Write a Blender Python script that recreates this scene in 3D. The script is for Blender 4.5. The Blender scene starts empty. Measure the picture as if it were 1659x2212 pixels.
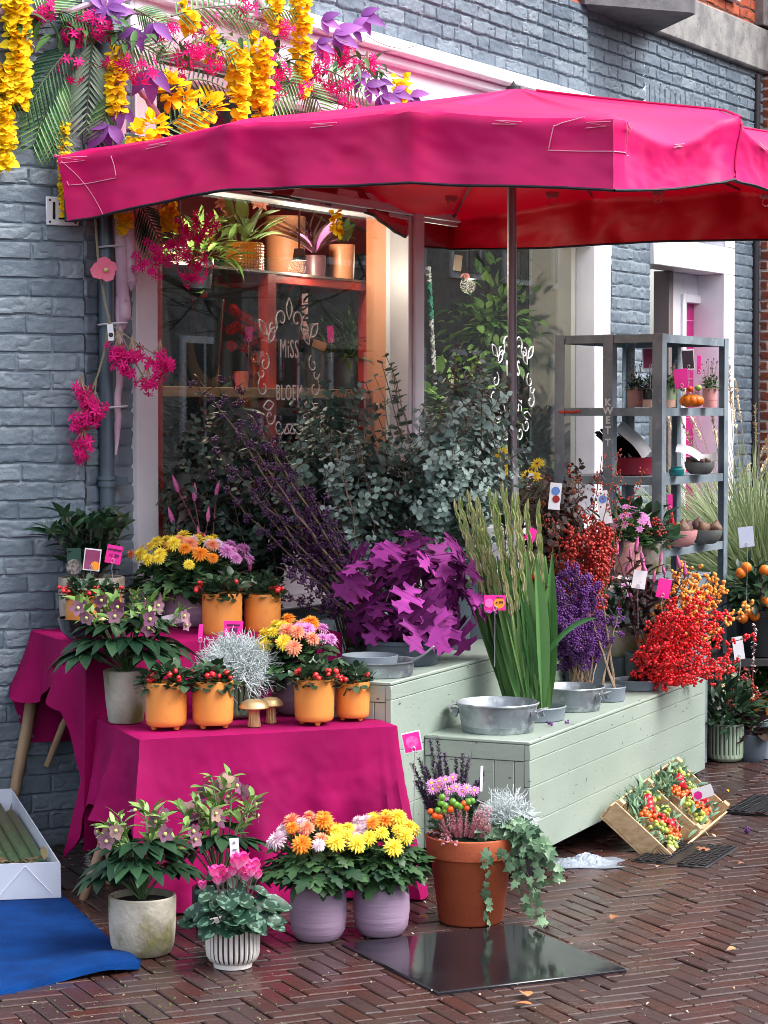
import bpy, math, random
import numpy as np
from mathutils import Vector
R = np.random.RandomState(7)
random.seed(7)
SC = bpy.context.scene
COL = SC.collection
H, TH, F, CX, CY = 1.55, math.radians(2.52), 4938.0, 829.5, 1106.0
cT, sT = math.cos(TH), math.sin(TH)

def ray(x, y):
    dx, dy = (x - CX) / F, (CY - y) / F
    return np.array([dx, cT + dy * sT, -sT + dy * cT])
def at(x, y, Y):
    r = ray(x, y); t = Y / r[1]
    return np.array([r[0] * t, Y, H + r[2] * t])
def gz(x, y, z=0.0):
    r = ray(x, y); t = (z - H) / r[2]
    return np.array([r[0] * t, r[1] * t, z])
def rest(x, y, z, r):
    p = gz(x, y, z); Y = p[1] + r
    return np.array([p[0] * Y / p[1], Y, z])
def sz(p, Y): return p / F * Y

def lin(c):
    c = c / 255.0
    return c / 12.92 if c <= .04045 else ((c + .055) / 1.055) ** 2.4
def C(r, g, b, k=1.0): return (lin(r) * k, lin(g) * k, lin(b) * k)

# ---------------------------------------------------------------- materials
MATS = {}
def mat(name, col, rough=.5, col2=None, nscale=0, nmix=.5, bump=0, bscale=60, metal=0, trans=0, spec=.5,
        rnd=None, grad=None, coat=0, sheen=0, thr=(.35, .65), stretch=None, col3=None, thr3=(.55, .7), nscale3=6, back=None, transcol=None, rough2=None, detail=6, sub=0):
    """Principled material; noise mixes col/col2, attribute rnd mixes towards its colour, grad mixes towards a tip colour."""
    if name in MATS: return MATS[name]
    m = bpy.data.materials.new(name); m.use_nodes = True
    nt = m.node_tree; N = nt.nodes; L = nt.links
    bs = N['Principled BSDF']
    tc = N.new('ShaderNodeTexCoord')
    vec = tc.outputs['Object']
    if stretch:
        mp = N.new('ShaderNodeMapping'); mp.inputs['Scale'].default_value = stretch
        L.new(vec, mp.inputs['Vector']); vec = mp.outputs['Vector']
    def rgb(c): return (*c, 1.0)
    cur = None
    def mix(fac, a, b):
        n = N.new('ShaderNodeMix'); n.data_type = 'RGBA'
        if isinstance(fac, float): n.inputs[0].default_value = fac
        else: L.new(fac, n.inputs[0])
        if isinstance(a, tuple): n.inputs[6].default_value = rgb(a)
        else: L.new(a, n.inputs[6])
        if isinstance(b, tuple): n.inputs[7].default_value = rgb(b)
        else: L.new(b, n.inputs[7])
        return n.outputs[2]
    def noise(scale, lo, hi, d=detail):
        n = N.new('ShaderNodeTexNoise'); n.inputs['Scale'].default_value = scale; n.inputs['Detail'].default_value = d
        L.new(vec, n.inputs['Vector'])
        r = N.new('ShaderNodeMapRange'); r.inputs[1].default_value = lo; r.inputs[2].default_value = hi
        L.new(n.outputs['Fac'], r.inputs[0]); return r.outputs[0]
    cur = tuple(col)
    if col2 is not None and nscale:
        nf = noise(nscale, *thr); cur = mix(nf, cur, tuple(col2))
        if rough2 is not None:
            r = N.new('ShaderNodeMapRange'); r.inputs[3].default_value = rough; r.inputs[4].default_value = rough2
            L.new(nf, r.inputs[0]); L.new(r.outputs[0], bs.inputs['Roughness'])
    if col3 is not None: cur = mix(noise(nscale3, *thr3), cur, tuple(col3))
    if rnd is not None:
        a = N.new('ShaderNodeAttribute'); a.attribute_name = 'rnd'; cur = mix(a.outputs['Fac'], cur, tuple(rnd))
    if grad is not None:
        a = N.new('ShaderNodeAttribute'); a.attribute_name = 'g'; cur = mix(a.outputs['Fac'], cur, tuple(grad))
    if back is not None:
        g = N.new('ShaderNodeNewGeometry'); cur = mix(g.outputs['Backfacing'], cur, tuple(back))
    if isinstance(cur, tuple): bs.inputs['Base Color'].default_value = rgb(cur)
    else: L.new(cur, bs.inputs['Base Color'])
    if rough2 is None: bs.inputs['Roughness'].default_value = rough
    bs.inputs['Metallic'].default_value = metal
    bs.inputs['Specular IOR Level'].default_value = spec
    if coat: bs.inputs['Coat Weight'].default_value = coat; bs.inputs['Coat Roughness'].default_value = .08
    if sheen: bs.inputs['Sheen Weight'].default_value = sheen
    if sub: bs.inputs['Subsurface Weight'].default_value = sub; bs.inputs['Subsurface Radius'].default_value = (.01, .006, .004)
    if bump:
        n = N.new('ShaderNodeTexNoise'); n.inputs['Scale'].default_value = bscale; n.inputs['Detail'].default_value = 5
        L.new(vec, n.inputs['Vector'])
        b = N.new('ShaderNodeBump'); b.inputs['Strength'].default_value = bump; b.inputs['Distance'].default_value = .01
        L.new(n.outputs['Fac'], b.inputs['Height']); L.new(b.outputs['Normal'], bs.inputs['Normal'])
    if trans:
        t = N.new('ShaderNodeBsdfTranslucent'); ms = N.new('ShaderNodeMixShader'); ms.inputs[0].default_value = trans
        if transcol: t.inputs['Color'].default_value = rgb(transcol)
        elif isinstance(cur, tuple): t.inputs['Color'].default_value = rgb(cur)
        else: L.new(cur, t.inputs['Color'])
        L.new(bs.outputs[0], ms.inputs[1]); L.new(t.outputs[0], ms.inputs[2])
        L.new(ms.outputs[0], N['Material Output'].inputs['Surface'])
    MATS[name] = m
    return m

def leafmat(name, a, b, rough=.42, tip=None, trans=.12, spec=.45):
    a = tuple(q * .92 for q in a); b = tuple(q * .98 for q in b)
    return mat(name, a, rough, rnd=b, trans=trans, grad=tip, spec=spec)

# ---------------------------------------------------------------- mesh building
class MB:
    def __init__(s): s.V = []; s.F = []; s.n = 0; s.rn = []; s.g = []
    def add(s, v, faces, rnd=0.0, g=None, mi=0):
        v = np.asarray(v, float)
        k = len(v)
        for f in faces:
            f = np.asarray(f, int)
            if f.size: s.F.append((f.reshape(len(f), -1) + s.n, mi))
        s.V.append(v); s.rn.append(np.full(k, rnd) if np.isscalar(rnd) else np.asarray(rnd))
        s.g.append(np.zeros(k) if g is None else np.asarray(g)); s.n += k
        return s
    def many(s, T, pos, B, sc=1.0, rnd=None, mi=0):
        """copies of template T=(verts, faces, g) with bases B (n,3,3: rows are local x,y,z axes)."""
        v, faces, g = T
        pos = np.atleast_2d(pos); n = len(pos)
        if n == 0: return s
        sc = np.asarray(sc, float)
        if sc.ndim == 0: sc = np.full((n, 3), float(sc))
        elif sc.ndim == 1 and len(sc) == n: sc = np.repeat(sc[:, None], 3, 1)
        vv = v[None] * sc[:, None, :]
        W = np.einsum('nvi,nij->nvj', vv, B) + pos[:, None, :]
        k = len(v)
        off = (np.arange(n) * k + s.n)
        for f in faces:
            f = np.asarray(f, int)
            if f.size: s.F.append(((f[None] + off[:, None, None]).reshape(-1, f.shape[1]), mi))
        s.V.append(W.reshape(-1, 3))
        if rnd is None: rnd = R.rand(n)
        s.rn.append(np.repeat(np.asarray(rnd), k)); s.g.append(np.tile(g, n)); s.n += n * k
        return s
    def mesh(s, name, mats, smooth=True, sharp=40):
        me = bpy.data.meshes.new(name)
        if s.n == 0: return me
        V = np.concatenate(s.V)
        me.vertices.add(len(V)); me.vertices.foreach_set('co', V.ravel())
        loops = np.concatenate([f.ravel() for f, _ in s.F])
        tot = np.concatenate([np.full(len(f), f.shape[1]) for f, _ in s.F])
        mi = np.concatenate([np.full(len(f), m) for f, m in s.F])
        st = np.concatenate([[0], np.cumsum(tot)[:-1]])
        me.loops.add(len(loops)); me.loops.foreach_set('vertex_index', loops.astype(np.int32))
        me.polygons.add(len(tot)); me.polygons.foreach_set('loop_start', st.astype(np.int32))
        me.polygons.foreach_set('material_index', mi.astype(np.int32))
        me.polygons.foreach_set('use_smooth', np.full(len(tot), smooth))
        a = me.attributes.new('rnd', 'FLOAT', 'POINT'); a.data.foreach_set('value', np.concatenate(s.rn).astype(np.float32))
        a = me.attributes.new('g', 'FLOAT', 'POINT'); a.data.foreach_set('value', np.concatenate(s.g).astype(np.float32))
        me.update(calc_edges=True); me.validate()
        if smooth: me.set_sharp_from_angle(angle=math.radians(sharp))
        for m in (mats if isinstance(mats, (list, tuple)) else [mats]): me.materials.append(m)
        return me
    def build(s, name, mats, parent=None, smooth=True, loc=None, **props):
        o = bpy.data.objects.new(name, s.mesh(name, mats, smooth)); COL.objects.link(o)
        if parent is not None: o.parent = parent
        if loc is not None: o.location = loc
        for k, v in props.items(): o[k] = v
        return o

def thing(name, label, cat, loc=(0, 0, 0), rz=0.0, group=None, scale=1.0):
    o = bpy.data.objects.new(name, None); COL.objects.link(o)
    o.location = tuple(float(c) for c in loc); o.rotation_euler = (0, 0, rz); o.scale = (scale,) * 3
    o.empty_display_size = .1
    o['label'] = label; o['category'] = cat
    if group: o['group'] = group
    return o
def tag(o, label, cat, group=None):
    o['label'] = label; o['category'] = cat
    if group: o['group'] = group
    return o
def objm(name, me, parent=None, loc=(0, 0, 0), rot=(0, 0, 0), sc=1.0):
    o = bpy.data.objects.new(name, me); COL.objects.link(o)
    if parent is not None: o.parent = parent
    o.location = tuple(float(c) for c in loc); o.rotation_euler = rot
    o.scale = (sc,) * 3 if np.isscalar(sc) else sc
    return o
def dup(root, loc, rz=0.0, label=None, scale=None):
    r = root.copy(); COL.objects.link(r); r.location = tuple(float(c) for c in loc); r.rotation_euler = (0, 0, rz)
    if label: r['label'] = label
    if scale: r.scale = (scale,) * 3
    def kids(a, b):
        for ch in list(a.children):
            c = ch.copy(); COL.objects.link(c); c.parent = b; kids(ch, c)
    kids(root, r)
    return r

# ---------------------------------------------------------------- shapes
def norm(v):
    v = np.asarray(v, float); return v / (np.linalg.norm(v, axis=-1, keepdims=True) + 1e-12)
def basis(d, up=(0, 0, 1), roll=None):
    """rows x,y,z with local y along d, local z as near to up as possible."""
    d = norm(np.atleast_2d(d)); up = np.broadcast_to(np.asarray(up, float), d.shape)
    x = np.cross(d, up); bad = np.linalg.norm(x, axis=1) < 1e-4
    if bad.any(): x[bad] = np.cross(d[bad], [1, .1, 0])
    x = norm(x); z = np.cross(x, d)
    if roll is not None:
        c, s = np.cos(roll)[:, None], np.sin(roll)[:, None]
        x, z = x * c + z * s, z * c - x * s
    return np.stack([x, d, z], 1)
def rdir(n, zlo=-1, zhi=1):
    a = R.rand(n) * 2 * np.pi; z = zlo + (zhi - zlo) * R.rand(n); r = np.sqrt(np.clip(1 - z * z, 0, 1))
    return np.stack([r * np.cos(a), r * np.sin(a), z], 1)

def tube(mb, P, r, k=6, rnd=0.0, mi=0, cap=True, flat=None):
    P = np.asarray(P, float); n = len(P); r = np.broadcast_to(np.asarray(r, float), (n,))
    T = np.gradient(P, axis=0); T = norm(T)
    ref = np.array([0, 0, 1.0]) if abs(T[:, 2]).mean() < .9 else np.array([1.0, 0, 0])
    X = norm(np.cross(T, ref)); Y = np.cross(T, X)
    a = np.linspace(0, 2 * np.pi, k, endpoint=False)
    fy = 1.0 if flat is None else flat
    V = P[:, None] + r[:, None, None] * (np.cos(a)[None, :, None] * X[:, None] + fy * np.sin(a)[None, :, None] * Y[:, None])
    i, j = np.meshgrid(np.arange(n - 1), np.arange(k), indexing='ij'); j2 = (j + 1) % k
    q = np.stack([i * k + j, (i + 1) * k + j, (i + 1) * k + j2, i * k + j2], -1).reshape(-1, 4)
    fs = [q]
    if cap: fs += [np.arange(k)[None, :], (np.arange(k)[::-1] + (n - 1) * k)[None, :]]
    mb.add(V.reshape(-1, 3), fs, rnd, np.repeat(np.linspace(0, 1, n), k), mi)
    return mb
def lathe(mb, prof, k=40, center=(0, 0, 0), mi=0, flute=0, nfl=0, rnd=0.0, capb=True):
    prof = np.asarray(prof, float); n = len(prof)
    a = np.linspace(0, 2 * np.pi, k, endpoint=False)
    rr = prof[:, 0][:, None] * np.ones(k)[None]
    if flute: rr = rr * (1 + flute * np.abs(np.sin(a * nfl / 2))[None])
    V = np.stack([rr * np.cos(a), rr * np.sin(a), prof[:, 1][:, None] * np.ones(k)], -1) + np.asarray(center)
    i, j = np.meshgrid(np.arange(n - 1), np.arange(k), indexing='ij'); j2 = (j + 1) % k
    q = np.stack([i * k + j, i * k + j2, (i + 1) * k + j2, (i + 1) * k + j], -1).reshape(-1, 4)
    fs = [q]
    if capb: fs += [np.arange(k)[::-1][None, :]]
    mb.add(V.reshape(-1, 3), fs, rnd, np.repeat(np.linspace(0, 1, n), k), mi)
    return mb
def potprof(pts, wall=.006, depth=.03):
    """outer profile + rim + inner wall down to the soil."""
    rt, zt = pts[-1]
    return [(0.001, pts[0][1])] + list(pts) + [(rt - wall * .5, zt + wall * .3), (rt - wall, zt), (rt - wall * 1.3, zt - depth)]
def box(mb, c, s, rz=0.0, bev=0.0, mi=0, rnd=0.0, X=None):
    """box centred at c, sizes s, optional chamfer; X gives full axes (rows)."""
    hx, hy, hz = np.asarray(s, float) / 2
    b = min(bev, hx * .9, hy * .9, hz * .9)
    if X is None:
        X = np.array([[math.cos(rz), math.sin(rz), 0], [-math.sin(rz), math.cos(rz), 0], [0, 0, 1]])
    if b <= 0:
        v = np.array([[x, y, z] for z in (-hz, hz) for y in (-hy, hy) for x in (-hx, hx)])
        f = [[0, 2, 3, 1], [4, 5, 7, 6], [0, 1, 5, 4], [2, 6, 7, 3], [0, 4, 6, 2], [1, 3, 7, 5]]
        mb.add(v @ X + c, [f], rnd, None, mi); return mb
    v = []; idx = {}
    for sx in (-1, 1):
        for sy in (-1, 1):
            for sz_ in (-1, 1):
                for ax in range(3):
                    p = [sx * hx, sy * hy, sz_ * hz]
                    for q in range(3):
                        if q != ax: p[q] -= (sx, sy, sz_)[q] * b
                    idx[(sx, sy, sz_, ax)] = len(v); v.append(p)
    quads = []; tris = []
    S = (-1, 1)
    for ax in range(3):
        o1, o2 = [q for q in range(3) if q != ax]
        for s_ in S:
            def g(a, b_, axx=ax):
                k = [0, 0, 0]; k[ax] = s_; k[o1] = a; k[o2] = b_; return idx[(*k, axx)]
            q = [g(-1, -1), g(1, -1), g(1, 1), g(-1, 1)]
            quads.append(q if (s_ > 0) == (ax != 1) else q[::-1])
    for ax in range(3):
        o1, o2 = [q for q in range(3) if q != ax]
        for a in S:
            for b_ in S:
                def g(t, fax):
                    k = [0, 0, 0]; k[ax] = t; k[o1] = a; k[o2] = b_; return idx[(*k, fax)]
                q = [g(-1, o1), g(1, o1), g(1, o2), g(-1, o2)]
                quads.append(q)
    for sx in S:
        for sy in S:
            for sz_ in S:
                t = [idx[(sx, sy, sz_, 0)], idx[(sx, sy, sz_, 1)], idx[(sx, sy, sz_, 2)]]
                tris.append(t)
    v = np.array(v)
    def fix(fl):
        out = []
        for f in fl:
            p = v[f]; nn = np.cross(p[1] - p[0], p[2] - p[0])
            out.append(f if nn @ p.mean(0) > 0 else f[::-1])
        return out
    mb.add(v @ X + c, [fix(quads), fix(tris)], rnd, None, mi); return mb
def prism(mb, poly, z0, z1, mi=0):
    p = np.asarray(poly, float); n = len(p)
    ar = sum(p[i][0] * p[(i + 1) % n][1] - p[(i + 1) % n][0] * p[i][1] for i in range(n))
    if ar < 0: p = p[::-1]
    v = np.concatenate([np.c_[p, np.full(n, z0)], np.c_[p, np.full(n, z1)]])
    i = np.arange(n); j = (i + 1) % n
    mb.add(v, [np.stack([i, j, j + n, i + n], 1), i[::-1][None], (i + n)[None]], 0, None, mi); return mb
def beam(mb, a, b, w, h, up=(0, 0, 1), bev=.003, mi=0, rnd=0.0):
    a = np.asarray(a, float); b = np.asarray(b, float); d = b - a; L = np.linalg.norm(d)
    B = basis(d, up)[0]
    return box(mb, (a + b) / 2, (w, L, h), bev=bev, mi=mi, X=B, rnd=rnd)
def grid(mb, P, mi=0, rnd=0.0, wrapx=False):
    """P: (n,m,3) array of points."""
    n, m = P.shape[:2]
    i, j = np.meshgrid(np.arange(n - 1), np.arange(m if wrapx else m - 1), indexing='ij'); j2 = (j + 1) % m
    q = np.stack([i * m + j, i * m + j2, (i + 1) * m + j2, (i + 1) * m + j], -1).reshape(-1, 4)
    mb.add(P.reshape(-1, 3), [q], rnd, np.repeat(np.linspace(0, 1, n), m), mi); return mb
def sphere(k=10, l=7):
    m = MB(); t = np.linspace(0, np.pi, l)
    lathe(m, np.c_[np.sin(t) + 1e-4, -np.cos(t)], k, capb=False)
    return (m.V[0], [f for f, _ in m.F], m.g[0])
SPH = sphere(); SPHL = sphere(7, 5)
def vnoise(U, V, scale, seed):
    rs = np.random.RandomState(seed); T = rs.rand(97, 101)
    u, v = U * scale, V * scale
    iu, iv = np.floor(u).astype(int), np.floor(v).astype(int); fu, fv = u - iu, v - iv
    fu = fu * fu * (3 - 2 * fu); fv = fv * fv * (3 - 2 * fv)
    g = lambda a, b: T[a % 97, b % 101]
    return (g(iu, iv) * (1 - fu) + g(iu + 1, iv) * fu) * (1 - fv) + (g(iu, iv + 1) * (1 - fu) + g(iu + 1, iv + 1) * fu) * fv

# leaf templates: along +y, face up +z
def leaf_t(W=.4, n=4, fold=.12, droop=.25, peak=.4, tipw=0.0):
    t = np.linspace(0, 1, n + 1)
    w = np.where(t < peak, np.abs(np.sin(t / peak * np.pi / 2)) ** .8, np.abs(np.cos((t - peak) / (1 - peak) * np.pi / 2)) ** .9) * W / 2
    w = np.clip(w, .012, None); w[-1] = max(tipw, .004)
    z = -droop * t ** 2
    L_ = np.stack([-w, t, z + fold * w * 2], 1); M_ = np.stack([0 * t, t, z], 1); R_ = np.stack([w, t, z + fold * w * 2], 1)
    V = np.stack([L_, M_, R_], 1).reshape(-1, 3)
    f = []
    for i in range(n):
        a = i * 3; f += [[a, a + 1, a + 4, a + 3], [a + 1, a + 2, a + 5, a + 4]]
    return (V, [np.array(f)], np.repeat(t, 3))
def fan_t(pts, cup=.1, droop=.2, c=(0, .35)):
    """lobed leaf from an outline; flat polygon fan with a little cup."""
    p = np.asarray(pts, float); n = len(p)
    z = cup * np.hypot(p[:, 0], p[:, 1] - c[1]) ** 2 * 2 - droop * p[:, 1] ** 2
    V = np.concatenate([[[c[0], c[1], -droop * c[1] ** 2 - .02]], np.c_[p, z]])
    i = np.arange(n) + 1
    return (V, [np.stack([np.zeros(n, int), i, np.roll(i, -1)], 1)], np.concatenate([[.3], np.clip(p[:, 1], 0, 1)]))
def strip_t(half, fold=.12, droop=.3, side=.25):
    """lobed leaf: both halves hang off a bent midrib, so it can fold and curl."""
    h = np.asarray(half, float); n = len(h); y = np.maximum.accumulate(h[:, 1]); y = np.clip(y, 0, 1)
    zc = -droop * y ** 2; sx = np.abs(h[:, 0]); zo = -droop * h[:, 1] ** 2 + fold * sx - side * sx ** 2 * 2
    V = np.concatenate([np.c_[0 * y, y, zc], np.c_[h[:, 0], h[:, 1], zo], np.c_[-h[:, 0], h[:, 1], zo]])
    i = np.arange(n - 1)
    return (V, [np.concatenate([np.stack([i, n + i, n + i + 1, i + 1], 1), np.stack([i, i + 1, 2 * n + i + 1, 2 * n + i], 1)])], np.concatenate([y * 0, np.ones(n), np.ones(n)]) * .0 + np.concatenate([y, y, y]))
def mirror(half): return half + [(-x, y) for x, y in half[::-1] if abs(x) > 1e-6]
OVATE = leaf_t(.5); LANCE = leaf_t(.26, 5, .15, .35, .45); ROUND = leaf_t(.85, 4, .06, .1, .5, .1); BLADE = leaf_t(.05, 6, .2, .5, .3)
ELLIP = leaf_t(.36, 5, .12, .3, .5)
IVY = strip_t([(.02, 0), (.28, -.12), (.42, .1), (.3, .28), (.5, .5), (.25, .52), (.12, .8), (.01, 1)], .25, .3, .2)
OAK = strip_t([(.012, 0), (.014, .1), (.06, .16), (.22, .16), (.29, .10), (.27, .24), (.10, .33), (.20, .39), (.40, .40), (.50, .33), (.46, .48), (.55, .55), (.36, .56), (.13, .58), (.12, .66), (.26, .76), (.36, .75), (.27, .88), (.1, .83), (.07, .91), (.005, 1)], .22, .28, .28)
MUM = strip_t([(.02, 0), (.1, .15), (.28, .18), (.34, .32), (.18, .4), (.36, .52), (.36, .66), (.18, .66), (.2, .82), (.01, 1)], .2, .4, .3)
# ---------------------------------------------------------------- facade frame
P0 = np.array([.451, 10.86]); U2 = np.array([.4925, .8703]); N2 = np.array([.8703, -.4925])
def W(s, h, off=0.0):
    p = P0 + s * U2 + off * N2; return np.array([p[0], p[1], h])
def s_of(x, off=0.0):
    k = (x - CX) / F; a = P0 + off * N2
    return (k * a[1] - a[0]) / (U2[0] - k * U2[1])
def w_at(x, y, off=0.0):
    """(s,h) on the facade plane seen at picture point x,y."""
    s = s_of(x, off); p = W(s, 0, off); return s, at(x, y, p[1])[2]
WX = np.array([[*U2, 0], [*N2, 0], [0, 0, 1]])
def wbox(mb, s0, s1, h0, h1, o0, o1, bev=.004, mi=0):
    c = W((s0 + s1) / 2, (h0 + h1) / 2, (o0 + o1) / 2)
    return box(mb, c, (s1 - s0, o1 - o0, h1 - h0), bev=bev, X=WX, mi=mi)

def brick_panel(mb, org, du, u0, u1, h0, h1, course=.0675, blen=.235, res=.006, depth=.007, seed=1, rock=.004, joint=.011, head=True, vert=False):
    """a field of individually offset rough bricks with sunken joints, as one displaced sheet."""
    nu = max(3, int((u1 - u0) / res)); nh = max(3, int((h1 - h0) / res))
    u = np.linspace(u0, u1, nu); h = np.linspace(h0, h1, nh); Hh, Uu = np.meshgrid(h, u, indexing='ij')
    wob = (vnoise(Uu, Hh, 9, seed + 5) - .5) * .008 + (vnoise(Uu, Hh, 40, seed + 6) - .5) * .004
    row = np.floor((Hh + wob) / course); fr = (Hh + wob) / course - row
    if head:   # stretcher + header alternate
        per = blen * 1.5; uu = Uu + np.where(row % 2 == 0, 0, per / 2) + wob
        q = uu / per; k = np.floor(q); f = (q - k) * 1.5
        bid = k * 2 + (f > 1); lf = np.where(f > 1, (f - 1) * .5 * blen * 2 / 2, f * blen)
        du_edge = np.where(f > 1, np.minimum((f - 1) * blen, (1.5 - f) * blen), np.minimum(f * blen, (1 - f) * blen))
    else:
        uu = Uu + np.where(row % 2 == 0, 0, blen / 2) + wob + (vnoise(row, row * .3, 1.0, seed) - .5) * .1
        k = np.floor(uu / blen); f = uu / blen - k; bid = k; du_edge = np.minimum(f, 1 - f) * blen
    dh_edge = np.minimum(fr, 1 - fr) * course
    e = np.minimum(du_edge * 1.1, dh_edge); m = np.clip((e - joint * .30) / (joint * .34), 0, 1); m = m * m * (3 - 2 * m)
    hid = np.abs(np.sin(bid * 12.9898 + row * 78.233 + seed) * 43758.5453) % 1.0
    n1 = vnoise(Uu + hid * 7, Hh * 2.2, 18, seed); n2 = vnoise(Uu + hid * 3, Hh * 1.8, 55, seed + 1); n3 = vnoise(Uu, Hh, 140, seed + 2)
    rough = (n1 * .55 + n2 * .3 + n3 * .15 - .5)
    ridge = -np.clip(.09 - np.abs(n1 - .5), 0, .09) * .04 * (hid > .45)
    off = m * (depth + (hid - .5) * .003 + rough * rock * 2 + ridge)
    du = np.asarray(du, float); nn = np.array([du[1], -du[0]])
    P = np.stack([org[0] + du[0] * Uu + nn[0] * off, org[1] + du[1] * Uu + nn[1] * off, Hh], -1)
    i, j = np.meshgrid(np.arange(nh - 1), np.arange(nu - 1), indexing='ij')
    q = np.stack([i * nu + j, i * nu + j + 1, (i + 1) * nu + j + 1, (i + 1) * nu + j], -1).reshape(-1, 4)
    mb.add(P.reshape(-1, 3), [q], hid.ravel(), m.ravel()); return mb

# ---------------------------------------------------------------- materials of the setting
m_blue = mat('blue_painted_brick', C(104, 117, 131), .5, C(82, 96, 110), 2.2, bump=.22, bscale=160, rnd=C(120, 132, 144), thr=(.3, .7), col3=C(134, 146, 156), nscale3=13, thr3=(.64, .8))
m_bluewood = mat('blue_grey_paint', C(88, 103, 116), .45, bump=.05)
m_white = mat('white_gloss_paint', C(232, 230, 238), .35, C(222, 220, 230), 6, bump=.03, bscale=20)
m_red_brick = mat('red_brick', C(120, 58, 45), .8, C(96, 45, 38), 14, rnd=C(140, 72, 52), bump=.4, bscale=120)
def mortared(name, base, mortar):
    m = base.copy(); m.name = name; nt = m.node_tree; bs = nt.nodes['Principled BSDF']
    lk = bs.inputs['Base Color'].links[0].from_socket
    a = nt.nodes.new('ShaderNodeAttribute'); a.attribute_name = 'g'
    mx = nt.nodes.new('ShaderNodeMix'); mx.data_type = 'RGBA'; mx.inputs[6].default_value = (*mortar, 1)
    nt.links.new(a.outputs['Fac'], mx.inputs[0]); nt.links.new(lk, mx.inputs[7]); nt.links.new(mx.outputs[2], bs.inputs['Base Color'])
    return m
m_red_wall = mortared('red_brick_wall', m_red_brick, C(205, 195, 190))
m_red_wall2 = mortared('orange_brick_wall', mat('orange_brick', C(165, 75, 48), .8, C(140, 58, 40), 14, rnd=C(185, 92, 60), bump=.4, bscale=120), C(70, 55, 50))
m_conc = mat('weathered_concrete', C(150, 148, 146), .85, C(112, 110, 112), 9, bump=.35, bscale=90, col3=C(80, 80, 84), nscale3=45, thr3=(.6, .75))
m_conc2 = mat('dark_concrete', C(108, 106, 110), .85, C(82, 82, 88), 9, bump=.35, bscale=90, col3=C(150, 148, 150), nscale3=3, thr3=(.6, .64))
m_dark = mat('dark_interior', C(38, 38, 42), .8)
m_room = mat('shop_wall', C(86, 80, 78), .8, C(66, 62, 62), 2)
m_roomlight = mat('pale_shop_wall', C(190, 185, 178), .8)
m_pipe = mat('drainpipe_paint', C(78, 92, 106), .35, C(68, 80, 94), 8)
m_pave = mat('paver_clay', C(74, 43, 37), .2, C(54, 35, 32), 3.2, rnd=C(62, 48, 47), bump=.16, bscale=90, rough2=.40, thr=(.42, .62), col3=C(94, 56, 48), nscale3=40, thr3=(.58, .8))
m_joint = mat('joint_sand', C(30, 25, 24), .7, C(78, 88, 42), 6, bump=.6, bscale=200, thr=(.60, .68), rough2=.9)

def glassmat(name, tint=(1, 1, 1), ior=1.6):
    m = bpy.data.materials.new(name); m.use_nodes = True; nt = m.node_tree; nt.nodes.remove(nt.nodes['Principled BSDF'])
    ge = nt.nodes.new('ShaderNodeNewGeometry'); dt = nt.nodes.new('ShaderNodeVectorMath'); dt.operation = 'DOT_PRODUCT'
    nt.links.new(ge.outputs['Normal'], dt.inputs[0]); nt.links.new(ge.outputs['Incoming'], dt.inputs[1])
    def mth(op, a, b=None):
        n = nt.nodes.new('ShaderNodeMath'); n.operation = op
        for i, q in enumerate((a, b)):
            if q is None: continue
            if isinstance(q, (int, float)): n.inputs[i].default_value = q
            else: nt.links.new(q, n.inputs[i])
        return n.outputs[0]
    fz = mth('ADD', mth('MULTIPLY', mth('POWER', mth('SUBTRACT', 1.0, mth('ABSOLUTE', dt.outputs['Value'])), 5.0), .95), .095)
    t = nt.nodes.new('ShaderNodeBsdfTransparent'); t.inputs[0].default_value = (*tint, 1)
    g = nt.nodes.new('ShaderNodeBsdfGlossy'); g.inputs['Roughness'].default_value = .01
    mx = nt.nodes.new('ShaderNodeMixShader'); nt.links.new(fz, mx.inputs[0]); nt.links.new(t.outputs[0], mx.inputs[1]); nt.links.new(g.outputs[0], mx.inputs[2])
    nt.links.new(mx.outputs[0], nt.nodes['Material Output'].inputs['Surface']); return m
m_glass = glassmat('window_glass', (.93, .96, .95))
m_pinkglass = mat('pink_tile_glass', C(190, 15, 120), .12, C(165, 8, 100), 3)

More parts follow.
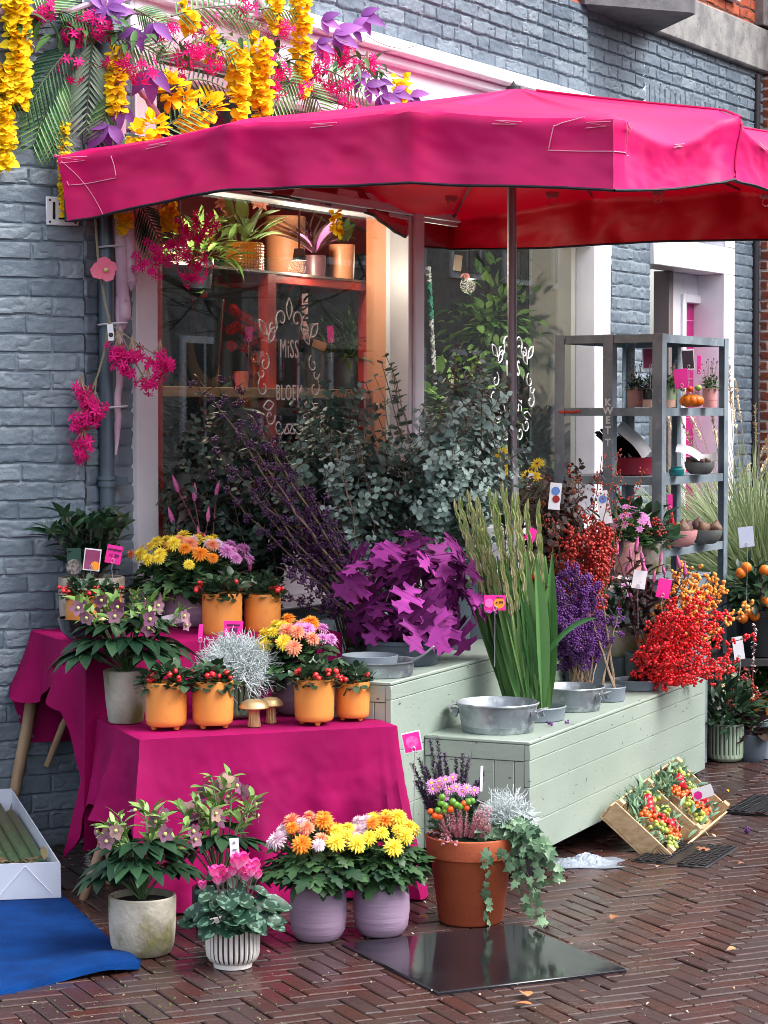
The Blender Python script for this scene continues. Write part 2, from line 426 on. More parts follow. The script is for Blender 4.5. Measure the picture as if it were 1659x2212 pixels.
# ---------------------------------------------------------------- ground
gm = MB(); box(gm, (0, 20, -.06), (90, 110, .1)); g_ = gm.build('ground', m_joint); g_['kind'] = 'structure'
pv = MB(); a2 = np.array([.903, .429]); b2 = np.array([-.429, .903]); w0 = .058; n0 = 3
org = np.array([-.2, 6.0])
def paver(x, y, lx, ly):
    c2 = org + (x + lx / 2) * w0 * a2 + (y + ly / 2) * w0 * b2
    if not (5.0 < c2[1] < 14.5 and abs(c2[0]) < .2 * c2[1] + .5): return
    if (c2 - P0) @ N2 < -.05: return
    gx, gy = lx * w0 / 2 - .0015 - random.random() * .0015, ly * w0 / 2 - .0015 - random.random() * .0015; b = .004; zt = .003 + random.uniform(-.002, .002)
    tx, ty = random.uniform(-.014, .014), random.uniform(-.014, .014)
    def ring(ix, z): return [(sx * (gx - ix), sy * (gy - ix), z + (sx * gx * tx + sy * gy * ty)) for sx, sy in ((-1, -1), (1, -1), (1, 1), (-1, 1))]
    v = np.array(ring(0, -.03) + ring(0, zt - b * .7) + ring(b, zt))
    jr = random.uniform(-.02, .02)
    ax = a2 * math.cos(jr) + b2 * math.sin(jr); bx = b2 * math.cos(jr) - a2 * math.sin(jr)
    Pw = np.c_[c2 + v[:, :1] * ax + v[:, 1:2] * bx, v[:, 2]]
    f = [[8, 9, 10, 11]]
    for r0 in (0, 4):
        for i in range(4): j = (i + 1) % 4; f.append([r0 + i, r0 + j, r0 + 4 + j, r0 + 4 + i])
    pv.add(Pw, [f], random.random())
K = 300
for k in range(-K, K):
    for m in range(-36, 36):
        x, y = k + 2 * n0 * m, k
        if abs(x) < 200 and -80 < y < 200: paver(x, y, n0, 1)
        x, y = k, k - 2 * n0 + 1 - 2 * n0 * m
        if abs(x) < 200 and -80 < y < 200: paver(x, y, 1, n0)
p_ = pv.build('pavement', m_pave, smooth=False); p_['kind'] = 'structure'

# ---------------------------------------------------------------- shop building
shop = thing('flower_shop', 'blue grey painted brick flower shop with a wide white framed window and white door', 'shop', (0, 0, 0))
DL = norm(np.array([.866, .5])); NL = np.array([DL[1], -DL[0]]); A = np.array([-1.0701, 8.15])
pm = MB(); brick_panel(pm, A, DL, -1.6, 0.0, 0.0, 4.2, .0650, .228, .005, .0075, 3, .0034, .010, head=False)
# pier return and recessed strip beside the window
brick_panel(pm, A, -NL, 0.0, .20, 0.0, 4.2, .0650, .235, .008, .004, 5, .003)
pm.build('brick_pier', m_blue, shop)
SL = s_of(297, .05)
sm = MB(); brick_panel(sm, P0 + N2 * .022, U2, s_of(184, .022), SL + .01, 0.0, 4.2, .0675, .235, .007, .008, 9, .004)
sm.build('recessed_brickwork', m_blue, shop)
HB = 3.62
wm = MB()
brick_panel(wm, P0 + N2 * .04, U2, -2.9, 1.11, 3.15, HB, seed=11, joint=.013, depth=.012, res=.0048)
brick_panel(wm, P0, U2, 1.11, 1.95, 3.10, HB, seed=12, joint=.013, depth=.012, res=.0048)
brick_panel(wm, P0, U2, 1.95, 3.40, 3.34, HB, seed=13, joint=.013, depth=.012, res=.0048)
brick_panel(wm, P0, U2, 1.95, 3.40, 3.10, 3.34, course=.26, blen=.075, seed=14, joint=.015, head=False, rock=.003, depth=.016)
brick_panel(wm, P0, U2, 3.40, 3.80, 3.10, HB, seed=15, joint=.013, depth=.012, res=.0048)
brick_panel(wm, P0, U2, 1.53, 2.05, 0.0, 3.10, seed=16, res=.008)
brick_panel(wm, P0, U2, 3.29, 3.80, 0.0, 3.10, seed=17, res=.008)
brick_panel(wm, P0, U2, -2.80, 1.53, 0.0, .76, seed=18, res=.012)
wm.build('brick_wall', m_blue, shop)
ub = MB(); brick_panel(ub, P0 + N2 * .035, U2, -2.9, 1.11, HB, 4.6, seed=21, res=.01, joint=.014); brick_panel(ub, P0, U2, 1.11, 3.85, HB, 4.6, seed=22, res=.008, joint=.012)
ub.build('upper_brick_wall', m_red_wall2, shop)
bm_ = MB(); wbox(bm_, 2.02, 3.86, HB, 3.885, -.1, .055, .012); bm_.build('concrete_band', m_conc, shop)
bay = MB(); prism(bay, [(.97, 11.77), (1.02, 11.72), (1.60, 11.98), (1.625, 12.03), (1.466, 12.70)], 3.62, 4.5); bay.build('stone_bay', m_conc2, shop)
uw = MB(); wbox(uw, 2.86, 3.30, 3.98, 5.0, -.02, .05); uw.build('upper_window_frame', m_white, shop)
gp = MB(); wbox(gp, 3.66, 3.84, 3.90, 5.0, .0, .06); gp.build('corner_post', mat('grey_post', C(128, 122, 122), .8, C(90, 86, 88), 12), shop)

# window joinery
fr = MB()
SL, SL1, SR0, SR, M0, M1 = s_of(297, .05), s_of(343, .05), s_of(1284, .05), s_of(1318, .05), s_of(881, .03), s_of(915, .03)
ZT = 2.40
wbox(fr, SL, SL1, .80, 3.10, -.09, .05); wbox(fr, SR0, SR, .80, 3.10, -.09, .05)
wbox(fr, M0, M1, .93, 3.0, -.085, .035); wbox(fr, M0 + .03, M1 - .03, .93, 3.0, .035, .05)
wbox(fr, SL1, SR0, 2.80, 2.84, -.07, .02)
wbox(fr, SL1, SR0, ZT, ZT + .09, -.085, .03); wbox(fr, SL1, SR0, ZT + .02, ZT + .06, .03, .045)
fr.build('window_frame', m_white, shop)
co = MB(); wbox(co, SL - .02, SR + .02, 2.88, 3.09, -.09, .045); wbox(co, SL - .04, SR + .04, 3.09, 3.155, -.09, .13, .01); wbox(co, SL - .03, SR + .03, 3.05, 3.09, -.05, .085, .008)
co.build('cornice', m_white, shop)
si = MB(); wbox(si, SL, SR, .93, 1.0, -.09, .055); wbox(si, SL, SR, .80, .93, -.09, .075, .008); wbox(si, SL - .02, SR + .02, .755, .80, -.09, .13, .008)
si.build('window_sill', m_white, shop)
for s0, s1, h0, h1 in ((SL1, M0, 1.0, ZT), (M1, SR0, 1.0, ZT), (SL1, M0, ZT + .09, 2.80), (M1, SR0, ZT + .09, 2.80)):
    g = MB(); wbox(g, s0, s1, h0, h1, -.062, -.056, 0); g.build('window_pane', m_glass, shop, smooth=False)
# eyelet hooks on the frieze
for x in (1000, 1060, 1120):
    s = s_of(x); c = W(s, 3.0, .05); ey = MB()
    t = np.linspace(0, 2 * np.pi, 13); tube(ey, c + np.outer(np.cos(t), [*U2 * .012, 0]) + np.outer(np.sin(t), [0, 0, .012]) + np.array([*N2 * .004, 0]), .003, 5)
    tube(ey, [c + np.array([*U2 * .012, 0]), c + np.array([*U2 * .04, 0])], .003, 5)
    ey.build('eyelet_hook', mat('zinc', C(190, 190, 195), .4, metal=.7), shop)
# room behind the glass
rm = MB()
wbox(rm, -2.70, 1.5, .70, .80, -2.2, -.09); wbox(rm, -2.70, 1.5, 0.8, 3.08, -2.3, -2.2); wbox(rm, -2.72, -2.68, .8, 3.08, -2.2, -.095); wbox(rm, -2.67, 1.5, 3.0, 3.08, -2.2, -.09); wbox(rm, 1.40, 1.48, .8, 3.0, -2.2, -.425)
rm.build('shop_room', m_room, shop)
rr = MB(); wbox(rr, 1.40, 1.47, .8, 3.0, -.42, -.10); wbox(rr, 1.39, 1.47, .8, .9, -.5, -.43); rr.build('pale_side_wall', m_roomlight, shop)
pr = MB(); wbox(pr, s_of(836, -.105), M0 + .03, .8, 3.0, -.20, -.095); pr.build('orange_pillar', mat('warm_light_tint', C(236, 160, 112), .6, C(225, 130, 90), 2), shop)  # warm light on this inner mullion face is put into its orange colour

for i_, (s_, e_) in enumerate(((-2.15, 7), (-1.25, 7), (.35, 6))):
    lp = W(s_, 2.20, -.23); lamp = MB(); lathe(lamp, [(.001, .05), (.022, .05), (.03, 0), (.026, 0), (.016, .04)], 20, lp); tube(lamp, [lp + [0, 0, .05], lp + [0, 0, .5]], .005, 6); lamp.build('shop_spotlight', m_dark, shop)
    lm_ = bpy.data.lights.new('shop_spotlight_bulb', 'POINT'); lm_.energy = e_; lm_.color = (1, .86, .68); lm_.shadow_soft_size = .04
    ll = bpy.data.objects.new('shop_spotlight_bulb', lm_); COL.objects.link(ll); ll.location = tuple(lp - [0, 0, .03])
# door
dr = MB()
wbox(dr, 2.05, 3.29, 2.36, 2.52, -.16, .03); wbox(dr, 3.12, 3.29, 0.0, 2.36, -.20, .03); wbox(dr, 3.12, 3.29, 2.52, 3.10, -.16, .03); wbox(dr, 2.05, 3.29, 3.02, 3.10, -.16, .03)
dr.build('door_frame', m_white, shop)
tg = MB(); wbox(tg, 2.05, 3.12, 2.52, 3.02, -.10, -.094, 0); tg.build('transom_pane', glassmat('transom_glass', (.9, .95, .95)), shop, smooth=False)
od = -.14
sd0, sd1 = s_of(1446, od), s_of(1556, od)
sp0, sp1 = s_of(1475, od), s_of(1511, od)
hp0 = w_at(1490, 655, od)[1]
od0 = 0
dl = MB(); wbox(dl, sd0, sp0, 0.02, 2.36, od - .04, od); wbox(dl, sp1, sd1, .02, 2.36, od - .04, od); wbox(dl, sp0, sp1, hp0, 2.36, od - .04, od); wbox(dl, sp0, sp1, .02, .30, od - .04, od)
wbox(dl, sp0 - .045, sp0, .25, hp0 + .05, od, od + .02); wbox(dl, sp1, sp1 + .045, .25, hp0 + .05, od, od + .02); wbox(dl, sp0, sp1, hp0, hp0 + .05, od, od + .02)
door = dl.build('door', m_white, shop)
dp = MB(); wbox(dp, sp0, sp1, .30, hp0, od - .03, od - .024, 0); dpo = dp.build('door_pane', m_pinkglass, door)
dg = MB()
for i in range(16): wbox(dg, sp0, sp1, .36 + i * .115, .366 + i * .115, od - .024, od - .020, 0)
dg.build('tile_joints', mat('pale_pink', C(225, 110, 175), .5), door)
dk = MB(); wbox(dk, 2.0, sd0 + .02, 0, 2.4, od - .35, od - .3); wbox(dk, sd0 - .06, sd0, 0, 2.36, od - .08, od + .02); dk.build('entrance_recess', mat('grey_brown_wall', C(120, 108, 108), .7), shop)
di = MB(); wbox(di, 2.0, 3.3, 2.36, 3.1, -1.0, -.9); di.build('hall_wall', mat('hall', C(150, 150, 148), .8), shop)

# drainpipe
dpi = MB(); c = at(230, 800, 8.19)
tube(dpi, [(c[0], c[1], 0), (c[0], c[1], 2.2), (c[0], c[1], 4.2)], .027, 20)
pipe = dpi.build('drainpipe', m_pipe, shop)
db = MB()
for y in (1040,): 
    z = at(230, y, 8.19)[2]
    lathe(db, [(.029, z - .018), (.034, z - .018), (.034, z), (.031, z), (.031, z + .006), (.036, z + .006), (.036, z + .02), (.027, z + .02)], 20, (c[0], c[1], 0))
    box(db, (c[0] + .02, c[1] + .05, z), (.1, .02, .03), .5)
db.build('pipe_bracket', m_pipe, pipe)

# house number plate
nb = MB(); q0, q1 = at(97, 424, 8.3), at(170, 487, 8.3)
def on_pier(x, y, off=.014):
    r = ray(x, y); r2 = r[:2]; t = ((A + NL * off) @ NL) / (r2 @ NL); return np.array([r[0] * t, r[1] * t, H + r[2] * t])
p00, p10, p01 = on_pier(99, 486), on_pier(170, 486), on_pier(99, 424)
PX = np.array([[*DL, 0], [*NL, 0], [0, 0, 1]])
wpl, hpl = np.linalg.norm((p10 - p00)[:2]), p01[2] - p00[2]
cpl = (p10 + p00) / 2; cpl[2] = (p00[2] + p01[2]) / 2
box(nb, cpl, (wpl, .008, hpl), bev=.003, X=PX)
plate = nb.build('house_number_plate', mat('white_enamel', C(225, 225, 232), .2, coat=.5), shop)
m_black = mat('black_paint', C(16, 16, 24), .4)
def text_mesh(body, size, extr=.0008, bold=0.0, spacing=1.0, align='CENTER'):
    cu = bpy.data.curves.new('lettering', 'FONT'); cu.body = body; cu.size = size; cu.extrude = extr; cu.offset = bold; cu.space_character = spacing
    cu.align_x = align; cu.align_y = 'CENTER'; cu.resolution_u = 3
    o = bpy.data.objects.new('lettering', cu); COL.objects.link(o)
    dg_ = bpy.context.evaluated_depsgraph_get(); me = bpy.data.meshes.new_from_object(o.evaluated_get(dg_)); bpy.data.objects.remove(o); return me
def text_obj(body, size, m, parent, center, X, name='lettering', bold=0.0, stretch=(1, 1), spacing=1.0):
    """X: rows right, outward normal, up."""
    me = text_mesh(body, size, bold=bold, spacing=spacing); me.materials.clear(); me.materials.append(m)
    n = len(me.vertices); co = np.empty(n * 3); me.vertices.foreach_get('co', co); co = co.reshape(-1, 3)
    v = co[:, :1] * stretch[0] * X[0] + co[:, 2:3] * X[1] + co[:, 1:2] * stretch[1] * X[2] + np.asarray(center)
    me.vertices.foreach_set('co', v.ravel()); me.update()
    return objm(name, me, parent)
text_obj('122', hpl * .82, m_black, plate, cpl + np.array([*NL * .005, 0]) + np.array([0, 0, -.002]), PX, 'digits', stretch=(.80, 1), bold=.002)
for a in (-1, 1):
    for b in (-1, 1):
        scw = MB(); scw.many(SPHL, [cpl + np.array([*DL * a * (wpl / 2 - .014), 0]) + np.array([*NL * .004, 0]) + np.array([0, 0, b * (hpl / 2 - .012)])], np.eye(3)[None], .0045); scw.build('screw', m_black, plate)

# neighbouring red brick house (its flank comes forward past the shop)
nbh = thing('brick_house', 'dark red brick house with pale joints next to the blue shop', 'house')
E = (P0 + 3.80 * U2)
n1 = MB(); brick_panel(n1, E, N2, -.05, .5, 0, 5.2, .062, .22, .007, .006, 31, .002, .012); n1.build('brick_wall', m_red_wall, nbh)
n2 = MB(); cpx = E + N2 * .02 - U2 * .13; tube(n2, [(cpx[0], cpx[1], 0), (cpx[0], cpx[1], 3.6)], .022, 12); n2.build('drainpipe', mat('dark_pipe', C(45, 40, 46), .5), nbh)
# ---------------------------------------------------------------- parasol
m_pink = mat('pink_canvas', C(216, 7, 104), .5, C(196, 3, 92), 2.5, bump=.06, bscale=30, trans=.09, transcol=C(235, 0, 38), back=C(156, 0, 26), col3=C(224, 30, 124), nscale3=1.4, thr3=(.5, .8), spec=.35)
par = thing('market_parasol', 'big rectangular bright pink canvas market parasol with drooping valance on a steel pole', 'parasol', (.495, 8.8, 0))
O_ = np.array([.511, 8.79]); EA = np.array([-.876, .482]); EB = np.array([.482, .876]); HA, HBd = 1.033, 1.48
corner = lambda a, b: O_ + a * HA * EA + b * HBd * EB
# perimeter: front corner (-,-) -> wall-side corner along the short end -> long wall side -> far end -> long street side
cs = [corner(-1, -1), corner(1, -1), corner(1, 1), corner(-1, 1)]
cum = np.cumsum([0, 2 * HA, 2 * HBd, 2 * HA, 2 * HBd]); PER = cum[-1]
def rim(u):
    """u metres along the perimeter -> xy, straight rim height, sagged rim height, outward normal, rib bump."""
    u = u % PER; i = int(np.searchsorted(cum, u, side='right') - 1); i = min(i, 3)
    a, b = cs[i], cs[(i + 1) % 4]; L = cum[i + 1] - cum[i]; t = (u - cum[i]) / L
    p = a + (b - a) * t; d = (b - a) / L; nn = np.array([d[1], -d[0]]);
    if nn @ (p - O_) < 0: nn = -nn
    short = i % 2 == 0
    zc, zr = 2.452, (2.52 if short else 2.575)
    kz = [zc, zr, zr, zc]; tt = t * 3; k = min(int(tt), 2); f = tt - k
    z = kz[k] + (kz[k + 1] - kz[k]) * f
    sag = (.012 if short else .085) * math.sin(math.pi * f) ** 1.2
    rib = math.exp(-((min(f, 1 - f)) * L / 3 / .055) ** 2)
    corn = min(t, 1 - t) * L
    if corn < .12:
        q = norm(p - O_); w = .5 * (1 - corn / .12); nn = norm(nn * (1 - w) + q * w)
    sd_ = (f if f < .5 else f - 1) * L / 3
    return p, z, z - sag, nn, (rib, sd_)
NU = 420; us = np.linspace(0, PER, NU, endpoint=False)
rims = [rim(u) for u in us]
def canopy_pt(u, r, rm=None):
    p, z, zs, nn, (rib, sd_) = rm or rim(u)
    ap = 2.785; zz = ap + (z - ap) * r ** .92 - (z - zs) * r ** 5
    zz -= .012 * (1 - rib) * math.sin(math.pi * r) 
    if r > .97: zz -= .010 * ((r - .97) / .03) ** 2
    q = O_ + (p - O_) * r
    return np.array([q[0], q[1], zz])
def val_pt(u, v, rm=None):
    """v 0 at the rim, 1 at the lower edge."""
    p, z, zs, nn, (rib, sd_) = rm or rim(u)
    bot = z - .236 + .006 * math.sin(u * 5.0 + 1)
    u_ = u % PER
    if cum[1] <= u_ < cum[2]:
        k = min(1, max(0, ((u_ - cum[1]) / (2 * HBd) - .68) / .25)); bot = 2.415 - .12 * k * k * (3 - 2 * k)
    elif cum[2] <= u_ < cum[3]: bot = 2.295 - .004 * math.sin(u * 6) - .05 * max(0, (u_ - cum[2]) / (2 * HA) - .68)
    zt = zs - .010
    w = v * v * (1.6 - .6 * v)
    out = .012 * math.sin(min(1, v * 8) * math.pi / 2) + rib * .034 * math.exp(-v * 1.6) - .014 * (1 - rib) * math.sin(math.pi * min(1, v))
    out += w * (.012 * math.sin(u * 8.3 + .6) + .007 * math.sin(u * 17 + 2.0) + .002 * math.sin(u * 41))
    out += v * (.013 * math.exp(-((sd_ - .16 * v) / .045) ** 2) - .010 * math.exp(-((sd_ + .05 + .10 * v) / .05) ** 2) + .006 * math.exp(-((sd_ + .24 * v - .30) / .05) ** 2))
    crease = (vnoise(np.array(u), np.array(v * .22 + u * .15), 14, 77) - .5) * .007 + (vnoise(np.array(u + v * .1), np.array(v * .24), 30, 78) - .5) * .005
    out += float(crease) * min(1, v * 5)
    q = p + nn * out
    return np.array([q[0], q[1], zt + (bot - zt) * v])
PARO = np.array([.495, 8.8, 0])
NRr = 22; rr_ = np.linspace(.015, 1, NRr) ** .9
top = np.array([[canopy_pt(u, r, rims[i]) for i, u in enumerate(us)] for r in rr_]) - PARO
NV = 22; vv_ = np.linspace(.04, 1, NV)
vl = np.array([[val_pt(u, v, rims[i]) for i, u in enumerate(us)] for v in vv_]) - PARO
cm = MB(); grid(cm, np.concatenate([top, vl])[:, ::-1], wrapx=True)
cano = cm.build('canopy', m_pink, par)
# is the outer side the front face?
me = cano.data; pz = [p for p in me.polygons[:200]]
if sum(p.normal.z for p in pz) < 0: me.flip_normals()
tr = MB(); bp = vl[-1] + np.array([0, 0, -.002]); bp = np.concatenate([bp, bp[:1]])
tube(tr, bp, .0085, 6, cap=False, flat=.6); tr.build('trim', mat('navy_binding', C(20, 20, 34), .6), par)
m_thread = mat('pale_thread', C(228, 150, 182), .7)
def stitch(pts, r=.0018, off=.004):
    out = []
    for (u, v) in pts:
        p, z, zs, nn, rib = rim(u)
        q = val_pt(u, v) if v >= 0 else canopy_pt(u, 1 + v)
        out.append(q - PARO + np.array([nn[0] * off, nn[1] * off, off * .6 if v < .1 else 0]))
    stt = MB(); tube(stt, out, r, 5); stt.build('stitching', m_thread, par)
def seg(a, b, n=8): return [(a[0] + (b[0] - a[0]) * i / n, a[1] + (b[1] - a[1]) * i / n) for i in range(n + 1)]
for c0 in (0.0, 2 * HA):                                  # corner patches
    stitch(seg((c0 - .20, .12), (c0 - .22, .47)) + seg((c0 - .22, .47), (c0, .48))[1:] + seg((c0, .48), (c0 + .22, .47))[1:] + seg((c0 + .22, .47), (c0 + .20, .12))[1:] + seg((c0 + .20, .12), (c0 + .10, .0))[1:])
    for d in (-.06, .05):
        stitch([(c0 + d - .04, .09), (c0 + d + .04, .08), (c0 + d - .03, .14), (c0 + d + .045, .15)], .0015)
    stitch(seg((c0 - .02, .12), (c0 - .16, 1.0), 14), .0012)
for u in (.36, .70 + .32, 1.40 - .05 + .32, PER - .5, PER - 1.3):
    stitch([(u - .05, .075), (u + .04, .07), (u - .035, .105), (u + .05, .115)], .0015)
m_seam = mat('pink_seam', C(205, 5, 95), .6)
for c0 in (0.0, 2 * HA): sm_ = MB(); tube(sm_, [val_pt(c0 + .001, v) - PARO + np.array([*(rim(c0 + .001)[3] * .003), 0]) for v in np.linspace(.05, 1, 14)], .0022, 5); sm_.build('seam', m_seam, par)
for uu in (cum[3] + 2 * HBd * 2 / 3, cum[3] + 2 * HBd / 3):
    sm_ = MB(); tube(sm_, [canopy_pt(uu, r) - PARO + np.array([0, 0, .003]) for r in np.linspace(.1, .985, 14)] + [val_pt(uu, v) - PARO + np.array([*(rim(uu)[3] * .004), 0]) for v in np.linspace(.06, .98, 10)], .0045, 6); sm_.build('seam', m_seam, par)
# rain drops lying in the sagging fold
# pole, ribs, finial, base, clips
m_steel = mat('brushed_steel', C(150, 140, 146), .38, C(110, 92, 98), 4, metal=.75, stretch=(1, 1, .3))
pl = MB(); tube(pl, [(0.012, 0, .05), (0, 0, 1.4), (-.008, 0, 2.74)], .018, 20); pole = pl.build('pole', m_steel, par)
jn = MB(); zj = 1.55 - (1010 - 889) / F * 8.8; tube(jn, [(.004, 0, zj - .3), (.004, 0, zj)], .0205, 20); jn.build('pole_sleeve', mat('zinc_sleeve', C(190, 186, 192), .35, metal=.7), pole)
for i in range(12):
    u = [0, .7, 1.4, 2.1][i % 4] if i < 4 else None
    k = i; uu = [cum[0], cum[0] + .7, cum[0] + 1.4, cum[1], cum[1] + .987, cum[1] + 1.973, cum[2], cum[2] + .7, cum[2] + 1.4, cum[3], cum[3] + .987, cum[3] + 1.973][k]
    rb = MB(); tube(rb, [canopy_pt(uu, r) - PARO - np.array([0, 0, .014]) for r in (.03, .3, .6, .9, .985)], .006, 6); rb.build('rib', m_steel, par)
fn = MB(); lathe(fn, [(.001, 2.765), (.03, 2.77), (.028, 2.79), (.012, 2.795), (.001, 2.812)], 20); fn.build('finial', mat('black_plastic', C(28, 28, 34), .4), par)
bs_ = MB(); box(bs_, (.012, 0, .03), (.5, .5, .06), .5, .006); lathe(bs_, [(.03, .06), (.03, .3), (.026, .3)], 16, (.012, 0, 0)); bs_.build('base', mat('galv_base', C(120, 122, 126), .5, metal=.4), par)
m_clip = mat('webbing_red_shade', C(200, 120, 130), .6)  # white webbing tinted dull pink for the red shade under the canopy
for (x, y, Y) in ((975, 428, 7.75), (1193, 420, 7.5), (1421, 414, 7.6), (1655, 424, 8.3)):
    c = at(x, y, Y) - PARO; cl = MB()
    box(cl, c, (.045, .006, .018), .3, .002)
    t = np.linspace(0, 2 * np.pi, 13); tube(cl, c + np.stack([.014 * np.cos(t), 0 * t, -.022 + .014 * np.sin(t)], 1), .0022, 5)
    cl.build('strap_ring', m_clip, par)

# ---------------------------------------------------------------- green display benches
NB = np.array([.478, 7.44]); ES = np.array([.411, .912]); ET = np.array([-.912, .411])
def B(s, t, z): p = NB + s * ES + t * ET; return np.array([p[0], p[1], z])
BX = np.array([[*ES, 0], [*ET, 0], [0, 0, 1]])
m_green = mat('sage_green_paint', C(160, 174, 163), .42, C(144, 158, 148), 1.6, bump=.1, bscale=35, col3=C(84, 90, 88), nscale3=30, thr3=(.675, .71), stretch=(1, 1, 2.5))
m_greend = mat('bench_gap', C(70, 80, 70), .8)
m_chip = mat('worn_paint', C(90, 95, 92), .7)
def bbox(mb, s0, s1, t0, t1, z0, z1, bev=.003, mi=0):
    box(mb, B((s0 + s1) / 2, (t0 + t1) / 2, (z0 + z1) / 2), (s1 - s0, t1 - t0, z1 - z0), bev=bev, X=BX, mi=mi)
def bench(label, s0, s1, t0, t1, z0, z1, planks, legs=True):
    o = thing('display_bench', label, 'bench'); 
    tp = MB(); bbox(tp, s0, s1, t0, t1, z1 - .012, z1, .003); tp.build('top', m_green, o)
    fp = MB(); hs_ = (z1 - .013 - z0)
    zz = [z0 + hs_ * f for f in planks]
    for a, b in zip(zz[:-1], zz[1:]): bbox(fp, s0, s1, t0, t0 + .02, a + .0008, b - .0008, .0015)
    fp.build('front_panel', m_green, o)
    ep = MB(); zl = z1 - .013 - .055
    bbox(ep, s0 + .001, s0 + .02, t0 + .021, t0 + .021 + (t1 - t0 - .021) * .52, zl + .001, z1 - .013, .0015); bbox(ep, s0 + .001, s0 + .02, t0 + .022 + (t1 - t0 - .021) * .52, t1, zl + .001, z1 - .013, .0015)
    ws = np.array([0, .1, .30, .62, .95, 1.0]) * (t1 - t0 - .021) + t0 + .021
    for a, b in zip(ws[:-1], ws[1:]): bbox(ep, s0 + .003, s0 + .02, a + .001, b - .001, z0, zl - .001, .0015)
    ep.build('end_panel', m_green, o)
    ep = MB(); bbox(ep, s1 - .02, s1, t0 + .021, t1, z0, z1 - .013, .0015); ep.build('end_panel', m_green, o)
    bk = MB(); bbox(bk, s0 + .02, s1 - .02, t1 - .02, t1, z0, z1 - .013, 0); bk.build('back_panel', m_green, o)
    for ss in (s0 + .12, s1 - .12):
        for tt in (t0 + .1, t1 - .08):
            lg = MB(); bbox(lg, ss - .03, ss + .03, tt - .03, tt + .03, 0.0, z0 + .1, .003); lg.build('leg', m_dark, o)
    return o
FB = bench('long low sage green plank bench carrying zinc tubs and cut stems', 0, 2.03, 0, .376, .089, .47, [0, .30, .62, .86, 1.0])
RB = bench('higher sage green bench behind, holding the bucket of purple oak leaves', -.268, 2.03, .378, .80, .089, .676, [0, .30, .62, .92, 1.0])

# ---------------------------------------------------------------- cloth covered tables
m_cloth = mat('magenta_cloth', C(162, 0, 90), .75, C(140, 0, 78), 4, bump=.09, bscale=30, trans=.08, spec=.2)
m_pole = mat('pale_wood_pole', C(178, 150, 122), .65, C(140, 112, 88), 12, bump=.3, bscale=50, col3=C(70, 52, 44), nscale3=16, thr3=(.72, .76), stretch=(1, 1, .25))
def cloth(name, o, z, corners, drop, seed=0, wrink=.004, fold=.06):
    """corners FL,FR,BR,BL (counter-clockwise seen from above). drop(u) -> (hang, flare, foldscale)."""
    cs_ = [np.asarray(c, float) for c in corners]; L = [np.linalg.norm(cs_[(i + 1) % 4] - cs_[i]) for i in range(4)]; cu = np.cumsum([0] + L); per = cu[-1]
    ctr = sum(cs_) / 4
    n = 360; U = np.linspace(0, per, n, endpoint=False)
    rows = []
    pts = []; nrm = []; frac = []
    for u in U:
        i = min(int(np.searchsorted(cu, u, side='right') - 1), 3); t = (u - cu[i]) / L[i]
        p = cs_[i] + (cs_[(i + 1) % 4] - cs_[i]) * t; d = (cs_[(i + 1) % 4] - cs_[i]) / L[i]; nn = np.array([d[1], -d[0]])
        cd = min(t, 1 - t) * L[i]
        if cd < .1: 
            w = .5 * (1 - cd / .1); nn = norm(nn * (1 - w) + norm(p - ctr) * w * 1.3)
        pts.append(p); nrm.append(nn); frac.append((i, t))
    pts = np.array(pts); nrm = np.array(nrm)
    top_r = [np.c_[ctr + (pts - ctr) * r, np.full(n, z) + .001 * (vnoise(pts[:, 0] * r, pts[:, 1] * r, 30, seed))] for r in np.linspace(.02, .985, 14)]
    hang = np.array([drop(i, t) for i, t in frac])
    fo = np.array([math.sin(u * 17 + seed) * .6 + math.sin(u * 31 + 2 * seed) * .3 + math.sin(u * 53 + seed) * .15 for u in U])
    rows += top_r
    for v in np.linspace(0, 1, 40):
        hgt = z - .004 - hang[:, 0] * v
        cr = (vnoise(U, v * hang[:, 0] + U * .2, 16, seed + 3) - .5) * 2 * wrink + (vnoise(U + v * .1, v * hang[:, 0], 45, seed + 4) - .5) * wrink
        out = .006 + hang[:, 1] * v ** 1.3 + fold * hang[:, 2] * fo * v ** 1.2 + cr * min(1, v * 4)
        rows.append(np.c_[pts + nrm * out[:, None], np.maximum(hgt, .004)])
    m = MB(); grid(m, np.array(rows), wrapx=True)
    ob = m.build(name, m_cloth, o)
    if sum(p.normal.z for p in ob.data.polygons[:300]) < 0: ob.data.flip_normals()
    return ob
def legpole(o, a, b, r=.022):
    m = MB(); a = np.asarray(a, float); b = np.asarray(b, float); t = np.linspace(0, 1, 9)[:, None]
    P = a + (b - a) * t; P[1:-1] += (R.rand(7, 3) - .5) * .006
    tube(m, P, r * (1 + .1 * np.sin(np.linspace(0, 5, 9))), 12, flat=.75); m.build('leg', m_pole, o)
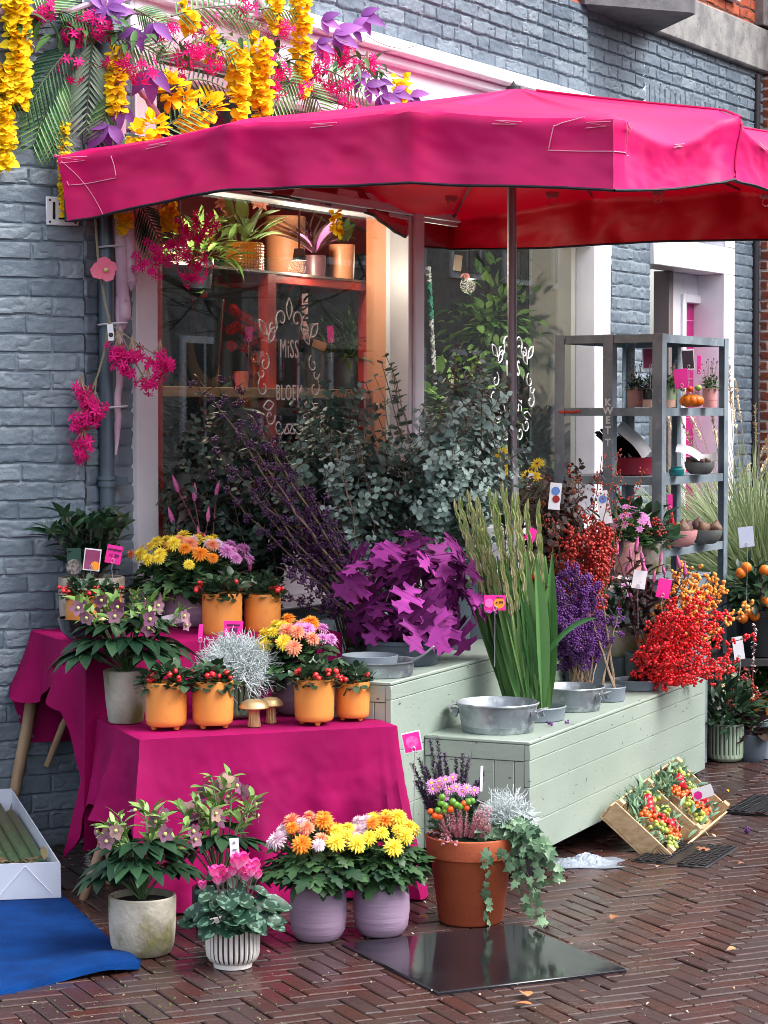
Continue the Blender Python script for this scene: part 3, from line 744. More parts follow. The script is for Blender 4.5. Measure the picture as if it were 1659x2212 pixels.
# front table
FL, FR = np.array([-.745, 6.95]), np.array([.037, 7.25]); TD = np.array([-.359, .933]) * .60
BRc, BLc = FR + TD, FL + TD
ft = thing('display_table', 'low table of wooden poles under a magenta cloth, holding the orange pots', 'table', (0, 0, 0))
tt = MB(); prism(tt, [FL + (ctr_ := .01), FR, BRc, BLc], .515, .543); tt.build('tabletop', m_pole, ft)
for a, b in ((np.array([*(FL + np.array([-.02, .16])), .5]), gz(180, 1943)), (FL + np.array([.07, .07]), None), (FR + np.array([-.06, .05]), None), (BRc + np.array([-.05, -.05]), None), (BLc + np.array([.06, -.06]), None)):
    if b is None: legpole(ft, (*a, .52), (*a, 0.0))
    else: legpole(ft, (a[0], a[1], .5), b)
def drop_front(i, t):
    if i == 0: return (.535 - .235 * max(0, 1 - t / .045), .035 + .03 * (t > .93) , .9 if t < .97 else 1.6)       # street side, to the ground
    if i == 1: return (.545 - .1 * max(0, (t - .4)), .06, 1.3)
    if i == 2: return (.4, .02, .4)
    k = t                                                  # left end, from back corner to front corner
    return (.48 - .22 * min(1, k / .22) + .04 * k, .02 + .05 * (1 - k), .9)
tc1 = cloth('tablecloth', None, .552, [FL, FR, BRc, BLc], drop_front, 1)
tag(tc1, 'magenta cloth on the low front table, hanging to the ground behind lilac pots', 'tablecloth')
# rear table
RZ = .78; q0 = gz(186, 1398, RZ)[:2]; dx_ = norm(np.array([.86, .5])); qb = norm(np.array([-.42, .9]))
RFL = q0; RFR = q0 + dx_ * .95; RBR = RFR + qb * .62; RBL = RFL + qb * .62
rt = thing('display_table', 'taller pole legged table in the corner by the drainpipe, under magenta cloth', 'table')
tt = MB(); prism(tt, [RFL, RFR, RBR, RBL], RZ - .04, RZ - .008); tt.build('tabletop', m_pole, rt)
la, lb = at(88, 1500, 8.02), gz(66, 1775)
legpole(rt, (la[0], la[1], .70), (lb[0], 7.95, 0), .026)
legpole(rt, (*(RFL + .07), .75), (*(RFL + .07), 0)); legpole(rt, (*(RFR + np.array([-.06, .05])), .75), (*(RFR + np.array([-.06, .05])), 0)); legpole(rt, (*(RBR + np.array([-.05, -.05])), .75), (*(RBR + np.array([-.05, -.05])), 0))
st_ = MB(); tube(st_, [(la[0] + .02, la[1], .30), (la[0] + .08, la[1] - .02, .45), (la[0] + .15, la[1] - .02, .56), (RFL[0] + .05, RFL[1] + .07, .60)], .012, 8); st_.build('brace', m_pole, rt)
def drop_rear(i, t):
    if i == 0: return (.60 if t > .12 else .66, .03, 1.0)
    if i == 1: return (.45, .03, .8)
    if i == 2: return (.40, .02, .5)
    return (.20 + .36 * max(0, (t - .78) / .22) ** .8 + .04 * math.sin(t * 9), .03 * (1 - t) + .02, .8)
tc2 = cloth('tablecloth', None, RZ + .004, [RFL, RFR, RBR, RBL], drop_rear, 2)
tag(tc2, 'magenta cloth on the taller corner table, its edge pulled out towards the wall', 'tablecloth')
# ---------------------------------------------------------------- houses and tree across the street (mirrored in the panes)
m_pale = mat('pale_render', C(228, 228, 230), .8, C(215, 215, 218), 1.5)
m_panes = mat('dark_house_glass', C(40, 48, 56), .1)
def far_house(label, s0, s1, hgt, m, nwin, seed):
    o = thing('row_house', label, 'house'); OFF = 13.0
    b = MB(); c = W((s0 + s1) / 2, hgt / 2, OFF + 2); box(b, c, (s1 - s0, 4, hgt), X=WX); b.build('wall', m, o)
    for r_ in range(int(hgt // 3)):
        for i in range(nwin):
            s = s0 + (i + .5) * (s1 - s0) / nwin; h = 1.7 + r_ * 3
            f = MB(); wbox(f, s - .55, s + .55, h - .9, h + .9, OFF - .06, OFF - .004); w = f.build('window', m_white, o)
            p = MB(); wbox(p, s - .45, s - .04, h - .8, h + .8, OFF - .08, OFF - .062, 0); wbox(p, s + .04, s + .45, h - .8, h + .8, OFF - .08, OFF - .062, 0); p.build('pane', m_panes, w)
    rf = MB(); a, b_, c_ = W(s0, hgt, OFF - .1), W(s1, hgt, OFF - .1), W(s1, hgt, OFF + 4.1); wbox(rf, s0, s1, hgt + .002, hgt + .3, OFF - .2, OFF + 4.2); rf.build('roof', m_conc2, o)
far_house('pale rendered row house across the street, mirrored faintly in the shop window', 1, 9, 6.4, m_pale, 4, 1)
far_house('pale gabled row house across the street, mirrored faintly in the shop window', 9.05, 16, 6.0, m_pale, 4, 2)
far_house('grey row house far down the street, mirrored faintly in the shop window', 16.05, 30, 6.5, m_conc, 7, 3)
far_house('pale house facing the shop, mirrored faintly in its glass', -8, .95, 6.6, m_pale, 4, 4)
m_bark = mat('bark', C(70, 62, 56), .9, C(48, 44, 42), 9, bump=.5, bscale=30)
def bare_tree(label, s, off, hgt, seed):
    rs = np.random.RandomState(seed); o = thing('street_tree', label, 'tree', W(s, 0, off))
    t = MB(); tube(t, [(0, 0, 0), (.05, 0, 1.2), (0, .05, hgt * .45)], [.16, .13, .10], 10); t.build('trunk', m_bark, o)
    c = MB()
    def grow(p, d, L, r, k):
        P = [p]; q = p.copy(); dd = d.copy()
        for i in range(4): dd = norm(dd + (rs.rand(3) - .5) * .5); q = q + dd * L / 4; P.append(q.copy())
        tube(c, P, np.linspace(r, r * .5, 5), 4 if k > 1 else 6, cap=False)
        if k < 4:
            for i in range(4): grow(P[1 + rs.randint(4)], norm(dd + (rs.rand(3) - .5) * 1.7 + [0, 0, .15]), L * .62, r * .5, k + 1)
    for i in range(6):
        a = i * 1.05; grow(np.array([0, .04, hgt * (.3 + .025 * i)]), norm(np.array([math.cos(a), math.sin(a), .8])), hgt * .32, .06, 0)
    c.build('crown', m_bark, o)
bare_tree('bare branched street tree, seen only as a reflection in the window', 6.5, 5.6, 8, 3)
bare_tree('second bare street tree nearer the corner, only mirrored in the glass', 3.6, 4.8, 7, 8)
# ---------------------------------------------------------------- plant kit
L_dark = leafmat('leaf_dark', C(30, 56, 42), C(58, 88, 60), .4)
L_holly = leafmat('leaf_gaultheria', C(28, 58, 38), C(78, 104, 76), .28)
L_mid = leafmat('leaf_mid', C(44, 84, 48), C(88, 126, 70), .4)
L_lite = leafmat('leaf_light', C(92, 136, 62), C(140, 172, 96), .45)
L_hell = leafmat('leaf_hellebore', C(24, 50, 36), C(50, 82, 56), .3)
L_mum = leafmat('leaf_chrysanthemum', C(32, 64, 42), C(66, 100, 58), .5)
L_euc = leafmat('leaf_eucalyptus', C(92, 118, 112), C(164, 186, 180), .5)
L_eucd = leafmat('leaf_eucalyptus_dark', C(56, 78, 70), C(116, 142, 130), .45)
L_ivy = leafmat('leaf_ivy', C(46, 84, 62), C(136, 170, 130), .4)
L_oak = mat('leaf_purple_oak', C(92, 22, 84), .6, C(68, 14, 64), 30, rnd=C(196, 78, 180), trans=.2, bump=.15, bscale=60, spec=.15)
L_brz = leafmat('leaf_bronze', C(46, 30, 36), C(70, 56, 50), .4)
L_glad = leafmat('leaf_gladiolus', C(66, 118, 66), C(130, 170, 104), .38, trans=.2)
L_bud = leafmat('bud_gladiolus', C(140, 158, 96), C(182, 186, 140), .5, tip=None)
m_soil = mat('potting_soil', C(38, 30, 26), .95, C(24, 20, 18), 40, bump=.8, bscale=150)
m_stem = mat('green_stem', C(74, 100, 62), .5, rnd=C(104, 124, 84))
m_twig = mat('brown_twig', C(98, 80, 72), .8, C(66, 54, 52), 20, rnd=C(140, 116, 96))
m_pale_twig = mat('pale_twig', C(176, 150, 124), .8, C(130, 108, 92), 20)
m_berry = mat('red_berry', C(205, 18, 34), .22, rnd=C(228, 60, 58), coat=.3)
m_ilex = mat('ilex_berry', C(212, 10, 26), .25, rnd=C(230, 34, 40), coat=.2)
m_obery = mat('orange_berry', C(238, 146, 46), .3, rnd=C(246, 180, 92))
m_hip = mat('rose_hip', C(150, 26, 30), .3, rnd=C(184, 58, 44))
m_calli = mat('purple_berry', C(72, 20, 94), .28, rnd=C(112, 52, 138))
m_callid = mat('dark_purple_berry', C(50, 18, 58), .3, rnd=C(88, 38, 94))
m_opot = mat('orange_glaze', C(232, 152, 76), .34, C(222, 138, 66), 5, coat=.15, col3=C(206, 122, 58), nscale3=40, thr3=(.66, .74), bump=.03, bscale=40)
m_lil = mat('lilac_glaze', C(178, 152, 180), .42, C(154, 130, 158), 5, bump=.25, bscale=14, stretch=(.4, .4, 5), thr=(.3, .7))
m_lild = mat('dusk_lilac_glaze', C(130, 110, 128), .45, C(112, 94, 112), 5, bump=.2, bscale=14, stretch=(.4, .4, 5))
m_moss = mat('mossy_whitewash', C(188, 182, 170), .8, C(128, 122, 104), 7, bump=.4, bscale=55, col3=C(112, 110, 58), nscale3=11, thr3=(.54, .66), stretch=(1, 1, .8))
m_terra = mat('terracotta', C(172, 84, 50), .75, C(150, 68, 40), 7, bump=.12, bscale=120)
m_strw = mat('white_stripe_glaze', C(224, 220, 218), .35); m_strb = mat('dark_stripe_glaze', C(52, 36, 42), .4); m_strg = mat('green_stripe_glaze', C(120, 142, 118), .3, C(90, 116, 92), 20, coat=.4); m_strgd = mat('deep_green_glaze', C(28, 46, 36), .3)
m_gold = mat('gold_leaf', C(206, 178, 132), .38, C(186, 154, 108), 20, metal=.65, bump=.2, bscale=60)
m_pinkp = mat('pink_glaze', C(222, 160, 160), .5, C(210, 146, 148), 4)
m_zinc = mat('galvanised_zinc', C(168, 174, 180), .42, C(128, 136, 144), 11, metal=.55, bump=.05, thr=(.42, .58), col3=C(186, 192, 197), nscale3=26, thr3=(.55, .75))
m_greyb = mat('grey_plastic', C(128, 138, 148), .45, C(116, 126, 138), 3)
m_greybd = mat('slate_plastic', C(84, 96, 108), .45, C(74, 86, 98), 3)
m_silver = mat('silver_foliage', C(216, 223, 225), .85, rnd=C(172, 184, 186))
def flowermat(name, a, b, tip=None): return mat(name, a, .6, rnd=b, grad=tip, trans=.25, spec=.2)
FM = dict(yellow=flowermat('petal_yellow', C(236, 200, 30), C(248, 222, 70), C(252, 232, 92)), orange=flowermat('petal_orange', C(224, 118, 30), C(240, 140, 44), C(248, 164, 60)),
          peach=flowermat('petal_peach', C(232, 110, 76), C(240, 136, 100), C(246, 176, 140)), pink=flowermat('petal_pink', C(206, 96, 190), C(226, 128, 208), C(238, 176, 226)),
          pale=flowermat('petal_pale', C(222, 182, 206), C(232, 200, 218), C(240, 222, 230)))
m_magf = flowermat('petal_magenta', C(212, 16, 118), C(236, 44, 140))
m_yelw = flowermat('petal_wisteria', C(242, 196, 10), C(252, 222, 44))
m_purl = leafmat('leaf_violet', C(112, 48, 140), C(172, 104, 196), .5, trans=.25)
m_palm = leafmat('leaf_palm', C(62, 124, 74), C(136, 178, 120), .4)
m_palmd = leafmat('leaf_palm_dark', C(30, 66, 52), C(60, 96, 76), .4)

def ring_head(spec, W_=.3, n=3, fold=.15, droop=.2):
    T = leaf_t(W_, n, fold, droop, .6, .03); m = MB()
    for k, (num, L, el, r0, z0) in enumerate(spec):
        a = (np.arange(num) + .5 * (k % 2) + R.rand(num) * .3) * 2 * np.pi / num
        e = el + (R.rand(num) - .5) * .2
        d = np.stack([np.cos(a) * np.cos(e), np.sin(a) * np.cos(e), np.sin(e)], 1)
        p = np.stack([np.cos(a) * r0, np.sin(a) * r0, np.full(num, z0)], 1)
        m.many(T, p, basis(d), L * (.88 + .24 * R.rand(num)))
    return m
MUMSPEC = [(15, .027, -.25, .003, 0), (15, .026, .12, .003, .002), (13, .022, .5, .002, .004), (10, .017, .9, .002, .006), (6, .011, 1.25, 0, .007)]
HEADS = {}
for c_ in FM: HEADS[c_] = [ring_head(MUMSPEC).mesh('flower_head', FM[c_]) for _ in range(2)]

def bez(a, b, lift=.3, n=8, side=0.0, wig=0.0):
    a = np.asarray(a, float); b = np.asarray(b, float); L = np.linalg.norm(b - a); t = np.linspace(0, 1, n)[:, None]
    c = a + (b - a) * .45 + np.array([0, 0, lift * L]) + side * L * norm(np.cross(b - a, [0, 0, 1]))
    P = (1 - t) ** 2 * a + 2 * t * (1 - t) * c + t ** 2 * b
    if wig: P[1:-1] += (R.rand(n - 2, 3) - .5) * wig * L
    return P
def along(P, n, t0=.15, t1=1.0, jit=.02):
    t = np.clip(np.linspace(t0, t1, n) + (R.rand(n) - .5) * jit, 0, 1) * (len(P) - 1); i = np.minimum(t.astype(int), len(P) - 2); f = (t - i)[:, None]
    return P[i] * (1 - f) + P[i + 1] * f, norm(P[i + 1] - P[i]), t / (len(P) - 1)
def dome(n, rx, rz, z0, shell=.55, zlo=-.15):
    d = rdir(n, zlo, 1); r = (shell + (1 - shell) * R.rand(n)) 
    return d * r[:, None] * np.array([rx, rx, rz]) + [0, 0, z0], d
def leaves(mb, T, pos, d, size, spread=.6, up=(0, 0, 1), rnd=None):
    dd = norm(d + (R.rand(len(pos), 3) - .5) * 2 * spread)
    mb.many(T, pos, basis(dd, norm(np.array(up) + (R.rand(len(pos), 3) - .5) * .7)), size * (.7 + .6 * R.rand(len(pos))), rnd)
def soil(o, r, z):
    m = MB(); lathe(m, [(.001, z + .006), (r * .6, z + .004), (r, z)], 24, capb=False); m.build('soil', m_soil, o)
def potobj(o, pts, m, k=44, wall=.006, depth=.035, name='pot'):
    b = MB(); lathe(b, potprof(pts, wall, depth), k); p = b.build(name, m, o); soil(o, pts[-1][0] - wall * 1.2, pts[-1][1] - depth + .004); return p

def make_gaultheria(label, loc, rz=0, sc=1.0, seed=0, berries=15, group='orange glazed pots of red berries'):
    o = thing('berry_plant', label, 'potted plant', loc, rz, group, sc)
    r, h, f = .066, .137, .012
    potobj(o, [(r * .86, f), (r * .95, f + .006), (r * .985, f + .02), (r, f + .07), (r, f + h)], m_opot)
    for a in (0.5, 2.6, 4.7):
        m = MB(); lathe(m, [(.007, 0), (.010, .006), (.013, f + .004)], 12, (math.cos(a) * r * .62, math.sin(a) * r * .62, 0)); m.build('foot', m_opot, o)
    m = MB(); p, d = dome(150, .082, .075, f + h - .012, .45, -.1); leaves(m, ROUND, p, d, .030, .8); m.many(OVATE, p[:40], basis(norm(d[:40] + R.rand(40, 3))), .026)
    fo = m.build('foliage', L_holly, o)
    bm = MB(); bm.many(SPH, [[0, 0, 0]], np.eye(3)[None], .0088, [R.rand()]); me_ = bm.mesh('berry', m_berry)
    for i in range(berries):
        if i % 3 == 0: ac = R.rand() * 2 * np.pi
        a0 = ac + (R.rand() - .5) * .5
        rr = .05 + .035 * R.rand(); b = objm('berry', me_, o, (math.cos(a0) * rr + R.rand() * .02, math.sin(a0) * rr + R.rand() * .02, f + h + .012 + .055 * R.rand() * (1.1 - rr / .09)), (0, 0, R.rand() * 6), .8 + .45 * R.rand())
    return o

def make_mum(label, loc, cols, pots, mpot, rz=0, n=20, Rr=.13, top=.20, group='pots of mixed chrysanthemums', tilt=.9, fl=.9):
    n = int(n * 1.3)
    o = thing('chrysanthemum_pot', label, 'potted flowers', loc, rz, group)
    h = pots[-1][1]; potobj(o, pots, mpot, wall=.007, depth=.02)
    m = MB(); k = int(300 * Rr / .13)
    p, d = dome(k, Rr * .9, top * .88, h - .01, .35, -.02); leaves(m, MUM, p, norm(d * [1, 1, .35]), .055, .6)
    p, d = dome(40, Rr * 1.0, .06, h + .015, .8, -.3); leaves(m, MUM, p, norm(d * [1, 1, -.2]), .06, .3)
    m.build('foliage', L_mum, o)
    s = MB(); heads = []
    g = math.pi * (3 - 5 ** .5)
    for i in range(n):
        q = math.sqrt((i + .5) / n); a = i * g + R.rand() * .4
        x, y = q * Rr * math.cos(a), q * Rr * math.sin(a); z = h + top * (1 - .40 * q * q) + (R.rand() - .5) * .03
        tube(s, bez((x * .4, y * .4, h + top * .35), (x, y, z), .05, 5), .0018, 5, rnd=R.rand(), cap=False)
        c_ = cols(i, x, y); e = HEADS[c_][i % 2]
        dv_ = Vector((x / Rr * tilt + (R.rand() - .5) * .3, y / Rr * tilt - .25 + (R.rand() - .5) * .3, fl))
        hd = objm('flower_head', e, o, (x, y, z), dv_.to_track_quat('Z', 'Y').to_euler(), .70 + .42 * R.rand())
    s.build('stems', m_stem, o)
    return o

def palmate(mb, p, d, n, L, T=ELLIP, sp=1.25, up=(0, 0, 1)):
    B_ = basis(d, up)[0]
    a = np.linspace(-sp, sp, n); dd = np.cos(a)[:, None] * B_[1] + np.sin(a)[:, None] * B_[0]
    mb.many(T, np.repeat([p], n, 0), basis(dd, norm(B_[2] + (R.rand(n, 3) - .5) * .3)), L * (1 - .3 * np.abs(a) / max(sp, .1)) * (.9 + .2 * R.rand(n)), R.rand(n))
def flower5(mb, p, d, L, T=ROUND, n=5, el=.35, mi=0):
    B_ = basis(d)[0]; a = np.arange(n) * 2 * np.pi / n + R.rand() * 6
    dd = (np.cos(a) * math.cos(el))[:, None] * B_[0] + (np.sin(a) * math.cos(el))[:, None] * B_[2] + math.sin(el) * B_[1]
    mb.many(T, np.repeat([p], n, 0), basis(dd, np.repeat([B_[1]], n, 0)), L * (.85 + .3 * R.rand(n)), np.clip(R.rand() + (R.rand(n) - .5) * .3, 0, 1), mi)
m_hflo = flowermat('petal_hellebore', C(112, 66, 98), C(176, 134, 150)); m_hpale = flowermat('petal_hellebore_pale', C(196, 164, 152), C(140, 96, 106)); m_hcen = mat('stamen', C(190, 196, 120), .6)
HELL = leaf_t(.44, 5, .14, .35, .5)
def make_hellebore(label, loc, pots, mpot, rz=0, nl=13, nf=10, Rr=.15, hgt=.20, fcol=None, LL=.115, group=None):
    o = thing('hellebore_pot', label, 'potted flowers', loc, rz, group); h = pots[-1][1]
    potobj(o, pots, mpot, wall=.010, depth=.02)
    m = MB(); s = MB()
    for i in range(nl):
        a = i * 2.4 + R.rand() * .5; q = (.35 + .65 * ((i % 5) / 4)); z = h + .02 + hgt * (.72 - .62 * q) + R.rand() * .03
        p = np.array([math.cos(a) * Rr * q * .75, math.sin(a) * Rr * q * .75, z]); d = np.array([math.cos(a), math.sin(a), .35 - .55 * q])
        palmate(m, p, norm(d), 6 + i % 2, LL, HELL, sp=1.7); tube(s, bez((0, 0, h - .02), p, .15, 6), .003, 5, cap=False)
    m.build('foliage', L_hell, o)
    b = MB(); c_ = MB(); fcs = []
    for i in range(nf):
        a = i * 2.4 + .7; q = math.sqrt((i + .5) / nf) * Rr * 1.0; tp = np.array([math.cos(a) * q, math.sin(a) * q, h + hgt * (1.0 - .25 * (q / Rr) ** 2) + R.rand() * .05 - .02])
        P = bez((0, 0, h), tp, .1, 8, .1); tube(s, P, .0028, 5, rnd=.9, cap=False)
        pp, dd, _ = along(P, 7, .6, 1); leaves(b, ELLIP, np.repeat(pp, 2, 0), norm(np.repeat(dd, 2, 0) + rdir(14, -.3, .6)), .05, .4)
        for k in range(2):
            fp = tp + np.array([(R.rand() - .5) * .05, (R.rand() - .5) * .05 - .015, -.012 - .03 * k]); fd = norm(np.array([math.cos(a) * .6, math.sin(a) * .6 - .6, -.25 + R.rand() * .5]))
            f = MB(); flower5(f, fp, fd, .027, el=.4); fl_ = f.build('flower', fcol[(i + k) % len(fcol)], o)
            cm_ = MB(); cm_.many(SPHL, [fp + fd * .006], np.eye(3)[None], .006); cm_.build('stamens', m_hcen, fl_)
    b.build('bracts', L_lite, o); s.build('stems', m_stem, o)
    return o
def cushion(mb, c, rx, rz, n, seg=.022, r=.0011):
    for i in range(n):
        d = rdir(1, .0, 1)[0]; p = np.array(c) + d * np.array([rx, rx, rz]) * (.25 + .35 * R.rand()); P = [p]
        for k in range(4):
            d = norm(d + (R.rand(3) - .5) * 1.5); p = p + d * seg * (rx / .09); P.append(p)
        tube(mb, P, r, 3, rnd=R.rand(), cap=False)
        q = P[2]; d2 = norm(d + (R.rand(3) - .5) * 2); tube(mb, [q, q + d2 * seg, q + (d2 + .4 * rdir(1)[0]) * seg * 1.8], r, 3, rnd=R.rand(), cap=False)
m_wire = mat('wire', C(205, 205, 210), .35, metal=.6)
m_tagp = mat('pink_card', C(236, 40, 160), .45, C(226, 20, 140), 8)
m_tagw = mat('white_card', C(228, 228, 236), .4); m_ink = mat('purple_ink', C(70, 10, 60), .6)
m_plum = mat('plum_card', C(128, 36, 84), .4, C(150, 70, 110), 10); m_orangec = mat('orange_sticker', C(250, 150, 30), .45)
def price_tag(label, x, y, Y, w, h, m=None, tilt=0.0, text=None, tsize=.5, zbase=None, yaw=.15, border=None, name='price_tag', dots=None, group=None, tcol=None, stick=True):
    """card w x h picture units wide at distance Y, on a wire that goes down to zbase."""
    c = at(x, y, Y); w, h = sz(w, Y), sz(h, Y)
    o = thing(name, label, 'price tag', c, 0, group)
    ct, st = math.cos(tilt), math.sin(tilt); r = np.array([math.cos(yaw), math.sin(yaw), 0]); nn = np.array([math.sin(yaw), -math.cos(yaw), 0])
    X = np.array([r * ct + np.array([0, 0, st]), nn, np.array([0, 0, ct]) - r * st])
    b = MB()
    box(b, (0, 0, 0), (w, .0012, h), bev=.0003, X=X); ca = b.build('card', border or m or m_tagp, o, smooth=False)
    if border:
        b = MB(); box(b, nn * .0012, (w * .88, .001, h * .88), bev=0, X=X); b.build('print', m or m_tagp, ca, smooth=False)
    if text:
        for i, (tx, fx, fy, fs) in enumerate(text):
            text_obj(tx, h * fs, tcol or m_ink, ca, nn * .0024 + X[0] * fx * w + X[2] * fy * h, X, 'lettering', bold=h * .006)
    if dots:
        for (fx, fy, fr_, mm) in dots:
            b = MB(); a = np.linspace(0, 2 * np.pi, 24, endpoint=False); pp = nn * .0021 + X[0] * fx * w + X[2] * fy * h
            V = pp + np.outer(np.cos(a), X[0]) * fr_ * h + np.outer(np.sin(a), X[2]) * fr_ * h; b.add(np.concatenate([[pp], V]), [np.stack([np.zeros(24, int), np.arange(24) + 1, (np.arange(24) + 1) % 24 + 1], 1)]); b.build('sticker', mm, ca, smooth=False)
    if stick:
        zb = (zbase if zbase is not None else c[2] - .12) - c[2]; s = MB()
        bot = -X[2] * h * .35 + nn * .004
        t = np.linspace(0, 2 * np.pi, 12); tube(s, bot + np.outer(np.cos(t), X[0]) * .006 + np.outer(np.sin(t), X[2]) * .008, .0011, 4)
        tube(s, [bot - X[2] * .008, bot - X[2] * h * .3 + np.array([0, .004, -.01]), np.array([bot[0], bot[1] + .01, min(zb, -h * .7)])], .0012, 4); s.build('wire_clip', m_wire, o)
    return o
# ---------------------------------------------------------------- things on and in front of the tables
Z1, Z2 = .555, RZ + .006
def pot_mossy(r, h): return [(r * .80, 0), (r * .84, .004), (r * .93, h * .16), (r * .985, h * .45), (r, h * .97), (r * .995, h)]
def pot_lilac(r, h): return [(r * .66, 0), (r * .76, .006), (r * .93, h * .16), (r, h * .42), (r * .97, h * .7), (r * .865, h * .96), (r * .86, h)]
# four orange pots in the front row, two more behind, two in the bowl
GS = [(359, 1580, .99, 'orange footed pot of red berries at the low table edge, touching the mossy tapered pot'),
      (460, 1577, .99, 'orange footed pot of red berries below the silver cushion bush on the low table'),
      (679, 1569, .97, 'orange footed pot of red berries just beyond the gold mushrooms'),
      (762, 1560, .83, 'smaller orange footed pot of red berries at the very end of the low table')]
for x, y, k, lb in GS:
    make_gaultheria(lb, rest(x, y, Z1, .06), R.rand() * 6, k, berries=16)
g5 = rest(567, 1366, Z2, .05); make_gaultheria('orange berry pot behind the dusky lilac pot, closest to the window sill', at(567, 1366, 7.95) * [1, 1, 0] + [0, 0, at(567, 1372, 7.95)[2]], 1.0, .97, berries=18)
make_gaultheria('orange pot of red berries on the taller table, just above the pink 995 card', at(480, 1372, 7.85) * [1, 1, 0] + [0, 0, at(567, 1380, 7.85)[2]], 2.0, 1.05, berries=20)
# bowl with two tilted pots and a gold mushroom
bc = rest(200, 1394, Z2, .11)
bo = thing('black_bowl', 'glossy black bowl on the corner table with two berry pots inside', 'bowl', bc)
m = MB(); lathe(m, [(.001, 0), (.05, 0), (.08, .012), (.105, .04), (.115, .075), (.118, .082), (.113, .082), (.100, .04), (.075, .02), (.001, .014)], 44); m.build('bowl_shell', mat('black_glaze', C(22, 20, 26), .12, coat=.6), bo)
for dx, dy, k, lb, rx_ in ((-.035, -.02, .80, 'orange pot of red berries tilted in the black bowl', .12), (.055, .06, .72, 'second orange berry pot lying deeper in the black bowl', -.1)):
    g = make_gaultheria(lb, (bc[0] + dx, bc[1] + dy, bc[2] + .045), 1 + dx * 30, k, berries=18); g.rotation_euler = (rx_, -.1, 1.0)
def make_mushroom(label, loc, r, h, rs, lean=0, group='gold mushrooms'):
    o = thing('gold_mushroom', label, 'ornament', loc, R.rand() * 6, group)
    m = MB(); lathe(m, [(rs * .95, 0), (rs, .004), (rs * .84, h * .4), (rs * .9, h * .62), (rs * 1.2, h * .70)], 28, flute=.12, nfl=14); m.build('stalk', m_gold, o)
    m = MB(); lathe(m, [(rs * .9, h * .69), (r * .94, h * .66), (r, h * .69), (r * .97, h * .76), (r * .82, h * .88), (r * .5, h * .97), (.001, h)], 48, flute=.04, nfl=24, capb=True); m.build('cap', m_gold, o); return o
make_mushroom('gold mushroom ornament with the wider cap, at the table edge between berry pots', rest(549, 1571, Z1, .016), .046, .088, .019)
make_mushroom('gold mushroom ornament tucked behind the wider one', rest(585, 1565, Z1, .016) + [0, .02, 0], .038, .084, .016)
mm_ = make_mushroom('gold mushroom ornament resting its cap on the black bowl', (bc[0] + .035, bc[1] - .04, bc[2] + .03), .05, .07, .016)
# big mossy pot with viburnum in the corner
bp_ = at(198, 1340, 7.98); bp_[2] = Z2
vb = thing('viburnum_pot', 'green shrub with pointed leaves in a wide whitewashed pot beside the drainpipe', 'potted plant', bp_)
hp = at(198, 1247, 7.98)[2] - Z2; potobj(vb, pot_mossy(.116, hp), m_moss, wall=.01, depth=.02)
m = MB(); s = MB()
for i in range(13):
    a = i * 2.4; q = math.sqrt((i + .5) / 13) * .15; tp = np.array([math.cos(a) * q, math.sin(a) * q * .8, hp + .20 - .30 * q + R.rand() * .05]); P = bez((math.cos(a) * .03, math.sin(a) * .03, hp - .02), tp, .1, 8)
    tube(s, P, .004, 5, cap=False); pp, dd, _ = along(P, 13, .15, 1); sd_ = norm(dd + 1.1 * rdir(13, -.2, .6)); leaves(m, ELLIP, pp, sd_, .085, .3)
    palmate(m, tp, norm(np.array([.2, -.2, 1])), 5, .05, OVATE, 2.5)
m.build('foliage', L_dark, vb); s.build('stems', m_twig, vb)
# chrysanthemum on the taller table
mix5 = ['yellow', 'yellow', 'pale', 'peach', 'orange', 'yellow', 'pale', 'peach']
def cols_a(i, x, y):
    if x > .10: return 'pink'
    if x < -.05 and i % 3: return 'yellow'
    return mix5[i % 8]
c = at(415, 1290, 8.12); c[2] = Z2
make_mum('wide chrysanthemum of yellow, peach and pink flowers on the taller table by the window', c, cols_a, pot_lilac(.10, at(415, 1268, 8.12)[2] - Z2), m_lil, 0, 40, .215, .175, tilt=.8)
c = rest(668, 1545, Z1, .09); 
c = at(660, 1500, 7.50); c[2] = Z1
hh = at(660, 1452, 7.5)[2] - Z1
make_mum('chrysanthemum of yellow, peach and pink flowers in a dusky lilac pot on the low table', at(640, 1500, 7.5) * [1, 1, 0] + [0, 0, Z1], lambda i, x, y: 'yellow' if x < -.03 else ('pink' if x > .07 else ['peach', 'orange', 'pink', 'peach'][i % 4]), pot_lilac(.082, hh), m_lild, 0, 24, .135, .165, tilt=.9)
# hellebore on the low table
c = rest(272, 1566, Z1, .07); hh = at(272, 1448, c[1])[2] - Z1
make_hellebore('hellebore with dusky purple flowers in a mossy tapered pot on the low table', c, [(.052, 0), (.056, .004), (.064, hh * .4), (.072, hh)], m_moss, .4, 24, 11, .19, .25, [m_hflo], .125)
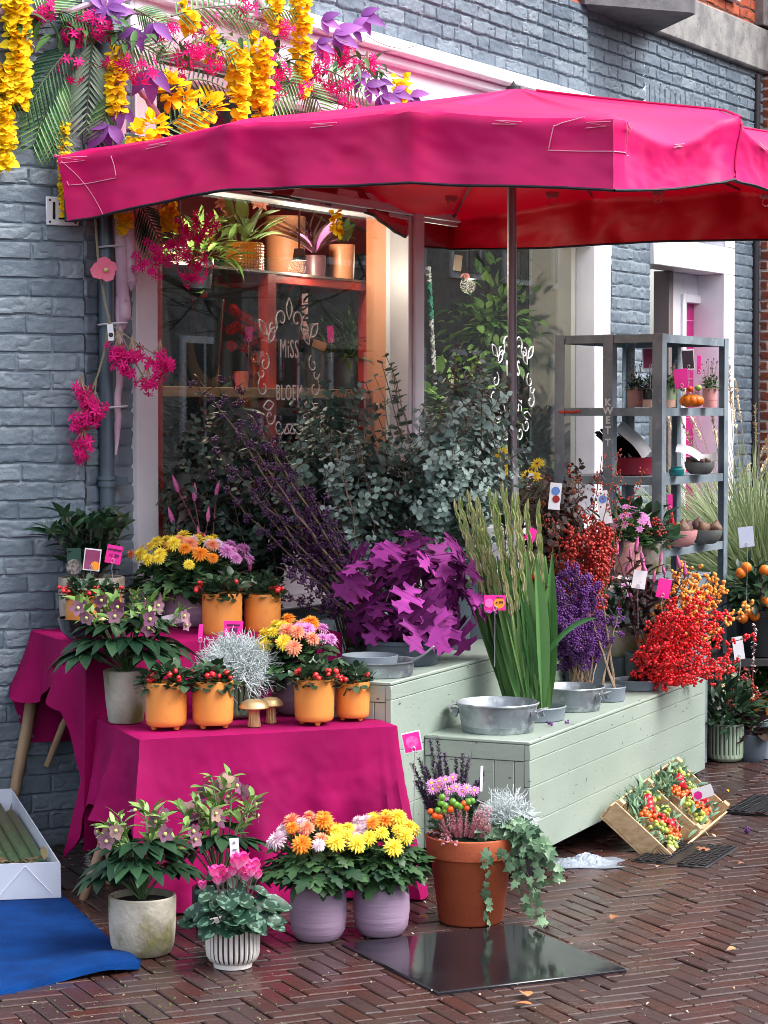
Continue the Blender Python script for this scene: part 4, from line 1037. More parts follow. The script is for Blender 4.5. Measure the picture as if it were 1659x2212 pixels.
# silver cushion bush in ribbed green pot
c = at(512, 1500, 7.42); c[2] = Z1
sb = thing('cushion_bush', 'silver wiry cushion bush in a ribbed dark green pot on the low table', 'potted plant', c)
hh = at(540, 1462, 7.42)[2] - Z1
def ribbed(o, r, h, ma, mb_, n=26, round_=True, foot=False, name='pot'):
    prof = [(r * .72, 0), (r * .85, .004), (r * .97, h * .10), (r, h * .2), (r, h * .96), (r * .98, h)]
    if foot: prof = [(r * .70, 0), (r * .72, h * .08), (r * .72, h * .10), (r * .86, h * .15), (r * .97, h * .26), (r, h * .40), (r, h * .95), (r * .97, h)]
    b = MB(); k = n * 6; P = np.asarray(potprof(prof, .007, .02)); a = np.linspace(0, 2 * np.pi, k, endpoint=False)
    nn_ = len(P); z = P[:, 1]; amp = np.zeros(nn_); amp[(z > h * .13) & (np.arange(nn_) < len(prof) + 1)] = .045; amp[(z >= h * .965)] = 0
    rr = P[:, 0][:, None] * (1 - amp[:, None] * (np.cos(a * n)[None] > .1))
    V = np.stack([rr * np.cos(a), rr * np.sin(a), z[:, None] * np.ones(k)], -1); i, j = np.meshgrid(np.arange(nn_ - 1), np.arange(k), indexing='ij'); j2 = (j + 1) % k
    q = np.stack([i * k + j, i * k + j2, (i + 1) * k + j2, (i + 1) * k + j], -1).reshape(-1, 4)
    gv = ((np.cos(a + .0)[None] * 0 + (np.cos(a * n)[None] > .1)) * (amp[:, None] > 0)).ravel().astype(float)
    am = (np.cos((a + np.pi / k) * n) > .1); mi = (am[None] & (amp[:-1, None] > 0) & (amp[1:, None] > 0)).ravel()
    b.V.append(V.reshape(-1, 3)); b.rn.append(np.zeros(nn_ * k)); b.g.append(gv); b.n += nn_ * k
    b.F += [(q[~mi], 0), (q[mi], 1)]
    p = b.build(name, [ma, mb_], o); soil(o, r * .9, h - .016); return p
ribbed(sb, sz(34, 7.42) * 1.35, hh, m_strg, m_strgd, 22)
m = MB(); cushion(m, (0, 0, hh - .01), .115, .135, 1100); m.build('sprays', m_silver, sb)
# tags on the tables
vz = Z2 + hp
price_tag('green plant label with a photograph of white blossom in the whitewashed corner pot', 160, 1212, 7.88, 31, 56, mat('green_card', C(24, 62, 54), .4), .02, None, zbase=vz, stick=False, name='plant_label', border=None, dots=[(0, -.22, .30, mat('blossom_print', C(150, 140, 136), .5, C(40, 36, 38), 90))])
price_tag('plum card with an orange oval sticker in the whitewashed corner pot', 199, 1209, 7.86, 36, 48, m_plum, -.12, None, zbase=vz - .01, border=m_tagw, dots=[(.22, -.26, .2, m_orangec)])
price_tag('tilted pink card reading compleet 11.50 in the whitewashed corner pot', 246, 1198, 7.86, 34, 40, m_tagp, -.2, [('compleet', 0, .28, .2), ('11 50', 0, -.05, .24)], zbase=vz - .01, dots=None)
price_tag('pink card reading compleet 995 above the silver cushion bush', 504, 1358, 7.45, 42, 34, m_tagp, -.05, [('compleet', 0, .25, .22), ('995', .02, -.1, .36)], zbase=Z1 + .2)
price_tag('narrow pink card seen almost edge on beside the silver cushion bush', 433, 1368, 7.40, 10, 40, m_tagp, -.08, None, zbase=Z1 + .2, yaw=.3)
price_tag('white butterfly shaped plant label among the hellebore flowers', 372, 1338, 7.30, 44, 22, mat('butterfly_card', C(206, 190, 206), .5, C(150, 110, 130), 60), .2, None, zbase=Z1 + .2, name='plant_label', stick=False)

# ---------------------------------------------------------------- pots standing on the pavement before the low table
c = rest(308, 2072, .005, .085); hh = at(308, 1938, c[1])[2]
make_hellebore('hellebore with broad glossy leaves in a round mossy white pot on the pavement', c, pot_mossy(.097, hh), m_moss, 0, 18, 7, .14, .24, [m_hflo, m_hpale, m_hflo], .12)
c = rest(470, 2045, .005, .09) + [0, .12, 0]; hh = .13
make_hellebore('hellebore with pale drooping flowers in a dark pot hidden behind the cyclamen', c, pot_mossy(.085, hh), m_strgd, 2, 12, 9, .13, .31, [m_hpale, m_hflo], .10)
c = rest(503, 2098, .005, .06); hh = at(503, 1995, c[1])[2]
cy = thing('cyclamen_pot', 'pink and white cyclamen in a black and white striped ribbed pot', 'potted flowers', c)
ribbed(cy, .076, hh, m_strw, m_strb, 30, foot=True)
m_cyl = mat('leaf_cyclamen', C(30, 64, 48), .45, C(104, 138, 118), 60, thr=(.54, .6), rnd=None, trans=.1)
m = MB(); HEART = fan_t(mirror([(0, 0), (.2, -.16), (.42, -.02), (.5, .28), (.4, .6), (.2, .86), (0, 1)]), .3, .35, (0, .4))
p, d = dome(70, .115, .085, hh + .02, .6, -.35); leaves(m, HEART, p, norm(d * [1, 1, .1] + [0, -.1, -.15]), .055, .35, up=(0, -.5, 1)); m.build('foliage', m_cyl, cy)
m_cyc = mat('petal_cyclamen', C(250, 190, 232), .55, grad=C(236, 0, 150), trans=.3)
s = MB()
for i, (x, y, k) in enumerate([(463, 1898, 1), (476, 1893, .9), (513, 1880, 1.2), (523, 1873, 1.15), (548, 1885, 1.1), (532, 1905, .8), (470, 1912, .8), (437, 1922, .7), (556, 1900, .8), (503, 1893, .8), (490, 1902, .9), (520, 1896, 1), (541, 1895, .9), (481, 1908, .7)]):
    q = at(x, y, c[1] - .03 + .03 * math.sin(i * 2)) - c; tube(s, bez((q[0] * .4, 0, hh), q, .1, 7), .0018, 5, cap=False)
    f = MB(); a = np.arange(5) * 1.2566 + R.rand(); dd = np.stack([np.cos(a) * .42, np.sin(a) * .42, np.full(5, 1)], 1); f.many(ROUND, np.repeat([q], 5, 0), basis(norm(dd), np.stack([-np.cos(a), -np.sin(a), 0 * a], 1)), .040 * k); f.build('flower', m_cyc, cy)
s.build('stems', mat('cyclamen_stem', C(130, 90, 100), .5), cy)
price_tag('white printed plant label standing in the cyclamen', 507, 1840, c[1] + .02, 20, 60, m_tagw, .06, [('*', 0, .3, .2), ('***', 0, .05, .12)], zbase=hh, name='plant_label', stick=False, tcol=mat('grey_ink', C(110, 110, 120), .6))
for x, y, w, tp, lb, f in ((687, 2038, 127, 1895, 'chrysanthemum of orange, peach and yellow flowers in a round lilac pot on the pavement', lambda i, x, y: 'pale' if x < -.09 else ('yellow' if x > .05 else ['orange', 'peach', 'orange', 'peach', 'pale', 'orange'][i % 6])),
                           (824, 2028, 124, 1890, 'chrysanthemum of yellow and pale pink flowers in the round lilac pot nearest the terracotta planter', lambda i, x, y: 'pale' if x < -.04 else ['yellow', 'yellow', 'orange', 'yellow', 'peach'][i % 5])):
    c = rest(x, y, .005, .06); hh = at(x, tp, c[1])[2]
    make_mum(lb, c, f, pot_lilac(sz(w / 2, c[1]), hh), m_lil, 0, 26 if x < 700 else 20, .142 if x < 700 else .115, .165 if x < 700 else .175, tilt=.75)
# ---------------------------------------------------------------- tubs, buckets and cut stems on the green benches
ZF, ZR, ZTt = .4715, .6775, .8515
def zinc_tub(label, loc, rz, sc, group='zinc tubs'):
    o = thing('zinc_tub', label, 'tub', loc, rz, group, sc)
    m = MB(); Rr, h = .140, .092
    lathe(m, [(.001, .002), (Rr * .85, 0), (Rr * .865, .004), (Rr * .872, .018), (Rr * .885, .020), (Rr * .885, .024), (Rr * .965, h - .004), (Rr, h - .002), (Rr * 1.01, h + .003), (Rr * .995, h + .006), (Rr * .965, h), (Rr * .87, .02), (Rr * .84, .008), (.001, .008)], 64); m.build('tub_wall', m_zinc, o)
    for s in (-1, 1):
        g = MB()
        for e in (-1, 1): 
            box(g, (s * Rr * 1.0, e * .034, h * .66), (.022, .012, .03), bev=.002, X=np.array([[.94, 0, .34 * s], [0, 1, 0], [-.34 * s, 0, .94]]) )
        tube(g, [(s * Rr * 1.06, -.04, h * .78), (s * Rr * 1.16, -.03, h * .86), (s * Rr * 1.18, 0, h * .88), (s * Rr * 1.16, .03, h * .86), (s * Rr * 1.06, .04, h * .78)], .008, 8, flat=.35); g.build('handle', m_zinc, o)
    return o
c = rest(1075, 1588, ZF, .12); zinc_tub('empty zinc tub on the near end of the low green bench', c, -.35, 1.0)
c = rest(1234, 1539, ZF, .10); zinc_tub('zinc tub with a dark handle, just behind the gladiolus stems', c, -.5, .86)
def bucket_rim(label, loc, r, h=.04, m=None):
    o = thing('bucket', label, 'bucket', loc, 0, 'grey buckets sunk in the bench'); b = MB()
    lathe(b, [(r * .93, 0), (r * .96, .002), (r, h * .9), (r * 1.03, h), (r * 1.0, h + .004), (r * .95, h * .9), (r * .9, .006), (.001, .005)], 48, capb=False); b.build('rim', m or m_greyb, o)
    w = MB(); lathe(w, [(.001, h * .45), (r * .94, h * .45)], 32, capb=False); w.build('water', mat('dark_water', C(30, 34, 36), .05), o); return o
cg = rest(1150, 1560, ZF, .09); bucket_rim('grey bucket sunk in the bench around the gladiolus stems', cg, sz(72, cg[1]), .045)
ct_ = rest(1312, 1517, ZF, .06); bucket_rim('grey bucket sunk in the bench around a single bare berry branch', ct_, sz(39, ct_[1]), .05)
ci = rest(1378, 1493, ZF, .08); bucket_rim('grey bucket sunk in the bench under the red winterberry stems', ci, sz(52, ci[1]), .035)
co_ = rest(872, 1440, ZR, .11)
ob = thing('bucket', 'slate grey bucket holding the purple oak leaves', 'bucket', co_); b = MB()
lathe(b, [(.001, 0), (.118, 0), (.122, .004), (.130, .07), (.136, .072), (.136, .084), (.130, .086), (.124, .07), (.11, .02), (.001, .02)], 48); b.build('bucket_wall', m_greybd, ob)
cz = rest(812, 1466, ZR, .11)
zt = thing('zinc_tray', 'shallow grey zinc tray with a thin lifted handle behind the last orange pots', 'tray', cz); b = MB()
lathe(b, [(.001, 0), (.118, 0), (.122, .004), (.128, .045), (.134, .047), (.134, .052), (.126, .05), (.115, .01), (.001, .01)], 56)
b.build('tray_wall', m_zinc, zt); b = MB(); lathe(b, [(.09, .035), (.094, .065), (.092, .066), (.086, .035)], 40, (-.02, .01, 0), capb=False); b.build('inner_ring', m_greyb, zt)
b = MB(); tube(b, [(.118, -.04, .048), (.155, -.06, .07), (.19, -.055, .10)], .004, 6); tube(b, [(.118, .03, .048), (.155, .0, .065), (.19, -.055, .10)], .003, 6); b.build('handle', m_zinc, zt)

def inpoly(poly, n):
    p = np.asarray(poly, float); lo, hi = p.min(0), p.max(0); out = []
    while len(out) < n:
        q = lo + (hi - lo) * R.rand(2); c = False; j = len(p) - 1
        for i in range(len(p)):
            if (p[i, 1] > q[1]) != (p[j, 1] > q[1]) and q[0] < (p[j, 0] - p[i, 0]) * (q[1] - p[i, 1]) / (p[j, 1] - p[i, 1]) + p[i, 0]: c = not c
            j = i
        if c: out.append(q)
    return out
def bunch(name, label, cat, base, group=None): return thing(name, label, cat, base, 0, group)

# purple oak leaves
base = co_ + [0, 0, .05]; o = bunch('oak_leaf_bunch', 'bunch of violet dyed oak leaves spilling from a slate grey bucket', 'cut foliage', base)
ctr = at(888, 1268, co_[1] - .02) - base; NBR, NLF = 14, 136
dl_ = rdir(NLF, -.75, 1); q_ = .50 + .50 * R.rand(NLF) ** .6; pl_ = ctr + dl_ * q_[:, None] * np.array([.195, .15, .215]); pl_[:, 2] = np.maximum(pl_[:, 2], -.03)
br_ = np.argmin(np.linalg.norm(dl_[:, None] - norm(rdir(NBR, -.6, 1))[None], axis=2), 1)
for i in range(NBR):
    k = np.nonzero(br_ == i)[0]
    if len(k) == 0: continue
    tip = pl_[k].mean(0); P = bez((R.rand() * .06 - .03, R.rand() * .06 - .03, 0), tip, .15, 8, .05); b = MB(); tube(b, P, np.linspace(.004, .002, 8), 5, cap=False)
    for j in k: tube(b, [P[5], (P[6] + pl_[j]) / 2, pl_[j]], .0013, 4, cap=False)
    br = b.build('branch', m_twig, o); n = len(k); tg_ = norm(rdir(n, -1, .2) + [0, 0, -.35] + .5 * dl_[k]); l = MB()
    l.many(OAK, pl_[k], basis(tg_, norm(dl_[k] + [0, -.55, .2] + (R.rand(n, 3) - .5) * .6)), .128 * (.65 + .6 * R.rand(n)), np.clip(R.rand(n) ** 2.4, 0, 1)); l.build('leaves', L_oak, br)

# gladiolus
base = cg + [0, 0, .03]; o = bunch('gladiolus_bunch', 'bunch of tall green gladiolus stems with closed buds and sword leaves', 'cut flowers', base)
m_gred = mat('petal_scarlet', C(232, 40, 34), .5, rnd=C(240, 84, 60), trans=.2)
for i in range(27):
    f = i / 26; x = 985 + 178 * f + (R.rand() - .5) * 26; y = 1058 + R.rand() * 50 + 30 * abs(f - .55)
    tip = at(x, y, base[1] - .10 + .2 * R.rand()) - base; b0 = np.array([-.075 + .135 * f + (R.rand() - .5) * .03, (R.rand() - .5) * .12, 0])
    P = bez(b0, tip, .06, 14, (R.rand() - .5) * .04, .006); b = MB(); tube(b, P, np.linspace(.0075, .003, 14), 6, rnd=R.rand(), cap=False); st = b.build('stem', mat('gladiolus_stem', C(120, 146, 84), .45, rnd=C(156, 168, 110)), o)
    l = MB(); 
    for k in range(5):
        Lk = .32 + .24 * R.rand(); d = norm((tip - b0) * [.8, .8, 1] + rdir(1, -.3, .3)[0] * .06 + np.array([(f - .5) * .07, 0, 0]))
        l.many(leaf_t(.075 + .025 * R.rand(), 8, .4, .03 + .10 * R.rand(), .45), [b0 + [(R.rand() - .5) * .03, (R.rand() - .5) * .03, 0]], basis([d], [[R.rand() - .5, -1, .3]]), Lk)
    l.build('leaves', L_glad, st)
    u = MB(); n = 11; pp, dd, t = along(P, n, .46, .985, .005); sd_ = np.where(np.arange(n) % 2 == 0, 1, -1)[:, None] * np.array([1, R.rand() - .5, 0])
    u.many(leaf_t(.23, 4, .7, -.06, .3), pp, basis(norm(dd + .15 * sd_), norm(-sd_ + [0, -.3, 0])), .085 * (1.2 - .6 * t), np.clip(.9 - t * .7 + R.rand(n) * .3, 0, 1))
    u.many(leaf_t(.21, 4, .7, -.06, .3), pp + dd * .006, basis(norm(dd + .12 * sd_ + [0, -.10, 0]), np.repeat([[0, -1., .2]], n, 0)), .072 * (1.2 - .6 * t), R.rand(n)); u.build('buds', mat('gladiolus_bud', C(136, 164, 92), .5, rnd=C(206, 196, 160), grad=None, trans=.12), st)
    if i in (21, 24, 26):
        r_ = MB()
        for q in (.55, .62): 
            pq, dq, _ = along(P, 1, q, q); r_.many(ROUND, np.repeat(pq, 4, 0), basis(norm(np.array([.8, -.4, .5]) + (R.rand(4, 3) - .5) * .8)), .04)
        r_.build('floret', m_gred, st)
l = MB(); P = bez(np.array([.0, -.04, .12]), at(1287, 1335, base[1] - .05) - base, .35, 16, 0); w = .012 * np.sin(np.linspace(.25, 1, 16) * np.pi) ** .6 + .001
grid(l, np.stack([P + np.c_[0 * w, -w * .3, w], P + np.c_[0 * w, 0 * w, 0 * w], P - np.c_[0 * w, w * .3, w]], 0)); l.build('bent_leaf', L_glad, o)
price_tag('bright pink card with an orange price disc stuck among the gladiolus stems', 1069, 1302, cg[1] - .16, 48, 33, m_tagp, -.02, [('4.99', .2, 0, .30), ('v/d bos', .2, .34, .14)], zbase=ZF + .2, dots=[(.20, -.02, .36, m_orangec), (-.27, -.02, .30, mat('pale_pink_disc', C(246, 110, 190), .5))])
price_tag('pink card half hidden behind the gladiolus buds, tilted steeply', 1147, 1155, cg[1] + .12, 26, 30, m_tagp, -.5, None, zbase=ZF + .4, yaw=.5)

# eucalyptus: silvery bunch and dark bunch
def euc(label, base, poly, n, mL, leafs, dep, pairs=17, lift=.18, group=None, thick=.004, twigs=4, t0=.28):
    o = bunch('eucalyptus_bunch', label, 'cut foliage', base, group)
    for x, y in inpoly(poly, n):
        tip = at(x, y, base[1] + dep[0] + (dep[1] - dep[0]) * R.rand()) - base; P = bez((R.rand() * .1 - .05, R.rand() * .1 - .05, 0), tip, lift * R.rand(), 12, (R.rand() - .5) * .25, .02)
        b = MB(); tube(b, P, np.linspace(thick, .0015, 12), 5, rnd=R.rand(), cap=False)
        l = MB()
        def pairs_on(Q, np_, t0, k0, k1):
            n2 = np_ * 2; pp, dd, t = along(Q, np_, t0, 1.0, .01); pp, dd, t = np.repeat(pp, 2, 0), np.repeat(dd, 2, 0), np.repeat(t, 2)
            side = norm(np.cross(dd, rdir(1)[0])); side = np.where((np.arange(n2) // 2 % 2)[:, None] == 0, side, np.cross(dd, side)) * np.where(np.arange(n2) % 2 == 0, 1, -1)[:, None]
            l.many(ROUND, pp, basis(norm(side + .4 * dd + (R.rand(n2, 3) - .5) * .5), norm(dd + (R.rand(n2, 3) - .5) * .9)), leafs * (k0 + (k1 - k0) * t) * (.8 + .4 * R.rand(n2)), np.clip(.2 + .45 * t + (R.rand(n2) - .5) * .7, 0, 1))
        pairs_on(P, pairs, t0, 1.1, .55)
        for q in range(twigs):
            a, d0, _ = along(P, 1, t0 + .07 + (.86 - t0) * R.rand(), .95); dq = norm(d0[0] * .8 + rdir(1, -.3, .6)[0] * .9); Q = bez(a[0], a[0] + dq * (.12 + .14 * R.rand()), .05, 6, .1); tube(b, Q, .0013, 4, rnd=R.rand(), cap=False); pairs_on(Q, 8, .12, .95, .5)
        br = b.build('branch', m_twig, o); l.build('leaves', mL, br)
    return o
def step_bucket(label, x, Y, z, r=.11, h=.26, m=None):
    c = at(x, 1300, Y); c[2] = z; o = thing('flower_bucket', label, 'bucket', c, 0, 'dark flower buckets'); b = MB()
    lathe(b, [(.001, 0), (r * .8, 0), (r * .82, .004), (r * .97, h * .9), (r, h * .92), (r * 1.03, h), (r * .97, h), (r * .9, h * .8), (.001, h * .7)], 40); b.build('bucket_wall', m or m_greybd, o); return c + [0, 0, h * .6]
eb1 = step_bucket('slate bucket of silvery eucalyptus behind the violet oak leaves', 965, 8.42, ZR, .10, .22)
euc('silvery round leaved eucalyptus bunch behind the gladiolus, one long sprig reaching out', eb1, [(890, 960), (930, 850), (985, 760), (1065, 770), (1090, 960), (1085, 1110), (1040, 1170), (960, 1120), (880, 1060)], 52, L_euc, .044, (-.28, .15), 19)
eb1b = step_bucket('slate bucket of mixed eucalyptus at the back of the higher bench', 1005, 8.80, ZR, .10, .22)
euc('tall reddish grey eucalyptus tips in front of the second window pane', eb1b, [(985, 690), (1030, 680), (1060, 790), (1080, 900), (960, 900), (960, 800)], 12, leafmat('leaf_eucalyptus_red', C(64, 66, 66), C(116, 124, 120), .5), .042, (-.15, .2))
eb2 = step_bucket('slate bucket of dark eucalyptus on the pavement below the window sill', 800, 8.55, .0, .13, .55)
euc('dark eucalyptus bunch spread before the first window pane', eb2, [(600, 1000), (640, 880), (690, 845), (800, 850), (905, 960), (900, 1100), (800, 1140), (690, 1120)], 54, L_eucd, .050, (-.3, .2), 19, t0=.52)
euc('silver tipped eucalyptus sprigs rising above the purple berry branches', eb2 + [.05, -.1, 0], [(690, 960), (760, 900), (800, 920), (790, 1010), (700, 1040)], 16, L_euc, .042, (-.32, .0), 20)
o = euc('long dark eucalyptus sprigs crossing the orange window pillar', eb1 + [0, .05, 0], [(828, 742), (835, 755), (770, 830), (775, 845), (862, 820), (850, 795)], 6, L_eucd, .045, (-.1, .05), 15, .05, twigs=0)
eb3 = step_bucket('slate bucket of low dark foliage behind the corner chrysanthemum', 560, 8.55, .0, .13, .6)
euc('low dark leafy branches in the corner below the first window pane', eb3, [(355, 990), (420, 900), (520, 880), (630, 920), (640, 1120), (560, 1190), (430, 1180), (370, 1120)], 46, leafmat('leaf_bottle_green', C(30, 46, 42), C(84, 108, 96), .42), .050, (-.15, .25), 14, t0=.5)

eb4 = step_bucket('slate bucket of dusky red leafed branches behind the rose hips', 1185, 9.05, ZR, .08, .2)
euc('dusky leafy branches filling the gap between the gladiolus and the rose hips', eb4, [(1160, 1065), (1215, 1045), (1262, 1110), (1250, 1220), (1175, 1230)], 22, leafmat('leaf_dusky', C(44, 40, 38), C(92, 72, 66), .45), .046, (-.15, .2), 12)
# beautyberry branches
def calli(label, base, tips, dep, nclus, mB, per=22, cr=.016, br=.0036, mT=None, leafy=True, lift=.05, r0=.006, t0=.3, name='beautyberry_bunch', side=.12, SP=None):
    o = bunch(name, label, 'cut branches', base)
    for x, y in tips:
        tip = at(x, y, base[1] + dep[0] + (dep[1] - dep[0]) * R.rand()) - base; P = bez((R.rand() * .08 - .04, R.rand() * .06 - .03, 0), tip, lift, 12, (R.rand() - .5) * side, .02)
        b = MB(); tube(b, P, np.linspace(r0, .0015, 12), 5, rnd=R.rand(), cap=False)
        pp, dd, t = along(P, nclus, t0, 1.0, .03); tw = pp + rdir(nclus) * .03
        for a, c_ in zip(pp[::2], tw[::2]): tube(b, [a, (a + c_) / 2 + [0, 0, .004], c_], .0012, 4, cap=False)
        bb = b.build('branch', mT or m_twig, o); k = MB()
        cen = np.where((np.arange(nclus) % 2 == 0)[:, None], tw, pp); q = np.repeat(cen, per, 0) + rdir(nclus * per) * (cr * (.5 + .5 * R.rand(nclus * per)))[:, None]
        k.many(SP or SPHL, q, np.repeat(np.eye(3)[None], len(q), 0), br * (.8 + .4 * R.rand(len(q)))); k.build('berry_clumps', mB, bb)
        if leafy:
            l = MB(); pl_, dl_, tl_ = along(P, 7, t0, 1); leaves(l, LANCE, pl_, norm(dl_ + rdir(7, -.6, .5)), .055, .5); l.build('leaves', L_brz, bb)
    return o
cb = step_bucket('slate bucket of dark purple beautyberry branches beside the oak leaves', 835, 8.22, ZR, .09, .12)
tipsA = [(432, 822), (470, 835), (505, 838), (450, 950), (545, 900), (560, 985), (520, 1010), (470, 1040), (600, 960), (610, 1060), (560, 1090), (640, 1010), (650, 1120), (600, 1140), (660, 1180), (640, 1215), (620, 1235), (700, 1090), (560, 1262)]
calli('long arching branches of dark purple beautyberries leaning towards the corner', cb, tipsA, (-.22, .12), 17, m_callid, 20, .017, .0037, None, True, -.04, .0075, .35)
cb2 = rest(1236, 1500, ZF, .3) ; cb2 = np.array([cb2[0], 8.55, ZF + .05])
bucket_rim('grey bucket sunk in the bench around the bright purple beautyberries', [cb2[0], cb2[1], ZF], .085, .04)
calli('dense bright purple beautyberry bunch hanging over the second zinc tub', cb2, inpoly([(1165, 1260), (1180, 1215), (1240, 1200), (1290, 1235), (1300, 1330), (1305, 1440), (1230, 1420), (1170, 1380)], 26), (-.22, .15), 20, m_calli, 24, .018, .0038, m_pale_twig, False, .25, .004, .35, side=.3)
calli('single bare pale branch with a few purple berry clusters', ct_ + [0, 0, .02], [(1294, 1262), (1268, 1312), (1337, 1318)], (-.03, .03), 6, m_calli, 16, .014, .0036, m_pale_twig, False, .08, .006, .55, 'beautyberry_branch', .03)
# rose hips
rb = step_bucket('slate bucket of rose hip stems at the back of the low bench', 1262, 8.85, ZF, .09, .14)
calli('dense dark red rose hip bunch behind the purple beautyberries', rb, inpoly([(1205, 1150), (1255, 1112), (1320, 1130), (1322, 1185), (1290, 1240), (1215, 1215)], 24), (-.2, .12), 13, m_hip, 9, .022, .0062, None, False, .12, .003, .45, 'rose_hip_bunch', SP=SPH)
calli('thin arching rose hip twigs rising towards the grey rack', rb + [0, .02, .02], [(1300, 985), (1335, 978), (1230, 1010), (1180, 1040), (1250, 1030), (1290, 1020), (1390, 1015), (1205, 1090), (1340, 1020), (1165, 1085), (1180, 1130), (1195, 1120)], (-.1, .15), 14, m_hip, 4, .022, .0042, mat('yellow_twig', C(150, 128, 70), .7, rnd=C(90, 56, 46)), False, .05, .0028, .45, 'rose_hip_bunch')
# winterberry
ib = ci + [0, 0, .03]
calli('dense scarlet winterberry bunch leaning off the far end of the bench', ib, inpoly([(1410, 1330), (1450, 1285), (1530, 1265), (1590, 1330), (1605, 1385), (1585, 1450), (1520, 1470), (1440, 1478), (1415, 1430)], 42) + [(1625, 1372), (1500, 1462), (1478, 1480), (1410, 1462)], (-.25, .2), 22, m_ilex, 4, .011, .0058, mat('dark_twig', C(66, 48, 46), .8), False, .04, .0034, .25, 'winterberry_bunch', .14, SP=SPH)
calli('orange winterberry bunch standing behind the scarlet one', ib + [.07, .14, 0], inpoly([(1430, 1270), (1470, 1215), (1530, 1205), (1575, 1240), (1590, 1300), (1500, 1310)], 24) + [(1418, 1310), (1400, 1350), (1395, 1385), (1625, 1300), (1615, 1320)], (.0, .3), 18, m_obery, 3, .010, .0066, mat('dark_twig', C(66, 48, 46), .8), False, .05, .003, .40, 'winterberry_bunch', .14, SP=SPH)
price_tag('torn pink card on the winterberry stems', 1434, 1271, ci[1] - .1, 30, 42, m_tagp, -.2, None, zbase=ZF + .3)

# pots at the back of the benches
def shrub(label, c, r, h, mp, leafm, n, Rr, hgt, T=ELLIP, L=.06, prof=None, name='shrub_pot', flowers=None, group=None, ribs=None, rx=None):
    o = thing(name, label, 'potted plant', c, 0, group)
    if ribs: ribbed(o, r, h, *ribs)
    else: potobj(o, prof or pot_mossy(r, h), mp, wall=.008, depth=.02)
    m = MB(); p, d = dome(n, Rr, hgt, h - .01, .35, -.05); leaves(m, T, p, norm(d + [0, 0, .25]), L, .6); m.build('foliage', leafm, o)
    if flowers:
        for mf, k, size, T2, zr in flowers:
            f = MB(); p, d = dome(k, Rr * .95, hgt, h + .02, .9, .25)
            for q, dd in zip(p, d): 
                if zr == 'berry': 
                    qq = q + rdir(5) * .014; f.many(SPHL, qq, np.repeat(np.eye(3)[None], 5, 0), size)
                else: flower5(f, q + dd * .01, norm(dd + [0, -.4, .2]), size, T2, zr, .25)
            f.build('blossom' if zr != 'berry' else 'berry_clumps', mf, o)
    return o
YT = 9.72
pst = at(1372, 1200, YT + .13); o = thing('plinth', 'plain grey plinth carrying the pink and mossy pots before the rack', 'plinth', (pst[0], pst[1], 0)); m = MB(); box(m, (0, 0, .425), (.46, .52, .825), bev=.004, X=BX); m.build('plinth_body', m_greyb, o); m = MB(); box(m, (0, 0, .844), (.48, .54, .012), bev=.003, X=BX); m.build('top', m_greyb, o)
c = at(1358, 1200, YT); c[2] = ZTt
shrub('pale pink pot of mauve asters on the plinth before the rack', c, sz(29, YT), at(1358, 1172, YT)[2] - ZTt, m_pinkp, L_mid, 130, .10, .13, MUM, .045, flowers=[(FM['pink'], 26, .020, ELLIP, 9)])
c = at(1406, 1200, YT + .1); c[2] = ZTt
shrub('mossy whitewashed pot with small red berried twigs on the plinth before the rack', c, sz(27, YT), at(1400, 1172, YT)[2] - ZTt, m_moss, L_dark, 60, .08, .08, OVATE, .04, flowers=[(m_hip, 16, .006, OVATE, 'berry')])
c = at(1375, 1200, YT + .26); c[2] = ZTt
shrub('broad dark green leafy hydrangea before the rack, without flowers', c, .09, .12, m_greybd, leafmat('leaf_hydrangea', C(30, 62, 44), C(56, 98, 62), .35), 170, .17, .19, OVATE, .08)
c = at(1340, 1462, 9.18); c[2] = ZF
gb = thing('bucket', 'upturned grey bucket carrying the lower mossy pot', 'bucket', c); b = MB(); lathe(b, [(.074, 0), (.074, .01), (.068, .012), (.06, .095), (.001, .097)], 36); b.build('bucket_wall', m_greybd, gb)
c2 = c + [-.012, .0, .098]
shrub('mossy cream pot of white and pink viburnum set on an upturned bucket', c2, sz(46, 9.18), at(1335, 1350, 9.18)[2] - c2[2], m_moss, L_dark, 190, .115, .17, ELLIP, .05, flowers=[(flowermat('petal_white', C(226, 214, 216), C(236, 226, 222)), 26, .010, ROUND, 5), (FM['pink'], 8, .014, ROUND, 5), (m_hip, 14, .004, OVATE, 'berry')])
wb = at(1462, 1440, 9.2); wb[2] = ZF
b_ = thing('bucket', 'pale zinc bucket half hidden by scarlet winterberries', 'bucket', wb); b = MB(); lathe(b, [(.001, 0), (.062, 0), (.074, .1), (.078, .104), (.073, .104), (.06, .02), (.001, .02)], 36); b.build('bucket_wall', m_zinc, b_)
